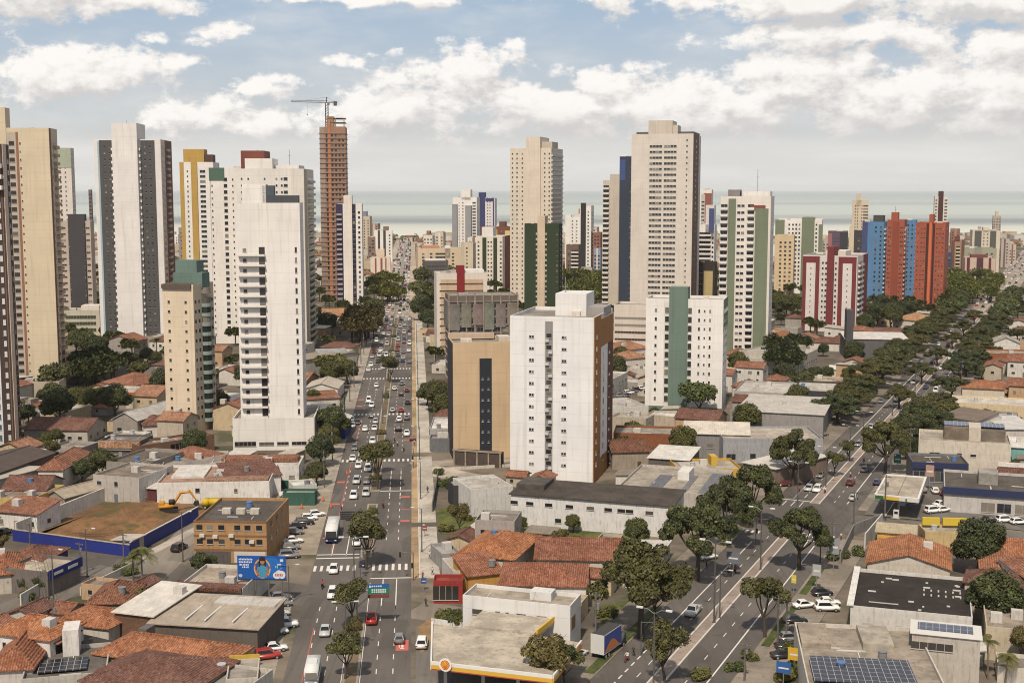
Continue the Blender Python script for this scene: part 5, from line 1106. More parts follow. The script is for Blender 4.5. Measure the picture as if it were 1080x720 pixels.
# car repair yard with yellow awnings
low('workshop', 'workshop with a yellow and orange striped awning by the petrol forecourt', (925, 563), (965, 566), 10, 3.6, (.45, .36, .2), (.46, .38, .25), 'shedf', .7, win=None, extras=[('box', 'orange_awning', .02, .98, -.18, .1, 3.0, 3.4, (.52, .27, .05), 'sheet')], lm='workshop with the striped awning')
low('shop', 'row of shops with bright yellow signboards by the petrol forecourt', (976, 560), (1028, 561), 6, 3.6, (.50, .38, .2), (.34, .30, .25), 'flat', extras=[('panel', 'B', .05, .45, 2.4, 3.5, (.55, .40, .05), .1, 'signboard', 'plain'), ('box', 'signboard', .06, .42, .85, .97, 3.61, 5.2, (.55, .40, .05), 'plain'), ('box', 'signboard', .48, .98, .85, .97, 3.61, 5.2, (.55, .40, .05), 'plain')], lm='shops with yellow signboards')
wallrun('yard_wall', 'curved grey retaining wall at the forecourt corner', [(886, 596), (900, 565), (930, 553)], 2.6, (.22, .205, .19))
wallrun('yard_wall', 'white parapet wall beside the striped awning workshop', [(912, 578), (930, 556)], 3.2, (.56, .53, .5))
# navy showroom and beige building
def nv(root, w, d, h, B):
    b = MB(); b.box(-.4, w * .98, -.55, -.05, h - 1.5, h + .1); b.build('navy_fascia', M('plain', (.028, .035, .085)), root)
low('showroom', 'dark roofed showroom with a navy fascia behind the petrol station', (963, 487), (1022, 489), 12, 6, (.16, .16, .17), (.10, .085, .07), 'flat', win=[('F', u, 2.4, 2.6, 2.6, (.03, .035, .045)) for u in (.12, .4, .6, .85)], extras=[('fn', nv)], lm='showroom with the navy fascia')
low('showroom', 'lower navy fascia showroom wing reaching the right edge', (996, 513), (1092, 524), 20, 6, (.46, .435, .41), (.105, .09, .075), 'flat', win=[('F', u, 1.8, 3.0, 2.2, (.03, .03, .035)) for u in (.5, .68, .88)], extras=[('fn', nv), ('box', 'roof_house', .40, .62, .4, .75, 5.4, 8.0, (.30, .28, .25), 'concrete')], lm='navy fascia wing at the right edge')
low('building', 'beige two storey building with roof pergolas and a solar strip', (969, 463), (1068, 473), 16, 8, (.55, .49, .41), (.34, .30, .25), 'flat', win=[('F', .18, 4.4, 2.6, .5), ('F', .45, 4.4, 1.2, .8), ('F', .6, 4.4, 1.4, .6)], extras=[('box', 'roof_pergola', .28, .55, .35, .8, 7.4, 10.6, (.20, .16, .12), 'concrete'), ('box', 'roof_block', .55, .68, .3, .8, 7.4, 11.2, (.5, .44, .37), 'plaster'), ('box', 'roof_pergola', .68, .95, .35, .8, 7.4, 10.2, (.18, .15, .12), 'concrete'), ('box', 'solar_panel', .28, .95, .55, .95, 10.7, 10.85, (.06, .07, .12), 'solar')], lm='beige building with roof pergolas')
low('house', 'white gable ended house behind the roof pergolas', (992, 438), (1030, 444), 12, 6.5, (.58, .54, .49), (.17, .13, .10), 'shed', 1.4, lm='white gable ended house')
low('house', 'long cream house with a white roof edge on the right', (1005, 424), (1085, 429), 16, 6, (.56, .45, .29), (.52, .48, .42), 'flat', lm='long cream house with white edge')
low('house', 'terracotta roofed house above the long cream house', (1015, 408), (1060, 412), 12, 5.5, (.55, .48, .38), (.42, .15, .065), 'hip', 2.0, lm='terracotta house above the long cream house')
low('house', 'rust orange brick hall on the right side of the avenue trees', (1038, 372), (1092, 373), 14, 6, (.30, .12, .055), (.32, .25, .2), 'flat', wk='brick', lm='rust orange brick hall')
low('house', 'white gabled house with a cream roof right of the avenue trees', (1046, 361), (1076, 362), 14, 6, (.60, .56, .51), (.48, .36, .25), 'gy', 2.6, lm='white gabled house by the avenue trees')
low('building', 'pale building on the right edge behind the white roofed shed', (1060, 452), (1095, 452), 18, 5, (.5, .46, .42), (.52, .50, .47), 'shed', .8)
low('building', 'white roofed shed with a teal front at the right edge', (1052, 470), (1095, 474), 12, 5, (.18, .36, .35), (.62, .6, .57), 'shed', .6)
# middle distance, right of the straight avenue
low('hall', 'dark grey wedge shaped hall with a white roof edge beside the avenue trees', (892, 357), (958, 358), 20, 9, (.115, .11, .112), (.56, .53, .49), 'shed', 1.0, win=[], extras=[('box', 'dark_fin', -.01, .10, -.2, .2, .1, 22, (.075, .073, .075), 'wall')], lm='dark grey wedge hall')
low('building', 'cream parking block at the foot of the sage green shafts', (811, 372), (850, 364), 14, 8, (.46, .42, .36), (.40, .37, .33), 'flat')
low('building', 'long beige shop row below the wine red block', (836, 380), (862, 368), 20, 6, (.44, .40, .35), (.45, .42, .38), 'flat')
low('house', 'orange house with flat canopy left of the wine red block', (815, 350), (832, 349), 14, 9, (.40, .20, .10), (.45, .38, .3), 'flat')
low('shed', 'white roofed shed before the dark grey wedge hall', (874, 389), (904, 390), 9, 4, OFFW, (.62, .6, .56), 'shed', .4, win=None)
low('house', 'terracotta house at the foot of the second brick red tower', (968, 338), (990, 336), 16, 6, OFFW, (.52, .24, .11), 'hip', 3, lm='terracotta house at the broad red tower')
# ------------------------------------------------------------------ trees
def crown_mesh(seed, lobes, n, size, col, flat=.55):
    rr = random.Random(seed); b = MB(); wts = [l[3] * l[3] for l in lobes]; tw = sum(wts)
    for (cx, cy, cz, r, fz), w in zip(lobes, wts):
        for i in range(int(n * w / tw)):
            t = rr.uniform(0, 2 * math.pi); u = rr.uniform(-.75, 1); s = math.sqrt(1 - u * u)
            k = r * (rr.uniform(.45, 1.06) ** .45) * (1 + .16 * math.sin(3 * t + seed + cz) * math.sin(4 * u + cx))
            p = Vector((cx + k * s * math.cos(t), cy + k * s * math.sin(t), cz + k * u * fz))
            nrm = Vector((s * math.cos(t), s * math.sin(t), u + .5)).normalized()
            nrm = (nrm + Vector((rr.uniform(-1, 1), rr.uniform(-1, 1), rr.uniform(-1, 1))) * .75).normalized()
            a = nrm.orthogonal().normalized(); q = rr.uniform(0, 6.28); a = (a * math.cos(q) + nrm.cross(a) * math.sin(q)); c = nrm.cross(a)
            l = size * rr.uniform(.6, 1.35); m_ = l * rr.uniform(.45, .8)
            b.quad([p - a * l, p - c * m_ + a * l * .2, p + a * l, p + c * m_ - a * l * .2])
    return b.data('crown', M('leaf', col))
def limb_mesh(seed, h, r0, fork, spread, tips, col=(.075, .058, .042)):
    rr = random.Random(seed); b = MB()
    bend = rr.uniform(-.5, .5)
    b.tube([(0, 0, -.1), (bend * .3, .1, fork * .5), (bend, .15, fork)], [r0 * 1.25, r0, r0 * .8], 8)
    for (x, y, z) in tips:
        m = Vector((bend, .15, fork)); t = Vector((x, y, z)); mid = m.lerp(t, .5) + Vector((x * .1, y * .1, -.2))
        b.tube([m - Vector((0, 0, .2)), mid, t], [r0 * .6, r0 * .38, r0 * .15], 6)
        for q in range(2):
            e = t + Vector((rr.uniform(-1.6, 1.6), rr.uniform(-1.6, 1.6), rr.uniform(.3, 1.6))); b.tube([mid.lerp(t, .6), e], [r0 * .2, r0 * .07], 5)
    return b.data('trunk', M('bark', col))
TREES = {}
def tree_proto(kind, crown, trunk):
    root = thing('tree', None, 'tree', (0, -500, -100)); link('trunk', trunk, root); link('crown', crown, root)
    remember(root); TREES[kind] = [root, False]
def make_trees():
    LF = [(.042, .050, .018), (.050, .056, .020), (.036, .046, .019), (.060, .072, .022)]
    for v in range(4):                        # broad umbrella crowns
        rr = random.Random(40 + v); lobes = []; tips = []
        for i in range(24):
            a = i * 2.4 + rr.uniform(-.6, .6); q = 5.9 * math.sqrt((i + .5) / 24)
            z = 9.0 - q * q * .085 + rr.uniform(-1.1, 1.1); r = rr.uniform(.9, 2.1)
            lobes.append((q * math.cos(a), q * math.sin(a), z, r, .62))
            if i % 3 == 0: tips.append((q * .85 * math.cos(a), q * .8 * math.sin(a), z - .6))
        tree_proto('broad%d' % v, crown_mesh(v, lobes, 17000, .215, LF[v % 3]), limb_mesh(v, 8, .42, 3.4, 4, tips))
    for v in range(3):                        # dense round crowns
        rr = random.Random(60 + v); lobes = [(0, 0, 5.6, 3.0, .95)]
        for i in range(17):
            a = i * 2.4; z = 4.2 + rr.uniform(-.8, 2.8); q = 2.4 * math.sqrt(max(.1, 1 - ((z - 5.2) / 3.6) ** 2))
            lobes.append((q * math.cos(a), q * math.sin(a), z, rr.uniform(.8, 1.7), .85))
        tree_proto('round%d' % v, crown_mesh(20 + v, lobes, 13000, .20, [(.030, .042, .018), (.040, .050, .018), (.05, .06, .02)][v]), limb_mesh(30 + v, 5, .3, 2.0, 2, [(1, 1, 4.5), (-1, .6, 5), (.2, -1.2, 4.6)]))
    for v in range(3):                        # small open street trees
        rr = random.Random(80 + v); lobes = []; tips = []
        for i in range(7):
            a = i * 2.4; q = 1.9 * math.sqrt((i + .5) / 7); z = 4.9 + rr.uniform(-.9, 1.3)
            lobes.append((q * math.cos(a), q * math.sin(a), z, rr.uniform(.8, 1.3), .8)); tips.append((q * .9 * math.cos(a), q * .9 * math.sin(a), z))
        tree_proto('small%d' % v, crown_mesh(50 + v, lobes, 4200, .155, [(.058, .060, .022), (.05, .058, .02), (.066, .066, .024)][v]), limb_mesh(70 + v, 5, .16, 2.2, 2, tips))
    for v in range(2):                        # distant trees, lighter meshes
        rr = random.Random(90 + v); lobes = []
        for i in range(8):
            a = i * 2.4; q = 3.2 * math.sqrt((i + .5) / 8); lobes.append((q * math.cos(a), q * math.sin(a), 6 + rr.uniform(-1.2, 1.4), rr.uniform(1.6, 2.4), .8))
        tree_proto('far%d' % v, crown_mesh(95 + v, lobes, 2600, .40, [(.055, .068, .022), (.045, .056, .02)][v]), limb_mesh(97 + v, 5, .3, 2.6, 2, [(1.5, 1, 5), (-1.5, .6, 5), (.2, -1.5, 5)]))
    # palms
    for v in range(2):
        rr = random.Random(110 + v); b = MB(); h = (9.0, 6.0)[v]
        b.tube([(0, 0, -.1), (.25, .1, h * .4), (.5, .2, h * .8), (.55, .2, h)], [.24, .18, .15, .13], 8); tr = b.data('trunk', M('bark', (.16, .13, .10)))
        b = MB()
        for i in range(17):
            a = i * 2.399; el = rr.uniform(-.1, 1.1); L = rr.uniform(2.6, 3.4); pts = []
            for k in range(8):
                s = k / 7; pts.append(Vector((.55 + math.cos(a) * L * s * math.cos(el * (1 - s * .3)), .2 + math.sin(a) * L * s * math.cos(el * (1 - s * .3)), h + L * s * math.sin(el) - 1.9 * s * s * (1 + .3 * v))))
            side = Vector((-math.sin(a), math.cos(a), 0))
            for k in range(7):
                for j in range(3):
                    p = pts[k].lerp(pts[k + 1], j / 3); d = (pts[k + 1] - pts[k]).normalized(); w = .75 * math.sin(math.pi * min(.97, (k + j / 3 + .9) / 8)) + .1
                    for sg in (-1, 1): b.quad([p, p + d * .10, p + d * .35 + side * sg * w + Vector((0, 0, -.28 * w)), p + d * .24 + side * sg * w + Vector((0, 0, -.32 * w))])
        tree_proto('palm%d' % v, b.data('crown', M('leaf', (.060, .072, .024))), tr)
    # low shrubs
    for v in range(2):
        rr = random.Random(120 + v); lobes = [(rr.uniform(-1.1, 1.1), rr.uniform(-1.1, 1.1), rr.uniform(.5, 1.0), rr.uniform(.6, .9), .9) for i in range(6)]
        b = MB()
        for i in range(5): b.tube([(0, 0, -.05), (rr.uniform(-.8, .8), rr.uniform(-.8, .8), .9)], [.06, .02], 5)
        tree_proto('shrub%d' % v, crown_mesh(130 + v, lobes, 1300, .17, [(.055, .07, .022), (.075, .085, .028)][v]), b.data('trunk', M('bark', (.08, .06, .045))))
make_trees()
RT = random.Random(21)
def plant(kind, p, sc, phrase=None, label=None, group=None, name=None, cat=None, zs=1.0, lm=None):
    if kind in ('broad', 'round', 'small', 'far', 'palm', 'shrub'): kind += str(RT.randrange({'broad': 4, 'round': 3, 'small': 3, 'far': 2, 'palm': 2, 'shrub': 2}[kind]))
    e = TREES[kind]; rz = RT.uniform(0, 6.28)
    if not e[1]:
        r = e[0]; e[1] = True; r.location = p; r.rotation_euler = (0, 0, rz); r.scale = (sc, sc, sc * zs)
    else: r = dup(e[0], p, rz, None, (sc, sc, sc * zs))
    k = kind[:-1]
    r.name = name or {'palm': 'palm_tree', 'shrub': 'shrub'}.get(k, 'tree'); r['category'] = cat or {'palm': 'palm', 'shrub': 'shrub'}.get(k, 'tree')
    for kk in ('label', 'group'):
        if kk in r: del r[kk]
    r['group'] = group or {'palm': 'palms among the houses', 'shrub': 'shrubs'}.get(k, 'trees of the city')
    if label: r['label'] = label
    else: auto(r, phrase or {'broad': 'broad dark street tree', 'round': 'dense round tree', 'small': 'small open street tree', 'far': 'tree', 'palm': 'slim palm', 'shrub': 'low shrub'}[k], p)
    if lm: landmark(lm, p)
    occupy(p, {'broad': 2.2, 'round': 2.5, 'small': 1, 'far': 3, 'palm': 1, 'shrub': 1}[k] * sc)
    return r
def T_(kind, px, py, hpx, label=None, ws=None, **k):
    """hpx: height in photograph pixels"""
    p = G(px, py); base = {'broad': 11.3, 'round': 8.4, 'small': 6.6, 'far': 8.6, 'palm': 10, 'shrub': 1.7}[kind.rstrip('0123456789')]
    if kind == 'palm1': base = 7.0
    ws = ws or (.72 if kind.startswith('broad') else 1.0)
    return plant(kind, p, (hgt(p, py - hpx)) / base * ws, label=label, zs=1 / ws, **k)
# along the oblique avenue
T_('broad0', 676, 672, 108, 'largest dark umbrella tree beside the oblique avenue near the petrol station', ws=.82, lm='largest umbrella tree')
T_('broad1', 735, 612, 90, 'big dark twin trunked tree behind the largest umbrella tree', lm='twin trunked tree')
T_('small0', 691, 654, 42, 'small dark tree standing under the edge of the largest umbrella tree')
T_('broad2', 769, 577, 78, 'tall dark tree by the long white hall on the oblique avenue', lm='tall dark tree by the white hall')
T_('broad3', 792, 556, 72, 'dark tree at the street corner opposite the petrol forecourt canopy', lm='dark street corner tree')
T_('broad0', 836, 512, 62, 'big avenue tree in front of the white forecourt shed', lm='big tree before the white forecourt shed')
T_('small1', 880, 503, 27, 'small flat crowned tree on the median beyond the crossing')
T_('small2', 893, 487, 22, 'small yellowish tree by the lamp post beyond the crossing')
T_('broad1', 933, 500, 62, 'forked tall tree beside the median left of the petrol canopy', lm='forked tall tree by the petrol canopy')
T_('broad3', 843, 601, 72, 'leaning dark tree on the right kerb just below the crossing', lm='leaning tree below the crossing')
T_('small1', 807, 672, 66, 'two tiered small tree on the right kerb of the oblique avenue')
T_('small0', 702, 722, 60, 'bright green small tree on the median at the bottom')
T_('small2', 574, 738, 64, 'open olive tree in front of the petrol station canopy', lm='olive tree before the petrol canopy')
T_('small1', 596, 728, 50, 'second open olive tree right of the first before the petrol station canopy')
T_('round0', 1031, 606, 60, 'dense round dark tree behind the low orange gabled house', lm='round dark tree right of the orange gable')
T_('round1', 1050, 668, 66, 'dense round tree touching the black roofed store', lm='round tree by the black roof')
T_('palm0', 1042, 716, 44, 'coconut palm in the bottom right corner')
T_('palm1', 1060, 722, 34, 'lower coconut palm in the bottom right corner')
for i in range(28):
    t = 116 + i * 20 + RT.uniform(-3, 3)
    for s0, q in ((-14.6, .88), (13.4, .85)):
        if (s0 < 0 and 104 < t < 150) or RT.random() < .08: continue
        off = -max(0, t - 560) * .012
        p = Bp(s0 + off + RT.uniform(-.8, .8), t + (7 if s0 > 0 else 0)); k = RT.uniform(1.2, 1.6)
        plant('broad' if t < 480 else 'far', p, k * q * (1 if t < 480 else 1.3), zs=.78, phrase='broad dark avenue tree', group='trees lining the oblique avenue')
    if i % 3 == 1 and 190 < t < 520: plant('broad', Bp(0, t), .8, 'broad dark median tree', group='trees lining the oblique avenue')
# median and kerb of the straight avenue
T_('small0', 386, 600, 56, 'round headed tree on the median beside the white bus', lm='round median tree by the bus')
T_('small1', 399, 516, 52, 'bushy tree on the median at the second crossing', lm='bushy median tree at the second crossing')
T_('small2', 396, 500, 34, 'shorter twin of the bushy median tree at the second crossing')
T_('small2', 371, 662, 50, 'sparse twiggy tree on the median left of the blue road sign')
T_('small0', 373, 684, 30, 'small dark tree on the median just below the sparse twiggy one')
T_('small1', 364, 716, 48, 'leafy tree on the median at the bottom edge')
T_('small0', 411, 404, 28, 'tall slim tree on the median far up the straight avenue', lm='slim median tree far up the avenue')
for i, t in enumerate((-140, -128, -92, -30, 40, 140, 170, 230, 280)): plant('shrub', Ap(-.2, t), 1.0, 'low shrub on the avenue median', group='shrubs on the median')
for (x, y, hp) in ((352, 468, 40), (338, 492, 34), (346, 478, 30), (334, 512, 26), (345, 355, 26), (333, 352, 24), (395, 345, 30), (367, 405, 26), (330, 430, 20), (350, 402, 18), (420, 318, 16), (336, 460, 22), (444, 338, 28), (449, 325, 26), (443, 318, 22), (452, 350, 24), (446, 305, 22)):
    T_('round' if y > 330 else 'far', x, y, hp, phrase=None)
for (x, y, hp) in ((458, 435, 34), (468, 430, 28), (450, 428, 24), (480, 524, 22), (667, 468, 24), (676, 466, 18), (604, 562, 20), (548, 562, 18), (690, 443, 14), (664, 452, 18), (650, 400, 26), (655, 385, 20)):
    T_('round', x, y, hp)
for (x, y, hp) in ((92, 378, 30), (104, 380, 26), (80, 372, 24), (80, 432, 24), (95, 436, 28), (107, 434, 26), (56, 424, 22), (46, 428, 18), (155, 384, 18), (164, 386, 16), (140, 388, 14), (88, 510, 26), (76, 508, 18), (60, 470, 18), (48, 474, 18), (30, 446, 20), (212, 606, 24), (222, 603, 18), (12, 622, 24), (28, 624, 22), (46, 626, 24), (60, 622, 16), (104, 342, 12), (84, 340, 12)):
    T_('round', x, y, hp)
T_('palm1', 150, 616, 40, 'spreading palm on the kerb in front of the blue lot fence', lm='spreading palm by the blue fence')
T_('palm1', 141, 614, 32, 'lower palm just left of the spreading palm by the blue fence')
for (x, y, hp) in ((165, 382, 26), (25, 448, 28), (108, 430, 22), (478, 668, 18)): T_('palm0', x, y, hp)
for (x, y, hp) in ((826, 408, 26), (828, 338, 26), (820, 330, 22), (836, 334, 24), (900, 385, 26), (860, 404, 18), (872, 402, 16), (912, 352, 22), (925, 345, 26), (940, 348, 28), (950, 340, 24), (930, 330, 20), (960, 334, 18), (900, 346, 18), (915, 335, 16), (940, 338, 20), (868, 376, 14), (895, 407, 20), (902, 398, 16), (800, 440, 12), (1035, 400, 16), (1062, 440, 14), (1070, 500, 16), (955, 485, 16), (962, 482, 22), (1000, 476, 12)):
    T_('round', x, y, hp)
def wood(name, label, spots, col=(.060, .072, .026)):
    """a far-off wood that reads as one mass: leaf clumps on short trunks"""
    rr = random.Random(len(spots)); b = MB()
    for (p, h) in spots:
        r = h * .42; b.tube([(p.x, p.y, 0), (p.x, p.y, h * .5)], h * .03, 5, 1)
        for j in range(5):
            a = j * 2.4 + p.x; q = r * .55 * (j > 0); c0 = Vector((p.x + q * math.cos(a), p.y + q * math.sin(a), h * .62 + rr.uniform(-.1, .2) * r)); r1 = r * rr.uniform(.5, .72)
            for k in range(150):
                t, u = rr.uniform(0, 6.28), rr.uniform(-.5, 1); s = math.sqrt(1 - u * u); kk = r1 * rr.uniform(.6, 1.08)
                c = c0 + Vector((kk * s * math.cos(t), kk * s * math.sin(t), kk * u * .8)); d = (Vector((s * math.cos(t), s * math.sin(t), u)) + Vector((rr.uniform(-1, 1), rr.uniform(-1, 1), rr.uniform(-1, 1))) * .7).normalized().orthogonal().normalized() * rr.uniform(.5, .9); e = d.orthogonal().normalized() * .45
                b.quad([c - d, c - e, c + d, c + e])
        occupy(p, r)
    o = b.build(name, [M('leaf', col), M('bark', (.08, .06, .045))]); o['kind'] = 'stuff'; tag(o, label, 'wood'); return o
def spots(n, x0, x1, y0, y1, h0, h1): return [(G(RT.uniform(x0, x1), RT.uniform(y0, y1)), RT.uniform(h0, h1)) for i in range(n)]
wood('wood', 'wooded park between the tall beige centre tower and the great beige tower', spots(44, 588, 640, 298, 330, 11, 17), (.105, .120, .034))
wood('wood', 'light green wood below the pinkish block beside the far right avenue', spots(60, 998, 1052, 296, 322, 9, 14), (.12, .135, .038))
wood('wood', 'grove of trees left of the straight avenue below the red brown piered block', spots(30, 392, 422, 298, 322, 9, 14), (.10, .12, .034))
wood('wood', 'dark grove at the foot of the tall beige tower', spots(26, 68, 122, 392, 410, 9, 13), (.040, .052, .02))
wood('wood', 'dark grove left of the white and wine red block', spots(22, 814, 846, 372, 396, 8, 13), (.040, .052, .02))
wood('wood', 'brownish dark grove left of the straight avenue by the long hall', spots(22, 366, 398, 346, 368, 11, 17), (.048, .048, .02))
for (x, y, s) in ((600, 536, .8), (470, 560, .9), (492, 548, .8), (520, 556, .9), (556, 570, 1.0), (585, 568, .9), (640, 572, 1.0), (610, 572, .8), (463, 500, .9), (470, 512, 1.0), (740, 716, .9), (790, 695, .8), (835, 690, 1.1), (842, 712, 1.1), (828, 718, .9), (880, 590, 1.0), (890, 588, .9), (905, 585, .9), (965, 622, .8), (478, 655, 1.2), (470, 655, 1.1), (484, 657, 1.0), (130, 603, .9), (138, 606, .8), (640, 650, 1.0), (775, 707, .8), (30, 632, 1.0), (18, 612, 1.0)):
    plant('shrub', G(x, y), s * 1.2)
# ------------------------------------------------------------------ vehicles
import bmesh
def bevelled(mb, name, mats, off, seg=2):
    me = mb.data(name, mats); bm = bmesh.new(); bm.from_mesh(me); bmesh.ops.remove_doubles(bm, verts=bm.verts, dist=.0005)
    ed = [e for e in bm.edges if len(e.link_faces) == 2 and e.calc_face_angle(0) > .5]
    bmesh.ops.bevel(bm, geom=ed, offset=off, segments=seg, affect='EDGES', clamp_overlap=True)
    bm.to_mesh(me); bm.free()
    me.polygons.foreach_set('use_smooth', [True] * len(me.polygons)); me.update()
    return me
PAINT = M('paint'); CGL = M('glass', (.012, .014, .017)); TYRE = M('plain', (.016, .016, .016)); RIM = M('metal', (.4, .4, .4)); LAMP = M('plain', (.75, .74, .70)); TAIL = M('plain', (.30, .02, .015)); TRIM = M('plain', (.03, .03, .03))
def wheel_mesh(r, w):
    b = MB(); b.tube([(-w / 2, 0, 0), (w / 2, 0, 0)], r, 14, 0); b.tube([(-w / 2 - .012, 0, 0), (w / 2 + .012, 0, 0)], r * .58, 10, 1)
    return b.data('wheel', [TYRE, RIM])
#       length, width, height, belt, hood y (cowl), hood z, tail y top, roof front y, roof back y, boot?
CARS = {'hatchback': (3.9, 1.72, 1.50, .92, .95, .86, -1.80, .25, -1.40, None), 'sedan': (4.4, 1.76, 1.46, .92, 1.05, .86, -1.35, .30, -.95, -2.15),
        'suv': (4.4, 1.84, 1.72, 1.06, 1.15, 1.02, -2.02, .50, -1.75, None), 'pickup': (5.0, 1.84, 1.75, 1.06, 1.45, 1.02, -.70, .85, -.45, -2.45),
        'van': (4.7, 1.85, 2.05, 1.15, 1.75, 1.05, -2.25, 1.10, -2.15, None)}
VEH = {}
def make_car(kind, whole=False):
    L, Wd, Hh, belt, cy, hz, ty, rf, rb, boot = CARS[kind]; hl = L / 2; hw = Wd / 2
    b = MB()
    prof = [(-hl + .05, .26), (hl - .08, .26), (hl, .45), (hl - .03, hz - .24), (hl - .25, hz - .08), (cy, belt)]
    if kind == 'pickup': prof += [(ty, belt), (ty - .02, belt), (ty - .05, .62), (-hl + .1, .62), (-hl + .09, belt), (-hl, belt)]
    else: prof += [(ty, belt)] + ([(-hl + .12, belt - .02)] if boot else []) + [(-hl, belt - .18)]
    b.profile(prof, -hw, hw)
    me = bevelled(b, 'body', [PAINT], .09)
    if kind == 'pickup':
        bb = MB()
        for sx in (-1, 1): bb.box(min(sx * hw * .98, sx * (hw - .12)), max(sx * hw * .98, sx * (hw - .12)), -hl + .05, ty, .55, belt + .02)
        bb.box(-hw + .1, hw - .1, -hl + .02, -hl + .1, .5, belt)
    else: bb = None
    tw = hw * .74; bw = hw * .93; rz = Hh
    B0, B1, R0, R1 = cy - .02, ty + .02, rf, rb
    P = lambda x, y, z: (x, y, z)
    f0, f1 = (-bw, B0, belt - .01), (bw, B0, belt - .01); r0, r1 = (-bw, B1, belt - .01), (bw, B1, belt - .01)
    tf0, tf1 = (-tw, R0, rz - .07), (tw, R0, rz - .07); tr0, tr1 = (-tw, R1, rz - .07), (tw, R1, rz - .07)
    cab = MB()                                # painted cabin shell, glass stands a finger proud of it
    i = 0; cab.v += [f0, f1, r1, r0, tf0, tf1, tr1, tr0]
    for q in ((4, 5, 6, 7), (0, 1, 5, 4), (1, 2, 6, 5), (2, 3, 7, 6), (3, 0, 4, 7)): cab.f.append(q[::-1] if False else q); cab.m.append(0)
    cab.quad([(-tw - .02, R0 + .03, rz - .068), (tw + .02, R0 + .03, rz - .068), (tw * .9, R0 - .15, rz), (-tw * .9, R0 - .15, rz)])
    cab.quad([(-tw * .9, R0 - .15, rz), (tw * .9, R0 - .15, rz), (tw * .9, R1 + .15, rz), (-tw * .9, R1 + .15, rz)])
    cab.quad([(-tw * .9, R1 + .15, rz), (tw * .9, R1 + .15, rz), (tw + .02, R1 - .03, rz - .068), (-tw - .02, R1 - .03, rz - .068)])
    for sx in (-1, 1): cab.quad([(sx * tw * .9, R0 - .15, rz), (sx * (tw + .02), R0 + .03, rz - .068), (sx * (tw + .02), R1 - .03, rz - .068), (sx * tw * .9, R1 + .15, rz)])
    def pane(q, n, k=.1):
        q = [Vector(z) for z in q]; c = sum(q, Vector()) / 4; n = Vector(n).normalized() * .02
        pm = MB(); pm.quad([z.lerp(c, k) + n for z in q]); return pm
    panes = [('windshield', pane([f0, f1, tf1, tf0], (0, 1, .7), .09))]
    panes.append(('rear_window', pane([r1, r0, tr0, tr1], (0, -1, .5), .16)))
    if kind == 'van': sides = [.62, 1.0]
    else: sides = [0.0, 1.0]
    for sx in (-1, 1):
        a0, a1 = Vector((sx * bw, B0, belt)), Vector((sx * bw, B1, belt)); c0, c1 = Vector((sx * tw, R0, rz - .07)), Vector((sx * tw, R1, rz - .07))
        lo, hi = (0.0, .98) if kind != 'van' else (0.0, .38)
        q = [a0.lerp(a1, lo), a0.lerp(a1, hi), c0.lerp(c1, hi), c0.lerp(c1, lo)]
        m = pane(q, (sx, 0, .3), .14); panes.append(('side_window', m))
    wm = wheel_mesh(.32, .2)
    wpos = [(sx * (hw - .08), y, .32) for sx in (-1, 1) for y in (hl - .78, -hl + .78)]
    lamps = [('headlight', LAMP, (sx * (hw - .25), hl - .02, hz - .26)) for sx in (-1, 1)] + [('tail_light', TAIL, (sx * (hw - .14), -hl - .005, belt - .28)) for sx in (-1, 1)]
    if whole:                                 # one mesh, for cars only a few pixels long
        m = MB()
        def addmesh(mm, off=(0, 0, 0), mi=0):
            i = len(m.v); m.v += [(v.co.x + off[0], v.co.y + off[1], v.co.z + off[2]) for v in mm.vertices]
            for p in mm.polygons: m.f.append(tuple(i + k for k in p.vertices)); m.m.append(mi)
        addmesh(me)
        def addmb(q, mi, off=(0, 0, 0)):
            i = len(m.v); m.v += [(a + off[0], bq + off[1], c + off[2]) for a, bq, c in q.v]; m.f += [tuple(i + k for k in f) for f in q.f]; m.m += [mi] * len(q.f)
        addmb(cab, 0)
        for n, q in panes: addmb(q, 1)
        for w in wpos: addmesh(wm, w, 2)
        return m.data('car', [PAINT, CGL, TYRE])
    root = thing(kind, None, {'hatchback': 'car', 'sedan': 'car', 'suv': 'car', 'pickup': 'pickup truck', 'van': 'van'}[kind], (0, -500, -100))
    body = link('body', me, root); cab.build('cabin', [PAINT], root)
    if bb: bb.build('cargo_bed', [PAINT], root)
    for n, q in panes: q.build(n, CGL, root)
    for w in wpos: link('wheel', wm, root, w)
    for n, mt, p in lamps:
        q = MB(); q.box(-.17, .17, -.03, .03, -.07, .07); q.build(n, mt, root, p)
    remember(root); VEH[kind] = [root, False]
for k in CARS: make_car(k)
FARCAR = {k: make_car(k, True) for k in ('hatchback', 'sedan', 'suv', 'van')}
CC = {'white': (.74, .73, .70), 'silver': (.46, .46, .45), 'grey': (.17, .17, .175), 'black': (.018, .018, .02), 'red': (.34, .03, .022), 'beige': (.45, .40, .32), 'blue': (.03, .05, .11), 'dark red': (.14, .018, .016)}
WORDS = {'hatchback': 'hatchback', 'sedan': 'sedan', 'suv': 'SUV', 'pickup': 'pickup', 'van': 'van'}
def place(kind, p, yaw, colour, phrase=None, label=None, group='cars on the avenues', z=0.0):
    e = VEH[kind]; p = Vector((p[0], p[1], z)); c = CC[colour]; rz = -rad(yaw)
    if not e[1]:
        r = e[0]; e[1] = True; r.location = p; r.rotation_euler = (0, 0, rz); r.color = (*c, 1)
        for ch in r.children: ch.color = (*c, 1)
    else: r = dup(e[0], p, rz, c)
    r['group'] = group; r.name = kind
    if 'label' in r: del r['label']
    if label: r['label'] = label
    else: auto(r, phrase or ('%s %s' % (colour, WORDS[kind])), p)
    return r
TO, AW = A_YAW + 180, A_YAW
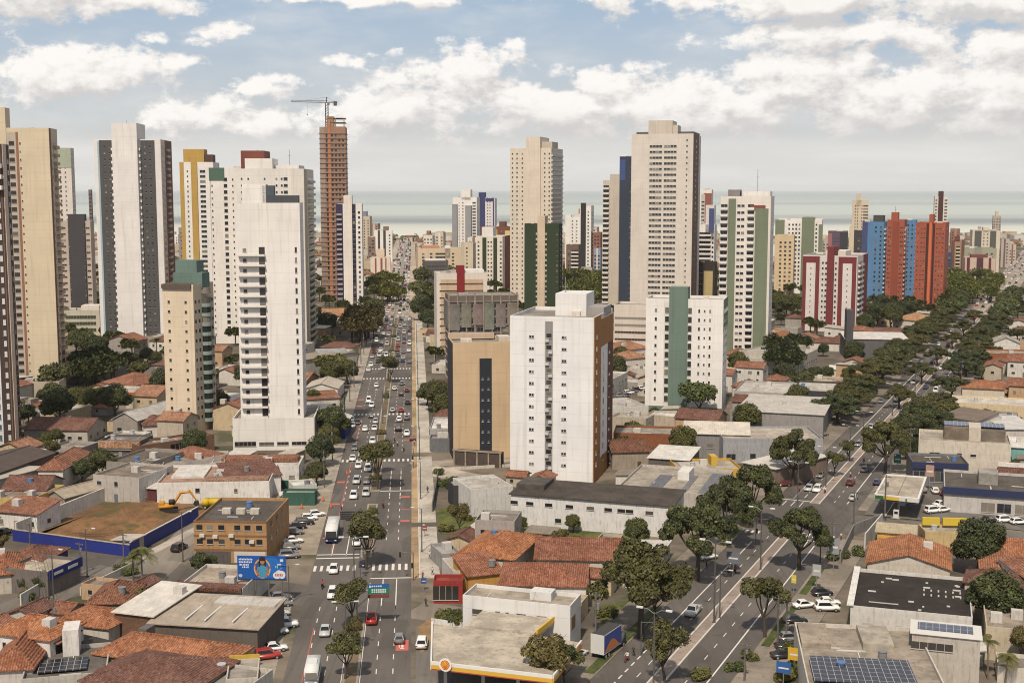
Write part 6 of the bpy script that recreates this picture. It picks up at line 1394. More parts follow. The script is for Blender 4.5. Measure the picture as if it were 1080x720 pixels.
def C_(kind, x, y, colour, yaw, z=.02, label=None, phrase=None, group='cars on the avenues'): return place(kind, G(x, y), yaw, colour, phrase, label, group, z)
# straight avenue, coming towards us
for kind, x, y, c in (('hatchback', 397, 408, 'white'), ('suv', 392, 429, 'white'), ('van', 389, 424, 'white'), ('hatchback', 391, 440, 'black'), ('hatchback', 371, 444, 'white'), ('sedan', 372, 450, 'silver'), ('hatchback', 377, 447, 'black'), ('hatchback', 385, 454, 'white'), ('sedan', 395, 453, 'white'), ('hatchback', 396, 446, 'silver'), ('suv', 393, 467, 'white'), ('hatchback', 374, 474, 'grey'), ('hatchback', 381, 481, 'silver'), ('sedan', 372, 485, 'white'), ('hatchback', 378, 493, 'white'), ('suv', 388, 496, 'white'), ('suv', 376, 509, 'silver'), ('sedan', 387, 509, 'grey'), ('suv', 373, 525, 'white'), ('suv', 386, 522, 'silver'), ('hatchback', 369, 547, 'white'), ('hatchback', 376, 574, 'white'), ('hatchback', 352, 603, 'white'), ('suv', 351, 629, 'white'), ('sedan', 343, 668, 'silver')):
    C_(kind, x, y, c, TO)
for kind, x, y, c in (('hatchback', 416, 411, 'white'), ('suv', 424, 406, 'grey'), ('hatchback', 429, 413, 'dark red'), ('hatchback', 423, 417, 'black'), ('suv', 430, 426, 'black'), ('hatchback', 414, 434, 'silver'), ('hatchback', 423, 434, 'red'), ('suv', 421, 444, 'white'), ('sedan', 429, 442, 'grey'), ('suv', 420, 454, 'black'), ('pickup', 429, 459, 'white'), ('hatchback', 435, 464, 'dark red'), ('hatchback', 421, 676, 'grey'), ('pickup', 392, 655, 'red')):
    C_(kind, x, y, c, AW)
C_('suv', 445, 681, 'white', AW + 4, label='white SUV entering the petrol station forecourt')
C_('sedan', 470, 634, 'black', 92, label='black sedan parked under the red kiosk')
# parked rows
for kind, x, y, c, yw in (('pickup', 305, 523, 'white', 75), ('hatchback', 314, 519, 'red', 80), ('sedan', 313, 512, 'white', 85), ('sedan', 323, 526, 'white', 80), ('hatchback', 334, 544, 'white', 70), ('hatchback', 326, 548, 'white', 80), ('suv', 321, 553, 'black', 78), ('hatchback', 311, 563, 'grey', 80), ('sedan', 309, 572, 'white', 80), ('hatchback', 307, 579, 'grey', 80), ('suv', 305, 588, 'grey', 80), ('sedan', 313, 557, 'black', 80)):
    C_(kind, x, y, c, yw, .03, group='cars parked beside the orange tan building')
for kind, x, y, c, yw in (('sedan', 295, 639, 'grey', 75), ('hatchback', 294, 649, 'silver', 72), ('pickup', 299, 661, 'white', 76), ('hatchback', 292, 668, 'white', 74), ('sedan', 289, 686, 'white', 72), ('suv', 282, 694, 'red', 70), ('hatchback', 296, 632, 'grey', 75)):
    C_(kind, x, y, c, yw, .03, group='cars parked at the corner yard')
for kind, x, y, c, yw in (('hatchback', 50, 660, 'white', 60), ('suv', 49, 640, 'black', 65), ('hatchback', 104, 617, 'grey', 62), ('suv', 189, 580, 'black', 14), ('hatchback', 5, 563, 'black', 10), ('sedan', 212, 592, 'blue', 95)):
    C_(kind, x, y, c, yw, .03, group='cars in the side streets')
for i in range(9): C_(RT.choice(['hatchback', 'sedan', 'suv']), 62 + i * 5.4 + RT.uniform(-1, 1), 437 - i * .6 + RT.uniform(-2, 2), RT.choice(['white', 'silver', 'grey', 'black']), 30, .02, group='cars parked below the tall beige tower')
for i in range(8): C_('hatchback', 153 + i * 3.2, 424 + (i % 2) * 3, RT.choice(['white', 'grey', 'black']), 95, .02, group='cars parked behind the hall')
# oblique avenue
TB, AB = B_YAW + 180, B_YAW
for kind, x, y, c, yw in (('sedan', 856, 503, 'white', TB), ('hatchback', 865, 503, 'grey', TB), ('hatchback', 853, 517, 'silver', TB), ('suv', 862, 518, 'white', TB), ('pickup', 731, 647, 'silver', TB), ('sedan', 912, 497, 'grey', AB), ('suv', 897, 511, 'dark red', AB), ('sedan', 900, 527, 'silver', AB), ('hatchback', 955, 443, 'white', AB), ('hatchback', 918, 452, 'silver', TB), ('sedan', 905, 470, 'grey', TB)):
    C_(kind, x, y, c, yw, .03)
for kind, x, y, c, yw in (('suv', 822, 505, 'dark red', TB + 50), ('hatchback', 826, 513, 'dark red', TB + 50), ('sedan', 823, 496, 'grey', TB + 50), ('hatchback', 832, 506, 'black', TB + 50), ('hatchback', 897, 432, 'white', AB), ('sedan', 902, 424, 'grey', AB), ('suv', 903, 419, 'black', AB), ('sedan', 898, 437, 'white', AB), ('hatchback', 862, 464, 'black', 60), ('sedan', 867, 460, 'grey', 60), ('hatchback', 858, 461, 'silver', 60), ('sedan', 707, 614, 'black', 60), ('sedan', 746, 590, 'white', 60)):
    C_(kind, x, y, c, yw, .15, group='cars parked by the oblique avenue')
for kind, x, y, c, yw in (('sedan', 848, 641, 'white', 75), ('sedan', 838, 657, 'black', 85), ('hatchback', 843, 669, 'black', 60), ('sedan', 831, 684, 'black', 80), ('sedan', 827, 694, 'black', 80), ('hatchback', 833, 676, 'grey', 80), ('sedan', 873, 638, 'white', 90), ('suv', 872, 644, 'white', 90), ('hatchback', 867, 628, 'black', 80)):
    C_(kind, x, y, c, yw, .15, group='cars parked before the right hand stores')
for kind, x, y, c, yw in (('hatchback', 973, 519, 'grey', 10), ('hatchback', 986, 520, 'white', 10), ('hatchback', 994, 522, 'dark red', 10), ('sedan', 992, 534, 'white', 60), ('suv', 984, 541, 'white', 70), ('hatchback', 994, 540, 'white', 65), ('sedan', 1000, 537, 'silver', 70), ('hatchback', 1003, 523, 'white', 60), ('sedan', 1043, 551, 'black', 80), ('suv', 1060, 551, 'white', 80), ('hatchback', 1074, 553, 'white', 80), ('hatchback', 925, 511, 'blue', AB)):
    C_(kind, x, y, c, yw, .15, group='cars at the petrol forecourt')
for kind, x, y, c, yw in (('hatchback', 985, 454, 'white', 60), ('sedan', 990, 451, 'silver', 60), ('hatchback', 980, 458, 'silver', 60), ('sedan', 996, 450, 'white', 60)):
    C_(kind, x, y, c, yw, .15, group='cars parked behind the beige pergola building')
C_('sedan', 609, 693, 'white', B_YAW + 10, label='white sedan parked under the right end of the petrol canopy')
for i in range(6): C_('sedan' if i % 2 else 'hatchback', 654 + i * 4.4, 434 - i * 1.6, ('grey', 'black', 'white')[i % 3], 70, 5.05, group='cars on the roof deck between the white blocks')
# distant traffic: small, one mesh each; past the first hundred the jam is one mass
PAL = ['white', 'white', 'white', 'white', 'silver', 'silver', 'silver', 'grey', 'grey', 'black', 'black', 'dark red', 'red', 'beige', 'white', 'silver', 'black', 'blue']
FAR = []
for s, yw in ((-8.6, TO), (-5.7, TO), (-2.7, TO), (2.5, AW), (5.1, AW), (7.8, AW)):
    t = 96.0
    while t < 1500:
        t += RT.uniform(9, 34) * (1 if t > 300 else 1.25)
        FAR.append((t, Ap((s if t < 330 else s * .86 - .6) + RT.uniform(-.3, .3), t, .03), yw, RT.choice(PAL), 'straight avenue'))
for s, yw in ((-7.5, TB), (-3, TB), (3, AB), (7.5, AB)):
    t = 180.0
    while t < 1500:
        t += RT.uniform(14, 50) if t < 620 else RT.uniform(9, 30)
        FAR.append((t + 170, Bp(s - max(0, t - 560) * .012, t, .04), yw, RT.choice(PAL), 'tree lined avenue'))
FAR.sort(key=lambda q: q[0])
fb = MB(); FC = list(CC)
for i, (t, p, yaw, c, av) in enumerate(FAR):
    k = RT.choice(['hatchback', 'sedan', 'suv', 'van', 'hatchback'])
    if i < 120:
        o = link('car', FARCAR[k], None, p, -rad(yaw)); o.color = (*CC[c], 1); tag(o, None, 'car', 'cars on the avenues'); auto(o, '%s car' % c, p)
    else:
        me = FARCAR[k]; n = len(fb.v); co, si = math.cos(-rad(yaw)), math.sin(-rad(yaw))
        fb.v += [(v.co.x * co - v.co.y * si + p.x, v.co.x * si + v.co.y * co + p.y, v.co.z + p.z) for v in me.vertices]
        for q in me.polygons: fb.f.append(tuple(n + z for z in q.vertices)); fb.m.append(FC.index(c) if q.material_index == 0 else len(FC) + q.material_index - 1)
o = fb.build('distant_cars', [M('plain', CC[c]) for c in FC] + [CGL, TYRE]); o['kind'] = 'stuff'; tag(o, 'dense far traffic on both avenues', 'distant cars')
# bus, minibus, lorry
def bus(name, label, p, yaw, L, Wd, Hh, low_c, top_c, cat='bus'):
    root = thing(name, label, cat, (p[0], p[1], .02), -rad(yaw)); hl, hw = L / 2, Wd / 2
    b = MB(); b.profile([(-hl, .35), (hl - .05, .35), (hl, .7), (hl, 1.25), (hl - .02, 1.3), (-hl, 1.3)], -hw, hw); link('body', bevelled(b, 'lower_body', [M('plain', low_c)], .06), root)
    b = MB(); b.profile([(-hl, 1.28), (hl - .02, 1.28), (hl - .12, Hh - .25), (hl - .4, Hh), (-hl + .15, Hh), (-hl, Hh - .2)], -hw + .01, hw - .01); link('upper_body', bevelled(b, 'upper_body', [M('plain', top_c)], .08), root)
    b = MB(); b.quad([(-hw + .15, hl + .012, 1.3), (hw - .15, hl + .012, 1.3), (hw - .2, hl - .09, Hh - .45), (-hw + .2, hl - .09, Hh - .45)]); b.build('windshield', CGL, root)
    for sx in (-1, 1):
        n = int((L - 1.5) / 1.35)
        for i in range(n):
            y = hl - 1.3 - i * 1.35; b = MB(); b.box(-.02, .02, y - .58, y + .58, 1.5, Hh - .6); b.build('side_window', CGL, root, (sx * hw, 0, 0))
        for y in (hl - 1.9 if L > 8 else hl - 1.0, -hl + 2.2 if L > 8 else -hl + 1.1): link('wheel', wheel_mesh(.46 if L > 8 else .36, .26), root, (sx * (hw - .12), y, .46 if L > 8 else .36))
        b = MB(); b.box(-.2, .2, -.03, .03, -.1, .1); b.build('headlight', LAMP, root, (sx * (hw - .35), hl + .01, .8))
    b = MB(); b.box(-.7, .7, -1.2, 1.0, Hh - .02, Hh + .2); b.build('roof_unit', M('plain', (.62, .62, .60)), root)
    return root
bus('city_bus', 'white roofed city bus with a dark blue front beside the corner car park', G(351, 566), TO, 11.5, 2.55, 3.2, (.025, .045, .14), (.66, .65, .62)); landmark('white roofed bus', G(351, 566))
bus('minibus', 'white minibus coming down the avenue at the bottom edge', G(330, 716), TO, 6.8, 2.1, 2.75, (.50, .52, .55), (.66, .66, .64), 'minibus')
def lorry():
    p = G(642, 687); root = thing('box_lorry', 'parked lorry with a blue and orange painted box body by the petrol station', 'lorry', p, -rad(B_YAW + 6)); landmark('lorry with the painted box', p)
    b = MB(); b.box(-1.2, 1.2, -4.2, 2.2, 1.0, 4.2); b.build('box_body', M('plain', (.56, .55, .53)), root)
    b = MB(); b.box(1.2, 1.23, -4.1, 2.1, 1.2, 4.1); s = b.build('side_graphic', M('plain', (.05, .07, .25)), root)
    b = MB()
    for k in range(9): b.quad([(1.236, -3.9 + k * .62, 1.25), (1.236, -3.3 + k * .62, 1.25), (1.236, -3.3 + k * .62, 1.9 + 1.0 * math.sin(k * .5)), (1.236, -3.9 + k * .62, 1.9 + 1.0 * math.sin((k - 1) * .5))])
    b.build('orange_swoosh', M('plain', (.48, .18, .05)), s)
    b = MB(); b.box(-1.15, 1.15, -4.1, 2.1, 4.2, 4.24); b.build('box_roof', M('plain', (.06, .058, .055)), root)
    b = MB(); b.profile([(2.35, .5), (4.3, .5), (4.35, 1.5), (4.05, 2.5), (2.35, 2.5)], -1.1, 1.1); link('cab', bevelled(b, 'cab', [M('plain', (.10, .10, .11))], .08), root)
    b = MB(); b.quad([(-.95, 4.37, 1.55), (.95, 4.37, 1.55), (.9, 4.11, 2.4), (-.9, 4.11, 2.4)]); b.build('windshield', CGL, root)
    for sx in (-1, 1):
        for y in (3.3, -2.2, -3.3): link('wheel', wheel_mesh(.48, .3), root, (sx * 1.0, y, .48))
lorry()
# people
def person_mesh(seed, riding=False):
    V = {'pel': (0, 0, .95, .135), 'wai': (0, 0, 1.12, .12), 'che': (0, .01, 1.35, .15), 'nec': (0, 0, 1.50, .055), 'hea': (0, .015, 1.66, .095), 'top': (0, .01, 1.76, .07),
         'ls': (-.19, 0, 1.42, .06), 'le': (-.25, -.02, 1.14, .045), 'lh': (-.26, .08, .90, .035), 'rs': (.19, 0, 1.42, .06), 're': (.25, -.02, 1.14, .045), 'rh': (.26, .08, .90, .035),
         'lk': (-.11, .07, .50, .065), 'la': (-.11, -.02, .08, .045), 'lf': (-.11, .12, .04, .04), 'rk': (.11, .10, .50, .065), 'ra': (.11, .16, .08, .045), 'rf': (.11, .30, .04, .04)}
    if riding:
        V.update({'lk': (-.22, .42, .78, .07), 'la': (-.20, .25, .36, .05), 'lf': (-.2, .38, .33, .04), 'rk': (.22, .42, .78, .07), 'ra': (.20, .25, .36, .05), 'rf': (.2, .38, .33, .04), 'le': (-.3, .22, 1.2, .045), 'lh': (-.3, .52, 1.08, .035), 're': (.3, .22, 1.2, .045), 'rh': (.3, .52, 1.08, .035), 'hea': (0, .06, 1.66, .13), 'top': (0, .05, 1.78, .10)})
    E = ['pel-wai', 'wai-che', 'che-nec', 'nec-hea', 'hea-top', 'che-ls', 'ls-le', 'le-lh', 'che-rs', 'rs-re', 're-rh', 'pel-lk', 'lk-la', 'la-lf', 'pel-rk', 'rk-ra', 'ra-rf']
    bm = bmesh.new(); sk = bm.verts.layers.skin.verify(); vs = {}
    for k, (x, y, z, r) in V.items(): v = bm.verts.new((x, y, z)); v[sk].radius = (r, r); v[sk].use_root = (k == 'pel'); vs[k] = v
    for e in E: a, c = e.split('-'); bm.edges.new((vs[a], vs[c]))
    me = bpy.data.meshes.new('person'); bm.to_mesh(me); bm.free()
    o = bpy.data.objects.new('person_build', me); COL.objects.link(o); o.modifiers.new('skin', 'SKIN'); s = o.modifiers.new('sub', 'SUBSURF'); s.levels = 1
    dg = bpy.context.evaluated_depsgraph_get(); out = bpy.data.meshes.new_from_object(o.evaluated_get(dg)); bpy.data.objects.remove(o)
    cols = [[(.05, .06, .11), (.45, .42, .38)], [(.03, .03, .03), (.34, .05, .04)], [(.10, .09, .08), (.55, .5, .45)], [(.02, .02, .025), (.06, .06, .07)]][seed % 4]
    out.materials.clear()
    for c in cols + [(.20, .11, .07), (.02, .015, .012)]: out.materials.append(M('plain', c))
    for p in out.polygons:
        z = p.center.z; x = abs(p.center.x)
        p.material_index = 3 if (z > 1.70 or (riding and z > 1.58)) else 2 if z > 1.50 or (x > .22 and z < 1.2 and z > .8 and not riding) or z < .0 else 1 if z > .98 else 0
        p.use_smooth = True
    return out
PM = [person_mesh(i) for i in range(4)]; RM = [person_mesh(i + 1, True) for i in range(2)]
def person(x, y, i, yaw, label=None, phrase=None, z=.13, mesh=None, p=None):
    q = p if p is not None else G(x, y); o = link('person', mesh or PM[i % 4], None, (q[0], q[1], z), -rad(yaw)); tag(o, label, 'person', 'people on foot')
    if not label: auto(o, phrase or ('pedestrian in a %s top' % ('pale', 'red', 'white', 'black')[i % 4]), o.location)
    return o
for i, (x, y, yw) in enumerate([(456, 607, 10), (446, 612, 190), (453, 590, 0), (449, 640, 30), (812, 552, 20), (801, 552, 200), (812, 520, 100), (745, 600, 60), (300, 655, 90), (360, 540, 0), (447, 560, 180), (451, 520, 0), (934, 549, 30), (843, 520, 20), (887, 570, 10), (668, 692, 30), (437, 470, 0), (348, 470, 180)]): person(x, y, i, yw)
def motorbike(x, y, yaw, i):
    p = G(x, y); root = thing('motorbike', None, 'motorbike', (p.x, p.y, .025), -rad(yaw), 'motorbikes')
    auto(root, ('black motorbike', 'red motorbike')[i % 2] + ' with a rider', p)
    c = ((.02, .02, .022), (.30, .03, .02))[i % 2]
    for yy in (-.65, .65):
        w = wheel_mesh(.31, .12); link('wheel', w, root, (0, yy, .31))
    b = MB(); b.box(-.13, .13, -.45, .35, .45, .72); b.box(-.16, .16, -.75, .05, .72, .82); b.tube([(0, .65, .31), (0, .45, 1.0)], .04, 6); b.box(-.06, .06, -.6, .4, .3, .45); b.build('frame', M('plain', c), root)
    b = MB(); b.tube([(-.36, .42, 1.02), (.36, .42, 1.02)], .03, 6); b.build('handlebar', TRIM, root)
    e2, e1 = axes(yaw)
    r = link('person', RM[i % 2], None, p - e1 * .28 + Vector((0, 0, -.08)), -rad(yaw)); tag(r, None, 'person', 'motorbike riders'); auto(r, 'helmeted motorbike rider in %s' % ('red', 'white')[i % 2], p)
for i, (x, y, yw) in enumerate([(340, 620, TO), (769, 603, TB), (775, 605, TB), (870, 520, TB), (911, 487, AB), (897, 503, AB), (416, 466, AW), (661, 697, TB), (404, 535, AW), (419, 470, AW)]): motorbike(x, y, yw, i)
# ------------------------------------------------------------------ petrol stations
def station():
    h = 5.6; c = G(520, 690)
    root = thing('petrol_station_canopy', 'large beige flat canopy with a white and yellow edge on the lower avenue corner', 'canopy', (c.x, c.y, 0)); landmark('beige petrol station canopy', c)
    def loc(px, py, z=h): q = G(px, py, z); return Vector((q.x - c.x, q.y - c.y, 0))
    P = [loc(455, 699), loc(583, 714), loc(613, 677), loc(566, 669), loc(489, 661), loc(456, 657)]
    b = MB(); b.prism(P, h - .9, h - .05); b.build('roof', M('concrete', (.43, .375, .30)), root)
    Q = [loc(490, 660.5), loc(564, 668.5), loc(588, 650), loc(515, 640)]
    b = MB(); b.prism(Q, h - .9, h + .25); b.build('rear_roof', M('concrete', (.45, .395, .32)), root)
    def edge(a, q, z0, z1, c_, nm, out, par=root):
        d = (q - a).normalized(); n = Vector((d.y, -d.x, 0)); b = MB(); b.prism([a + n * out, q + n * out, q - n * .1, a - n * .1], z0, z1); return b.build(nm, M('plain', c_), par)
    for a, q in ((P[0], P[1]), (P[1], P[2])):
        edge(a, q, h - .15, h + .35, (.66, .64, .60), 'white_edge', .16)
        edge(a, q, h - .75, h - .16, (.60, .36, .05), 'yellow_fascia', .15); edge(a, q, h - .92, h - .76, (.36, .06, .035), 'red_fascia', .14)
    edge(P[5], P[0], h - 1.0, h + .35, (.66, .64, .60), 'white_edge', .16)
    edge(loc(566, 668), loc(588, 650), h - .3, h + .6, (.62, .38, .04), 'yellow_fascia', .15)
    # round shell emblem on the front edge
    a = P[0].lerp(P[1], .125); d = (P[1] - P[0]).normalized(); n = Vector((d.y, -d.x, 0)); ez = math.atan2(d.y, d.x)
    e = MB(); e.tube([(0, -.02, 0), (0, .1, 0)], 1.0, 20); eo = e.build('emblem', M('plain', (.70, .68, .65)), root, a + n * .42 + Vector((0, 0, h + .15)), ez)
    e = MB(); pts = [(.74 * math.sin(t) * (1.0 if i % 2 else .93), .70 * math.cos(t) * (1.0 if i % 2 else .93) + .05) for i, t in enumerate([rad(-105 + 210 * k / 14) for k in range(15)])]
    pts = [(.26, -.72), (-.26, -.72)] + pts
    e.quad([(x, -.04, z) for x, z in pts][::-1]); e.build('shell_mark', M('plain', (.46, .045, .03)), eo)
    e = MB(); e.quad([(x * .84, -.055, z * .84) for x, z in pts][::-1]); e.build('shell_mark', M('plain', (.72, .42, .03)), eo)
    e = MB()
    for k in range(-3, 4): t = rad(k * 24); e.quad([(-.03 + k * .05, -.065, -.5), (.03 + k * .05, -.065, -.5), (.04 + .58 * math.sin(t), -.065, .52 * math.cos(t)), (-.04 + .58 * math.sin(t), -.065, .52 * math.cos(t))])
    e.build('shell_mark', M('plain', (.46, .045, .03)), eo)
    b = MB(); b.box(-.5, .9, -.06, 0, -.2, .2); b.build('emblem', M('plain', (.6, .16, .05)), root, P[1].lerp(P[2], .86) + Vector((.2, -.1, h + .1)), math.atan2((P[2] - P[1]).y, (P[2] - P[1]).x))
    for u, v in ((.12, .3), (.45, .3), (.75, .3), (.12, .8), (.5, .8)):
        p = P[0].lerp(P[1], u).lerp(P[5].lerp(P[3], u), v); b = MB(); b.box(-.25, .25, -.25, .25, 0, h - .9); b.build('column', M('plain', (.5, .48, .45)), root, p)
    for x0, y0, x1, y1 in ((470, 668, 492, 690), (470, 690, 476, 700)):
        b = MB(); a, q = loc(x0, y0), loc(x1, y1); d = (q - a).normalized() * .01; b.bar(a + Vector((0, 0, h)), q + Vector((0, 0, h)), .06); b.build('roof_joint', M('plain', (.6, .55, .47)), root)
    for k in range(3):
        p = c + Vector((-9 + k * 8, -2, 0)); pr = thing('fuel_pump', ('left', 'middle', 'right')[k] + ' fuel pump under the beige petrol station canopy', 'fuel pump', p, 0, 'fuel pumps under the beige canopy')
        b = MB(); b.box(-.5, .5, -.3, .3, .15, 1.7); b.build('body', M('plain', (.5, .35, .06)), pr); b = MB(); b.box(-1, 1, -.6, .6, 0, .15); b.build('plinth', M('concrete', CONC), pr); b = MB(); b.box(-.35, .35, -.33, -.3, 1.0, 1.5); b.build('display', CGL, pr)
    p = G(476, 716); sp = thing('price_pole', 'short sign pole with pink and white boards below the canopy emblem', 'sign', p); b = MB(); b.cyl((0, 0), .12, 0, 4.2, 8); b.build('pole', M('metal', (.2, .2, .2)), sp)
    for k, cc in enumerate(((.55, .2, .25), (.6, .58, .56), (.35, .12, .2))): b = MB(); b.box(-1.6 + k * 1.1, -.7 + k * 1.1, -.06, .06, 3.0 + .2 * k, 3.8 + .2 * k); b.build('board', M('plain', cc), sp)
    # white building behind
    low('petrol_shop', 'white petrol station building with a tall blank right wall', (488, 627), (603, 637), (484, 613), 8.2, (.60, .585, .57), (.36, .31, .245), 'flat', win=[('F', u, 5.6, w, .8, (.07, .06, .05)) for u, w in ((.14, 1.8), (.33, .8), (.42, .6), (.55, 1.6), (.74, 1.7))], extras=[('box', 'roof_box', .58, .78, .45, .85, 7.4, 9.0, (.60, .58, .56), 'plaster'), ('panel', 'R', .1, .45, 3.8, 6.0, (.20, .13, .05), .06, 'recess', 'plain')], clutter=0, wk='wall', lm='white petrol station building')
station()
sheet('bare_earth_bed', [G(440, 662), G(456, 650), G(462, 668), G(444, 690)], M('dirt', (.30, .19, .10)), .05)
wallrun('planter_wall', 'white kerb wall round the palm bed by the petrol canopy', [(455, 657), (488, 661), (488, 655)], .9, (.6, .58, .54))
def br_station():
    h = 5.4; c = G(945, 540); root = thing('petrol_station_canopy', 'small square canopy with a green and yellow edge right of the oblique avenue', 'canopy', (c.x, c.y, .14)); landmark('square green and yellow petrol canopy', c)
    def loc(px, py): q = G(px, py, h); return Vector((q.x - c.x, q.y - c.y, 0))
    P = [loc(923, 521), loc(969, 526), loc(977, 503), loc(935, 500)]
    b = MB(); b.prism(P, h - .7, h - .3); b.build('roof', M('concrete', (.40, .345, .275)), root)
    cols = [(.62, .60, .57)] * 4
    for i in range(4):
        a, q = P[i], P[(i + 1) % 4]; d = (q - a).normalized(); n = Vector((d.y, -d.x, 0))
        b = MB(); b.prism([a + n * .12, q + n * .12, q - n * .35, a - n * .35], h - .28 - i * .004, h - i * .004); b.build('white_edge', M('plain', (.66, .64, .60)), root)
        if i == 0:
            for u0, u1, cc in ((0, .2, (.03, .12, .04)), (.2, .56, (.56, .40, .05)), (.56, 1, (.58, .56, .52))):
                b = MB(); b.prism([a.lerp(q, u0) + n * .13, a.lerp(q, u1) + n * .13, a.lerp(q, u1) - n * .02, a.lerp(q, u0) - n * .02], h - 1.05, h - .29); b.build('fascia', M('plain', cc), root)
            b = MB(); m = a.lerp(q, .70); e = a.lerp(q, .74); b.prism([m + n * .17, e + n * .17, e, m], h - .95, h - .4); b.build('emblem', M('plain', (.05, .14, .06)), root)
        else:
            b = MB(); b.prism([a + n * .1, q + n * .1, q - n * .05, a - n * .05], h - 1.0, h - .3); b.build('fascia', M('plain', (.52, .50, .46)), root)
    b = MB(); a, q = P[0].lerp(P[1], .5), P[3].lerp(P[2], .5); b.bar(a + Vector((0, 0, h - .26)), q + Vector((0, 0, h - .26)), .12); b.build('roof_gutter', M('plain', (.2, .17, .14)), root)
    for u, v in ((.5, .25), (.5, .75)):
        p = P[0].lerp(P[1], u).lerp(P[3].lerp(P[2], u), v); b = MB(); b.cyl((0, 0), .25, 0, h - .7, 10); b.build('column', M('plain', (.45, .43, .4)), root, p)
    for k, (x, y) in enumerate(((945, 547), (952, 534))):
        pr = thing('fuel_pump', ('front', 'rear')[k] + ' fuel pump under the square green and yellow canopy', 'fuel pump', G(x, y) + Vector((0, 0, .145)), -rad(B_YAW), 'fuel pumps under the square canopy')
        b = MB(); b.box(-.6, .6, -.35, .35, .15, 2.0); b.build('body', M('plain', (.58, .57, .54)), pr); b = MB(); b.box(-1, 1, -.6, .6, 0, .15); b.build('plinth', M('concrete', CONC), pr); b = MB(); b.box(-.4, .4, -.38, -.35, 1.1, 1.7); b.build('display', CGL, pr)
br_station()
# ------------------------------------------------------------------ billboard, road signs
def flat(par, name, pts, y, c, mid=None):
    b = MB(); b.quad([(x, y, z) for x, z in pts]); return b.build(name, M('plain', c), par)
def disc(cx, cz, rx, rz_, n=18, a0=0, a1=360): return [(cx + rx * math.cos(rad(a0 + (a1 - a0) * k / n)), cz + rz_ * math.sin(rad(a0 + (a1 - a0) * k / n))) for k in range(n)]
def billboard():
    p = G(277, 636); root = thing('billboard', 'bright blue billboard showing a woman in a ring, beside the corner car park', 'billboard', p, rad(-4)); landmark('bright blue billboard', p)
    z0 = 4.6; w, h = 9.0, 4.3
    b = MB()
    for x in (-3.6, -1.2, 1.2, 3.6): b.box(x - .1, x + .1, .1, .3, 0, z0 + h - .2)
    b.box(-w / 2, w / 2, .09, .31, z0 - .25, z0 - .05); b.build('stand', M('metal', (.2, .18, .16)), root)
    b = MB(); b.box(-w / 2, w / 2, -.08, .08, z0, z0 + h); pn = b.build('panel', M('plain', (.012, .085, .33)), root)
    Y = -.084
    def f(nm, pts, c, k=0): flat(pn, nm, [(x - w / 2, z + z0) for x, z in pts], Y - .004 * k, c)
    f('glow_patch', disc(6.2, 2.2, 2.2, 1.9), (.02, .13, .42))
    ro, ri = disc(4.6, 2.0, 1.55, 1.85, 24), disc(4.6, 2.0, 1.3, 1.6, 24); b = MB()
    for k in range(24): j = (k + 1) % 24; b.quad([(q[0] - w / 2, Y - .008, q[1] + z0) for q in (ro[k], ro[j], ri[j], ri[k])], k % 5 == 0)
    b.build('ring', [M('plain', (.58, .34, .05)), M('plain', (.45, .06, .05))], pn)
    f('hair', [(4.1, 1.8), (5.2, 1.8), (5.35, 3.2), (5.1, 4.1), (4.6, 4.25), (4.15, 4.05), (3.9, 3.1)], (.035, .015, .012), 3)
    f('shirt', [(4.0, .3), (5.3, .3), (5.45, 2.0), (5.0, 2.6), (4.3, 2.6), (3.9, 2.0)], (.05, .25, .38), 4)
    f('arm', [(3.4, 1.2), (4.1, .6), (4.2, .9), (3.75, 1.5), (4.05, 2.3), (3.8, 2.4)], (.30, .15, .08), 5); f('arm', [(5.9, 1.2), (5.2, .6), (5.1, .9), (5.55, 1.5), (5.25, 2.3), (5.5, 2.4)], (.30, .15, .08), 5)
    f('face', disc(4.65, 3.3, .42, .55), (.36, .17, .09), 6); f('hair_fringe', [(4.2, 3.4), (5.1, 3.4), (5.05, 3.9), (4.65, 4.05), (4.25, 3.9)], (.035, .015, .012), 7)
    f('mouth', [(4.5, 3.0), (4.8, 3.0), (4.75, 3.07), (4.55, 3.07)], (.4, .06, .05), 7)
    for k, (x0, x1, z) in enumerate(((.3, 2.9, 3.5), (.3, 2.8, 3.0), (.4, .8, 2.5), (1.0, 2.2, 2.5), (.9, 2.2, 2.05))):
        n = max(2, int((x1 - x0) / .28))
        b = MB()
        for i in range(n):                    # a line of small unreadable letters
            u = x0 + i * (x1 - x0) / n; b.quad([(u - w / 2, Y - .004, z + z0), (u + .2 - w / 2, Y - .004, z + z0), (u + .2 - w / 2, Y - .004, z + .26 + .06 * (i % 2) + z0), (u - w / 2, Y - .004, z + .26 + .06 * (i % 2) + z0)])
        b.build('lettering', M('plain', (.62, .64, .66)), pn)
    f('logo', disc(7.3, .75, .75, .65) , (.62, .60, .60), 2); f('logo', disc(8.2, .9, .65, .75), (.62, .60, .60), 3); f('logo', disc(7.7, 1.2, .6, .55), (.62, .60, .60), 4)
    for i in range(5): f('logo_letter', [(6.95 + i * .3, .6), (7.15 + i * .3, .6), (7.15 + i * .3, 1.1), (6.95 + i * .3, 1.1)], (.45, .10, .06), 5)
    f('badge', [(7.9, 3.3), (8.5, 3.3), (8.5, 3.8), (7.9, 3.8)], (.5, .55, .62), 1); f('badge', disc(.55, .6, .35, .3), (.45, .47, .48), 1)
    for i in range(4): f('lettering', [(7.0 + i * .32, 2.2 - .1 * (i % 2)), (7.2 + i * .32, 2.2 - .1 * (i % 2)), (7.2 + i * .32, 2.55), (7.0 + i * .32, 2.55)], (.25, .42, .62), 1)
billboard()
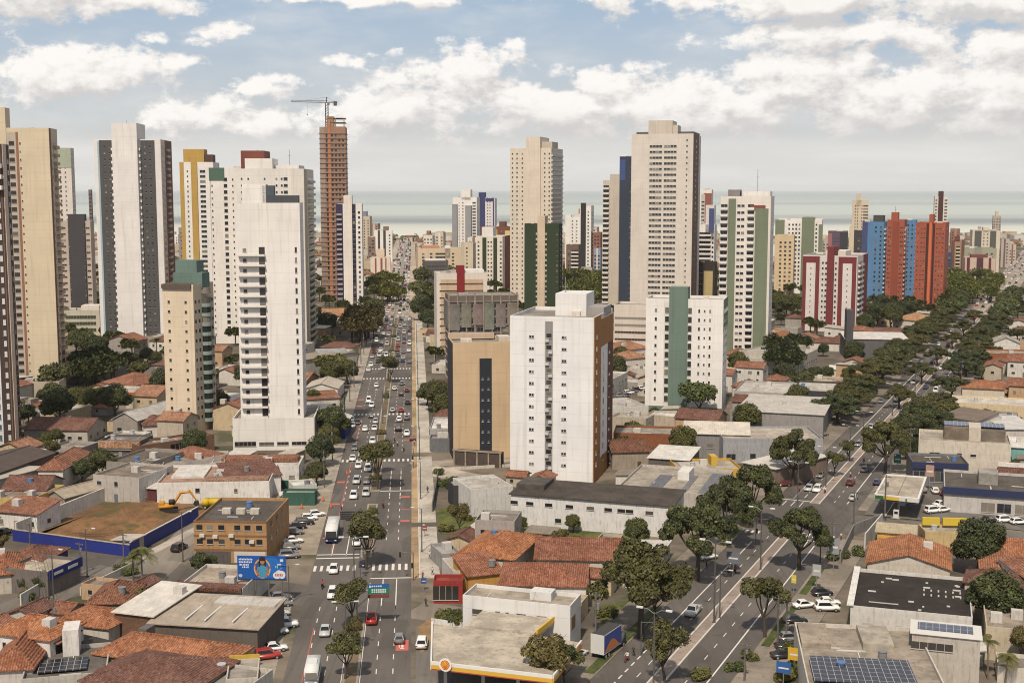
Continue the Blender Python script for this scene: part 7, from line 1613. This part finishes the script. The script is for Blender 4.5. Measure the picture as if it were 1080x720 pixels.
def arm_sign(label, base, cx, w, h, z, face, back=False, nm='road_sign'):
    p = G(*base); e2, e1 = axes(A_YAW); root = thing(nm, label, 'road sign', p, -rad(A_YAW), 'overhead road signs')
    b = MB(); b.cyl((0, 0), .14, 0, z + h * .6, 8); b.tube([(0, 0, z - 1.2), (cx * .45, 0, z - .3), (cx, 0, z)], [.10, .08, .06], 6); b.build('post', M('metal', (.30, .30, .30)), root)
    b = MB(); b.box(cx - w / 2, cx + w / 2, -.12, -.06, z - h / 2, z + h / 2); pn = b.build('panel', M('plain', face[0]), root)
    if not back:
        b = MB(); b.box(cx - w / 2 + .05, cx + w / 2 - .05, -.13, -.121, z - h / 2 + .05, z + h * .08); b.build('lower_field', M('plain', face[1]), pn)
        for k, zz in enumerate((z + h * .28, z - h * .08, z - h * .3)):
            b = MB()
            for i in range(7 if k else 5): b.quad([(cx - w * .32 + i * w * .1, -.135, zz - .13), (cx - w * .32 + i * w * .1 + w * .07, -.135, zz - .13), (cx - w * .32 + i * w * .1 + w * .07, -.135, zz + .13), (cx - w * .32 + i * w * .1, -.135, zz + .13)])
            b.build('lettering', M('plain', (.6, .62, .62)), pn)
        b = MB(); b.quad([(cx - w * .45, -.135, z + h * .15), (cx - w * .39, -.135, z + h * .45), (cx - w * .33, -.135, z + h * .15)]); b.build('arrow', M('plain', (.65, .66, .66)), pn)
        b = MB(); b.box(cx - w / 2, cx + w / 2, -.12, -.06, z - h / 2 - .75, z - h / 2 - .06); b.build('lower_board', M('plain', (.16, .055, .035)), root)
    else:
        b = MB()
        for k in range(5): b.box(cx - w / 2, cx + w / 2, -.16, -.121, z - h / 2 + k * h / 4.3, z - h / 2 + k * h / 4.3 + .12)
        b.build('stiffener', M('metal', (.16, .16, .16)), pn)
    landmark(label.split(' over ')[0], p); return root
arm_sign('blue and green road sign over the right carriageway', (377, 660), 3.7, 3.7, 1.75, 6.6, ((.02, .10, .30), (.02, .17, .09)))
arm_sign('dark back of a road sign over the left carriageway', (383, 588), -2.6, 3.9, 1.9, 9.0, ((.03, .03, .03), (.03, .03, .03)), True)
for (x, y, hh, w, c, lab) in ((382, 606, 2.6, 1.3, (.03, .04, .10), 'small dark navy panel on the median at the near crossing'), (447, 622, 2.4, 1.0, (.05, .08, .25), 'small blue bus stop sign on the right hand pavement'), (448, 566, 2.6, 1.0, (.22, .07, .07), 'small dark red notice on the right hand pavement'), (837, 625, 3.5, .9, (.55, .45, .06), 'yellow feather banner on the right kerb'), (861, 622, 5, 1.6, (.36, .36, .35), 'round grey shop sign before the black roofed store'), (879, 604, 7, 2.0, (.25, .26, .28), 'tall totem sign at the corner of the black roofed store'), (946, 500, 5.5, 1.8, (.03, .16, .12), 'green petrol totem left of the square canopy'), (980, 517, 6.5, 2.0, (.40, .25, .20), 'poster pillar before the navy fascia showroom'), (826, 724, 4, 2.2, (.03, .10, .30), 'blue shop sign at the bottom edge right of the avenue'), (838, 712, 4.5, 2.2, (.55, .34, .04), 'yellow shop sign above the blue shop sign at the bottom'), (773, 608, 5, 2.6, (.14, .15, .18), 'blue grey street name gantry by the kerb of the oblique avenue'), (986, 452, 4, 2.6, (.40, .05, .05), 'red panel sign left of the white gable ended house')):
    p = G(x, y); root = thing('street_sign', lab, 'sign', p, -rad(A_YAW if x < 500 else B_YAW), 'signs on posts'); b = MB(); b.cyl((0, 0), .07, 0, hh, 6); b.build('post', M('metal', (.3, .3, .3)), root)
    b = MB(); b.box(-w / 2, w / 2, -.1, -.071, hh * .55, hh); b.build('panel', M('plain', c), root)
    b = MB(); b.box(-w * .35, w * .35, -.115, -.101, hh * .72, hh * .78); b.build('lettering', M('plain', (.6, .6, .58)), root)
# ------------------------------------------------------------------ poles
def lamp_proto(arms):
    root = thing('street_lamp', None, 'street lamp', (0, -500, -100)); b = MB(); b.tube([(0, 0, 0), (0, 0, 9.6)], [.14, .08], 8); b.box(-.22, .22, -.22, .22, 0, .25); b.build('pole', M('metal', (.13, .125, .12)), root)
    for s in ((-1, 1) if arms == 2 else (1,)):
        b = MB(); b.tube([(0, 0, 9.4), (s * .9, 0, 9.85), (s * 1.7, 0, 9.9)], [.05, .045, .04], 6); a = b.build('arm', M('metal', (.2, .2, .19)), root)
        b = MB(); b.box(min(s * 1.5, s * 2.3), max(s * 1.5, s * 2.3), -.16, .16, 9.84, 10.0); b.build('lamp_head', M('plain', (.62, .62, .6)), a)
    return remember(root)
def pole_proto():
    root = thing('power_pole', None, 'power pole', (0, -500, -100)); b = MB(); b.tube([(0, 0, 0), (0, 0, 9.0)], [.19, .12], 8); b.build('pole', M('concrete', (.15, .135, .12)), root)
    b = MB(); b.box(-1.1, 1.1, -.07, .07, 8.45, 8.6); b.build('crossarm', M('plain', (.10, .085, .07)), root)
    for x in (-1, -.5, .5, 1): b = MB(); b.cyl((x, 0), .06, 8.6, 8.8, 6); b.build('insulator', M('plain', (.35, .3, .26)), root)
    b = MB(); b.cyl((.35, 0), .24, 6.6, 7.5, 8); b.build('transformer', M('metal', (.25, .25, .25)), root)
    return remember(root)
LP2, LP1, PP = lamp_proto(2), lamp_proto(1), pole_proto()
used = set()
def pole(pr, p, h, yaw, phrase, group, label=None):
    k = h / (9.9 if pr is not PP else 9.0)
    if pr.name not in used: used.add(pr.name); r = pr; r.location = p; r.rotation_euler = (0, 0, -rad(yaw)); r.scale = (k ** .5, k ** .5, k)
    else: r = dup(pr, p, -rad(yaw), None, (k ** .5, k ** .5, k))
    r['group'] = group
    if 'label' in r: del r['label']
    if label: r['label'] = label
    else: auto(r, phrase, p)
    return r
def Q_(pr, x, y, hpx, yaw=A_YAW, group='street lamps'): p = G(x, y); pole(pr, p, hgt(p, y - hpx), yaw, {LP2: 'twin armed street lamp', LP1: 'single armed street lamp', PP: 'concrete power pole'}[pr], group if pr is not PP else 'power poles')
LP2n, LP1n, PPn = LP2.name, LP1.name, PP.name
for x, y, hp in ((365, 690, 56), (374, 642, 76), (753, 657, 87), (802, 601, 66), (689, 738, 96), (305, 637, 42), (841, 533, 46), (871, 513, 42), (896, 486, 38)): Q_(LP2, x, y, hp, A_YAW if x < 500 else B_YAW)
for x, y, hp in ((92, 608, 52), (57, 640, 62), (193, 592, 54), (759, 652, 52), (689, 640, 0.1)):
    if hp > 1: Q_(LP1, x, y, hp, 20)
for x, y, hp in ((900, 559, 42), (877, 586, 36), (865, 594, 30), (933, 548, 48), (820, 678, 50), (829, 677, 46), (785, 718, 40), (85, 606, 34), (131, 602, 40), (58, 690, 60), (628, 692, 68), (32, 582, 30)): Q_(PP, x, y, hp, B_YAW)
for i in range(11): pole(PP, Ap(-12.8, -100 + i * 33, .13), 9.5, A_YAW + 90, 'concrete power pole', 'power poles')
for i in range(9): pole(LP1, Ap(11.4, -160 + i * 46, .13), 9.5, A_YAW + 180, 'single armed street lamp', 'street lamps')
for i in range(8): pole(LP2, Ap(-.1, -60 + i * 48, .15), 11, A_YAW, 'twin armed street lamp', 'street lamps')
for i in range(8): pole(PP, Bp(14.5, 70 + i * 38, .13), 9.5, B_YAW, 'concrete power pole', 'power poles')
for i in range(4): pole(LP2, Bp(-.1, 120 + i * 60, .15), 11, B_YAW, 'twin armed street lamp', 'street lamps')
for (x0, y0), (x1, y1), lab in (((900, 559), (877, 586), 'power line between the two poles at the crossing corner'), ((933, 548), (900, 559), 'power line from the petrol canopy pole to the kerb pole'), ((820, 678), (785, 718), 'power line down the right kerb at the bottom'), ((85, 606), (131, 602), 'power line in front of the blue lot fence'), ((58, 690), (32, 582), 'power line across the terracotta houses at lower left')):
    a, q = G(x0, y0), G(x1, y1); dv = q - a; n = Vector((-dv.y, dv.x, 0)).normalized(); root = thing('power_line', lab, 'power line', a, 0, 'power lines')
    for k in (-1, -.5, .5, 1):
        b = MB(); b.tube([n * k + dv * (i / 8) + Vector((0, 0, 8.2 - 2.2 * (i / 8) * (1 - i / 8))) for i in range(9)], .025, 4); b.build('wire', M('plain', (.02, .02, .02)), root)
def wires(pts, phrase):
    for a, q in zip(pts[:-1], pts[1:]):
        dv = q - a; n = Vector((-dv.y, dv.x, 0)).normalized(); root = thing('power_line', None, 'power line', a, 0, 'power lines'); auto(root, phrase, (a + q) / 2)
        for k in (-1, -.5, .5, 1):
            b = MB(); b.tube([n * k + dv * (i / 8) + Vector((0, 0, 8.9 - 2.2 * (i / 8) * (1 - i / 8))) for i in range(9)], .028, 4); b.build('wire', M('plain', (.02, .02, .02)), root)
wires([Ap(-12.8, -100 + i * 33) for i in range(8)], 'power line')
wires([Bp(14.5, 70 + i * 38) for i in range(6)], 'power line')
def signal(x, y, yaw, label):
    p = G(x, y); root = thing('traffic_light', label, 'traffic light', p, -rad(yaw), 'traffic lights'); b = MB(); b.cyl((0, 0), .09, 0, 5.6, 8); b.tube([(0, 0, 5.4), (2.6, 0, 5.8)], [.07, .05], 6); b.build('post', M('metal', (.14, .14, .14)), root)
    for xx, zz in ((2.5, 5.2), (0.2, 3.0)):
        b = MB(); b.box(xx - .18, xx + .18, -.15, .1, zz - .5, zz + .5); hd = b.build('signal_head', M('plain', (.02, .02, .02)), root)
        for k, c in enumerate(((.03, .12, .06), (.2, .13, .02), (.22, .03, .02))): b = MB(); b.tube([(xx, -.15, zz - .32 + k * .32), (xx, -.19, zz - .32 + k * .32)], .11, 10); b.build('lens', M('plain', c), hd)
for a in ((436, 612, A_YAW + 180, 'traffic light on the right kerb at the near crossing'), (380, 610, A_YAW, 'traffic light on the median at the near crossing'), (858, 566, B_YAW + 180, 'traffic light at the right end of the oblique crossing'), (797, 574, B_YAW, 'traffic light on the median below the oblique crossing'), (436, 494, A_YAW + 180, 'traffic light on the right kerb at the second crossing'), (676, 690, B_YAW, 'traffic light on the left kerb beneath the largest umbrella tree')): signal(*a)
# ------------------------------------------------------------------ crane on the unfinished tower
def crane():
    N = G(355, 316) + Vector((0, 8, 0)); zt = hgt(N, 126); zj = hgt(N, 108.5); za = hgt(N, 104)
    p = Vector((fit(Vector((0, N.y, 0)), Vector((1, 0, 0)), 348), N.y, zt - 6))
    root = thing('tower_crane', 'tower crane with a long jib standing on the unfinished brick tower', 'crane', p)
    m = M('metal', (.09, .085, .08)); z1 = zj - p.z; zz = za - p.z; b = MB(); w = .9
    for sx in (-w, w):
        for sy in (-w, w): b.bar((sx, sy, 0), (sx, sy, z1), .28)
    k = 0
    while k * 1.8 < z1 - 1.8:
        for sy in (-w, w): b.bar((-w, sy, k * 1.8), (w, sy, (k + 1) * 1.8), .16)
        for sx in (-w, w): b.bar((sx, w, k * 1.8), (sx, -w, (k + 1) * 1.8), .16)
        k += 1
    b.build('mast', m, root)
    sc = N.y / F; L = 37 * sc; Cj = 11 * sc
    b = MB()
    for sy in (-.6, .6): b.bar((-L, sy, z1 + .6), (0, sy, z1), .2)
    b.bar((-L, 0, z1 + 1.6), (0, 0, z1 + 1.3), .22); n = 16
    for i in range(n):
        x0, x1 = -L + L * i / n, -L + L * (i + 1) / n; zb = z1 + .6 * (1 - (i + .5) / n)
        for sy in (-.6, .6): b.bar((x0, sy, zb), ((x0 + x1) / 2, 0, zb + 1.1), .12); b.bar(((x0 + x1) / 2, 0, zb + 1.1), (x1, sy, zb), .12)
    b.build('jib', m, root)
    b = MB()
    for sy in (-.6, .6): b.bar((0, sy, z1), (Cj, sy, z1), .22)
    b.bar((0, 0, z1 + 1.2), (Cj, 0, z1 + .2), .2); b.build('counter_jib', m, root)
    b = MB(); b.box(Cj - 2.4, Cj - .4, -.9, .9, z1 - 2.0, z1 + .9); b.build('counterweight', M('concrete', (.10, .095, .09)), root)
    b = MB(); b.box(.6, 2.0, -1.6, -.3, z1 - 1.8, z1 + .2); b.build('cab', M('plain', (.15, .14, .13)), root)
    b = MB(); b.bar((0, 0, z1), (0, 0, zz + 1), .5); b.bar((0, 0, zz + .8), (-L * .6, 0, z1 + 1.6), .1); b.bar((0, 0, zz + .8), (Cj, 0, z1 + .2), .1); b.build('apex', m, root)
    b = MB(); b.bar((-L * .55, 0, z1), (-L * .55, 0, z1 - 7.5), .10); b.box(-L * .55 - .3, -L * .55 + .3, -.3, .3, z1 - 8.4, z1 - 7.5); b.build('hook', m, root)
crane()
# ------------------------------------------------------------------ machines on the earth lot
def excavator():
    p = G(178, 540); root = thing('excavator', 'orange excavator with its arm folded on the bare earth lot', 'excavator', p + Vector((0, 0, .2)), rad(12)); landmark('orange excavator', p)
    Y = M('plain', (.52, .24, .03)); K = M('plain', (.03, .03, .03))
    for s in (-1, 1): b = MB(); b.profile([(-1.9, .1), (1.9, .1), (2.2, .45), (1.9, .85), (-1.9, .85), (-2.2, .45)], s * 1.1 - .28, s * 1.1 + .28); o = b.build('track', K, root, (0, 0, 0), rad(90))
    b = MB(); b.box(-2.2, 1.2, -1.3, 1.3, .95, 1.9); link('body', bevelled(b, 'house', [Y], .15), root)
    b = MB(); b.box(.1, 1.5, -1.25, -.2, 1.92, 3.0); link('cab', bevelled(b, 'cab', [K], .1), root)
    b = MB(); b.profile([(-2.2, 1.9), (-.8, 1.9), (-1.0, 2.35), (-2.1, 2.35)], -1.2, 1.2); b.build('engine_cover', Y, root, (0, 0, 0), rad(-90)).location.x = .0
    b = MB(); b.tube([(1.1, .35, 1.6), (2.8, .35, 4.3), (5.0, .35, 4.4)], [.34, .40, .28], 6); b.build('boom', Y, root)
    b = MB(); b.tube([(4.7, .35, 4.8), (6.4, .35, 2.2)], [.30, .18], 6); b.build('arm', Y, root)
    b = MB(); b.profile([(6.0, 2.2), (6.8, 2.2), (7.0, 1.3), (6.2, .9), (5.6, 1.5)], -.5, .5); o = b.build('bucket', K, root, (0, .35, 0), rad(-90)); o.location = (0, .35, 0)
excavator()
def tipper():
    p = G(226, 536); root = thing('tipper_truck', 'small yellow tipper truck on the bare earth lot by the white factory wall', 'truck', p + Vector((0, 0, .05)), rad(86)); Y = M('plain', (.52, .36, .02))
    b = MB(); b.profile([(-2.6, 1.0), (1.0, 1.0), (1.0, 2.3), (-2.8, 2.3)], -1.15, 1.15); link('bed', bevelled(b, 'bed', [Y], .08), root)
    b = MB(); b.profile([(1.15, .6), (2.7, .6), (2.75, 1.4), (2.4, 2.3), (1.15, 2.3)], -1.05, 1.05); link('cab', bevelled(b, 'cab', [Y], .1), root)
    b = MB(); b.quad([(-.9, 2.77, 1.45), (.9, 2.77, 1.45), (.85, 2.45, 2.2), (-.85, 2.45, 2.2)]); b.build('windshield', CGL, root)
    for s in (-1, 1):
        for y in (1.9, -1.0, -2.0): link('wheel', wheel_mesh(.45, .28), root, (s * .95, y, .45))
tipper()
for (x, y, i) in ((281, 538, 0), (288, 540, 1), (341, 528, 2), (349, 535, 3), (366, 500, 4), (318, 536, 5)):
    p = G(x, y); root = thing('traffic_barrier', None, 'barrier', p + Vector((0, 0, .03)), 0, 'orange barriers'); auto(root, 'orange plastic barrier', p)
    b = MB(); b.tube([(0, 0, 0), (0, 0, .08)], .42, 10); b.build('base', M('plain', (.03, .03, .03)), root); b = MB(); b.tube([(0, 0, .08), (0, 0, 1.2)], [.32, .09], 10); b.build('body', M('plain', (.55, .14, .05)), root)
# green site fence behind the parked cars
wallrun('site_fence', 'dark green hoarding behind the cars by the kiosk', [(297, 515), (334, 517)], 2.2, (.02, .075, .055), .15, kind='plain')
wallrun('yard_wall', 'low white wall between the second crossing and the beige office tower', [(452, 497), (540, 492)], .8, (.52, .48, .42))
wallrun('yard_wall', 'black edged wall beside the overgrown plot', [(456, 540), (462, 505)], 2.2, (.12, .115, .11))
wallrun('boundary_wall', 'grey wall behind the green verge left of the charcoal banded tower', [(70, 405), (120, 398), (176, 392)], 2.6, (.30, .27, .23))
# ------------------------------------------------------------------ the rest of the city: houses, yards and trees in the gaps
for a, b_, r in (((340, 630), (60, 590), 8), ((128, 600), (-60, 662), 8), ((150, 612), (228, 540), 6), ((436, 642), (476, 648), 6), ((434, 490), (540, 484), 6), ((446, 494), (500, 505), 6), ((450, 540), (690, 562), 9), ((480, 525), (560, 560), 9), ((40, 570), (200, 545), 9), ((60, 575), (250, 525), 9), ((300, 560), (330, 530), 9), ((440, 700), (600, 716), 12), ((275, 700), (305, 630), 7), ((290, 590), (320, 550), 7)):
    for i in range(14): occupy(G(*a).lerp(G(*b_), i / 13), r)
for q in ((468, 545), (480, 542), (492, 545), (505, 548), (520, 552), (535, 555), (485, 533), (515, 540), (550, 560), (575, 560), (600, 562)): occupy(G(*q), 8)
for i in range(14): occupy(G(246, 474).lerp(G(338, 474), i / 13) + Vector((0, 8, 0)), 10); occupy(G(246, 480).lerp(G(338, 480), i / 13), 7); occupy(G(17, 567).lerp(G(131, 520), i / 13), 5); occupy(G(145, 521).lerp(G(240, 519), i / 13), 6)
for i in range(7):
    for j in range(4): occupy(G(30 + i * 24, 566 - j * 13), 7)
for i in range(9):
    for j in range(4): occupy(Bp(12 + j * 7, -64 + i * 11), 6)
for i in range(12): occupy(Bp(-50 + i * 10, 33), 11)
for i in range(8): occupy(Bp(14 + i * 5, 52), 8); occupy(Bp(14 + i * 5, 68), 8)
RF = random.Random(99)
WALLS = [(.50, .46, .40), (.56, .53, .48), (.42, .36, .28), (.48, .38, .25), (.32, .29, .26), (.44, .30, .19)]
ROOFS = [('hip', TERRA), ('gx', TERRA), ('hip', TERRB), ('gx', TERRB), ('gy', TERRA), ('gy', (.40, .17, .09)), ('flat', (.36, .32, .27)), ('flat', (.24, .21, .18)), ('flat', (.46, .43, .39)), ('shed', (.50, .47, .42)), ('shed', (.40, .36, .31)), ('flat', (.52, .50, .47))]
PHR = {'hip': 'house with a hipped %s roof', 'gx': 'house with a gabled %s roof', 'gy': 'house with a gable facing %s roof', 'flat': 'flat %s roofed building', 'shed': 'shed with a sloping %s roof'}
def tone(rt, c):
    if rt in ('hip', 'gx', 'gy'): return 'orange' if c[0] >= .39 else 'brown'
    return 'pale' if sum(c) > 1.25 else 'grey' if sum(c) > .85 else 'dark'
def inview(p, m=30):
    x, y = PX((p[0], p[1], 0)); return -m < x < 1080 + m and y < 760
n_house = n_tree = 0; MASS = []
cands = []
d = 195.0
while d < 1150:
    step = 13 + d * .011; wdt = d * .44; x = -wdt
    while x < wdt:
        cands.append(Vector((x + RF.uniform(-3, 3), d + RF.uniform(-3, 3), 0))); x += step
    d += step * .9
for p in cands:
    x, y = PX(p)
    yaw = (14.5 if x < 420 else B_YAW if x > 640 else 10) + RF.choice([0, 0, 90, -90, 180])
    w, dd = RF.uniform(8, 15), RF.uniform(8, 13); r = max(w, dd) * .52
    if not inview(p): continue
    green = 560 < x < 660 and y < 330 or 990 < x < 1062 and y < 320 or 60 < x < 130 and 345 < y < 410
    q = RF.random()
    if q < (.66 if not green else .08) and n_house < 210:
        for k in (1.0, .75):
            if free(p, r * k):
                rt, rc = RF.choice(ROOFS); h = RF.choice([3.6, 4.0, 4.4, 6.6, 7.0] if d > 0 else [4]); e2, e1 = axes(yaw if True else 0)
                ww, d2 = w * k, dd * k; p0 = p - e2 * ww / 2 - e1 * d2 / 2
                low('house', None, p0, p0 + e2 * ww, d2, h, RF.choice(WALLS), rc, rt, wp=PHR[rt] % tone(rt, rc), group='low houses between the towers', win='auto' if y > 352 else [('F', .25, 1.7, 1.3, 1.1), ('F', .7, 1.7, 1.3, 1.1), ('R', .5, 1.7, 1.2, 1.0), ('L', .5, 1.7, 1.2, 1.0)], clutter=None if y > 380 else 0)
                n_house += 1; break
        continue
    if y < 392:
        if free(p, 2.5): MASS.append((p, RF.uniform(6, 11))); occupy(p, 3)
    elif n_tree < 60 and free(p, 2.5):
        plant('round' if (y > 350 and q > .8) else 'small' if y > 470 else 'far', p, RF.uniform(.7, 1.15) * (1.3 if 60 < y < 470 else 1), 'garden tree', group='trees among the houses'); n_tree += 1
# lean-tos, sheds and annexes squeezed into the yards
n_out = 0
for i in range(1500):
    px_, py_ = RF.uniform(-10, 1090), RF.uniform(400, 716); p = G(px_, py_)
    if n_out >= 95: break
    if free(p, 2.6):
        w, dd = RF.uniform(4.2, 6.5), RF.uniform(3.6, 5.6); e2, e1 = axes(18 + RF.choice([0, 90])); p0 = p - e2 * w / 2 - e1 * dd / 2
        rt, rc, wd = RF.choice([('flat', (.20, .175, .145), 'dark flat roofed'), ('flat', (.34, .30, .25), 'grey flat roofed'), ('shed', (.44, .40, .34), 'pale sheet roofed'), ('shed', (.24, .20, .16), 'brown sheet roofed'), ('gx', TERRB, 'brown tiled'), ('gx', TERRA, 'orange tiled'), ('shed', (.52, .49, .45), 'white sheet roofed')])
        low('outbuilding', None, p0, p0 + e2 * w, dd, RF.uniform(2.6, 3.6), RF.choice(WALLS), rc, rt, wp=wd + ' outbuilding', group='outbuildings in the yards', cat='outbuilding', win=[('F', .3, 1.5, .8, .8)], clutter=0); n_out += 1
# small yard trees squeezed between houses close by
for i in range(420):
    p = G(RF.uniform(-10, 1090), RF.uniform(440, 715))
    if free(p, 1.2) and n_tree < 110 and RF.random() < .5:
        plant('small' if RF.random() < .5 else 'shrub', p, RF.uniform(.6, 1.1), 'yard tree', group='plants between the houses', name='yard_tree', cat='tree'); n_tree += 1
wood('wood', 'scattered far garden trees between the low houses and tower feet', MASS, (.052, .064, .024))
# mid-height blocks packed along the shore, seen in the gaps between the great towers
RM_ = random.Random(31)
MC_ = [WHITE, OFFW, (.5, .42, .32), (.40, .34, .28), (.24, .13, .09), (.20, .22, .25), (.55, .47, .36), (.30, .22, .17)]
MN_ = ['white', 'pale', 'sand coloured', 'brownish', 'brick brown', 'slate grey', 'cream', 'brown']
for (x0, x1, n) in ((186, 196, 1), (388, 424, 4), (438, 478, 5), (484, 536, 4), (596, 636, 4), (736, 758, 2), (818, 870, 5), (868, 910, 4), (1000, 1056, 7), (1056, 1078, 4)):
    for k in range(n):
        nx = x0 + (x1 - x0) * (k + RM_.uniform(.2, .8)) / n; ny = RM_.uniform(266, 290); wd = RM_.uniform(7, 13); ci = RM_.randrange(8); c2 = MC_[(ci + 3) % 8]; N = G(nx, ny)
        if not free(N, 9): continue
        tower('apartment_block', None, (nx, ny), nx - wd, nx + 2.5, ny - RM_.uniform(18, 44), 14.5, 3.0, MC_[ci], [('w', 'F', (.2, .8) if k % 2 else (.15, .5, .85), 1.5, 1.2), ('c', 'F', .4, .6, c2) if k % 2 else ('v', .3, .7, .1, .6, .95, 1.12, c2, 'roof_block')], cat='apartment block', phrase='far %s block' % MN_[ci], group='far blocks along the shore')
# beyond the hundreds of nearer houses: the far quarter by the shore as one mass
def far_quarter():
    b = MB(); mats = [M('plaster', c) for c in WALLS[:4]] + [M('tile', TERRA), M('tile', TERRB), M('concrete', PALEROOF), M('concrete', CONC)]
    rr = random.Random(5)
    for i in range(3700):
        d = rr.uniform(1000, 1950); x = rr.uniform(-.46, .46) * d
        if i >= 2300: d = rr.uniform(190, 1950); x = rr.choice([-1, 1]) * rr.uniform(.425, .66) * d      # the blocks go on to either side
        if not free((x, d), 7): continue
        w, dd, h = rr.uniform(8, 20), rr.uniform(8, 18), rr.choice([4, 4, 7, 7, 10, 13]); wm = rr.randrange(4); t = rr.random()
        b.box(x - w / 2, x + w / 2, d - dd / 2, d + dd / 2, 0, h, wm)
        if h < 9:
            k = len(b.v); rm = 4 + (t > .6); o = .5; e = h + .02
            b.v += [(x - w / 2 - o, d - dd / 2 - o, e), (x + w / 2 + o, d - dd / 2 - o, e), (x + w / 2 + o, d + dd / 2 + o, e), (x - w / 2 - o, d + dd / 2 + o, e), (x - w / 4, d, h + 2.2), (x + w / 4, d, h + 2.2)]
            for f in ((0, 1, 5, 4), (1, 2, 5), (2, 3, 4, 5), (3, 0, 4)): b.f.append(tuple(k + z for z in f)); b.m.append(rm)
        else: b.box(x - w / 2 + .3, x + w / 2 - .3, d - dd / 2 + .3, d + dd / 2 - .3, h + .01, h + .25, 6 + (t > .5))
    o = b.build('distant_houses', mats); o['kind'] = 'stuff'; tag(o, 'far quarter of low houses and blocks spreading to the shore', 'distant houses')
    b = MB()
    for i in range(4200):
        d = rr.uniform(1000, 1995); x = rr.uniform(-.46, .46) * d
        if i >= 3300: d = rr.uniform(190, 1950); x = rr.choice([-1, 1]) * rr.uniform(.43, .66) * d
        if not free((x, d), 3): continue
        r = rr.uniform(2.5, 5); z0 = r * 1.1
        for k in range(34):
            t, u = rr.uniform(0, 6.28), rr.uniform(-.6, 1); s = math.sqrt(1 - u * u); c = Vector((x + r * s * math.cos(t) * rr.uniform(.7, 1.1), d + r * s * math.sin(t), z0 + r * .75 * u)); a = Vector((rr.uniform(-1, 1), rr.uniform(-1, 1), rr.uniform(-.5, .5))).normalized() * 1.3; e = a.orthogonal().normalized() * .8
            b.quad([c - a, c - e, c + a, c + e])
    o = b.build('distant_trees', M('leaf', (.060, .070, .028))); o['kind'] = 'stuff'; tag(o, 'far trees massed between the distant houses', 'distant trees')
far_quarter()
# ------------------------------------------------------------------ labels for everything that has none yet
LM = []
for ph, p in LANDMARKS:
    LM.append((ph if ph.split()[0] in ('the', 'houses') else ('the ' + ph), p, PX(p)))
LM += [('the first zebra crossing of the straight avenue', Ap(0, -170), PX(Ap(0, -170))), ('the second zebra crossing of the straight avenue', Ap(0, -68), PX(Ap(0, -68))), ('the third zebra crossing of the straight avenue', Ap(0, 6), PX(Ap(0, 6))), ('the double zebra crossing far up the straight avenue', Ap(0, 100), PX(Ap(0, 100))),
       ('the zebra crossing of the oblique avenue', Bp(5, 20), PX(Bp(5, 20))), ('the blue lot fence', G(135, 585), (135, 585)), ('the bare earth lot', G(110, 550), (110, 550)), ('the overgrown plot', G(520, 540), (520, 540)), ('the top of the straight avenue', Ap(0, 1100), PX(Ap(0, 1100))), ('the bottom edge of the straight avenue', Ap(0, -225), PX(Ap(0, -225))), ('the bottom edge of the oblique avenue', Bp(0, -85), PX(Bp(0, -85)))]
ORD = ['', 'second', 'third', 'fourth', 'fifth', 'sixth', 'seventh', 'eighth', 'ninth', 'tenth', 'eleventh', 'twelfth']
def nth(k):
    return ORD[k] if k < 12 else '%d%s' % (k + 1, 'th' if 10 < (k + 1) % 100 < 14 else {1: 'st', 2: 'nd', 3: 'rd'}.get((k + 1) % 10, 'th'))
bag = {}
for o, ph, p in AUTO:
    if 'label' in o: continue
    q = PX(p); best = min(LM, key=lambda l: (l[2][0] - q[0]) ** 2 + (2.2 * (l[2][1] - q[1])) ** 2)
    dx, dy = q[0] - best[2][0], 2.2 * (q[1] - best[2][1])
    rel = ('right of' if dx > 0 else 'left of') if abs(dx) > abs(dy) else ('in front of' if dy > 0 else 'beyond')
    bag.setdefault((ph, rel, best[0]), []).append((dx * dx + dy * dy, o))
for (ph, rel, lm), items in bag.items():
    items.sort(key=lambda t: t[0])
    for k, (dd, o) in enumerate(items):
        s = '%s %s %s' % (ph, rel, lm) if len(items) == 1 else '%s %s %s, %s' % (ph, rel, lm, ('nearest to it' if k == 0 else nth(k) + ' nearest'))
        for old, new in ((' of the straight avenue', ''), ('broad dark avenue tree', 'broad avenue tree'), (' with a ', ', '), ('nearest to it', 'nearest'), (' beside the ', ' by the '), (' the ', ' '), (' of ', ' '), (' from ', ' '), (' and ', ' ')):
            if len(s.split()) > 16: s = s.replace(old, new)
        o['label'] = s
# ------------------------------------------------------------------ sea air
def haze():
    b = MB(); b.box(-40000, 40000, -400, 60400, -4, 190); o = b.build('haze', None or bpy.data.materials.new('haze')); o['kind'] = 'stuff'
    m = o.data.materials[0]; m.use_nodes = True; t = m.node_tree; t.nodes.clear()
    out = t.nodes.new('ShaderNodeOutputMaterial'); v = t.nodes.new('ShaderNodeVolumePrincipled')
    v.inputs['Color'].default_value = (.985, .98, .97, 1); v.inputs['Density'].default_value = HAZE; v.inputs['Anisotropy'].default_value = .2
    t.links.new(v.outputs[0], out.inputs['Volume'])
HAZE = .000028
haze()
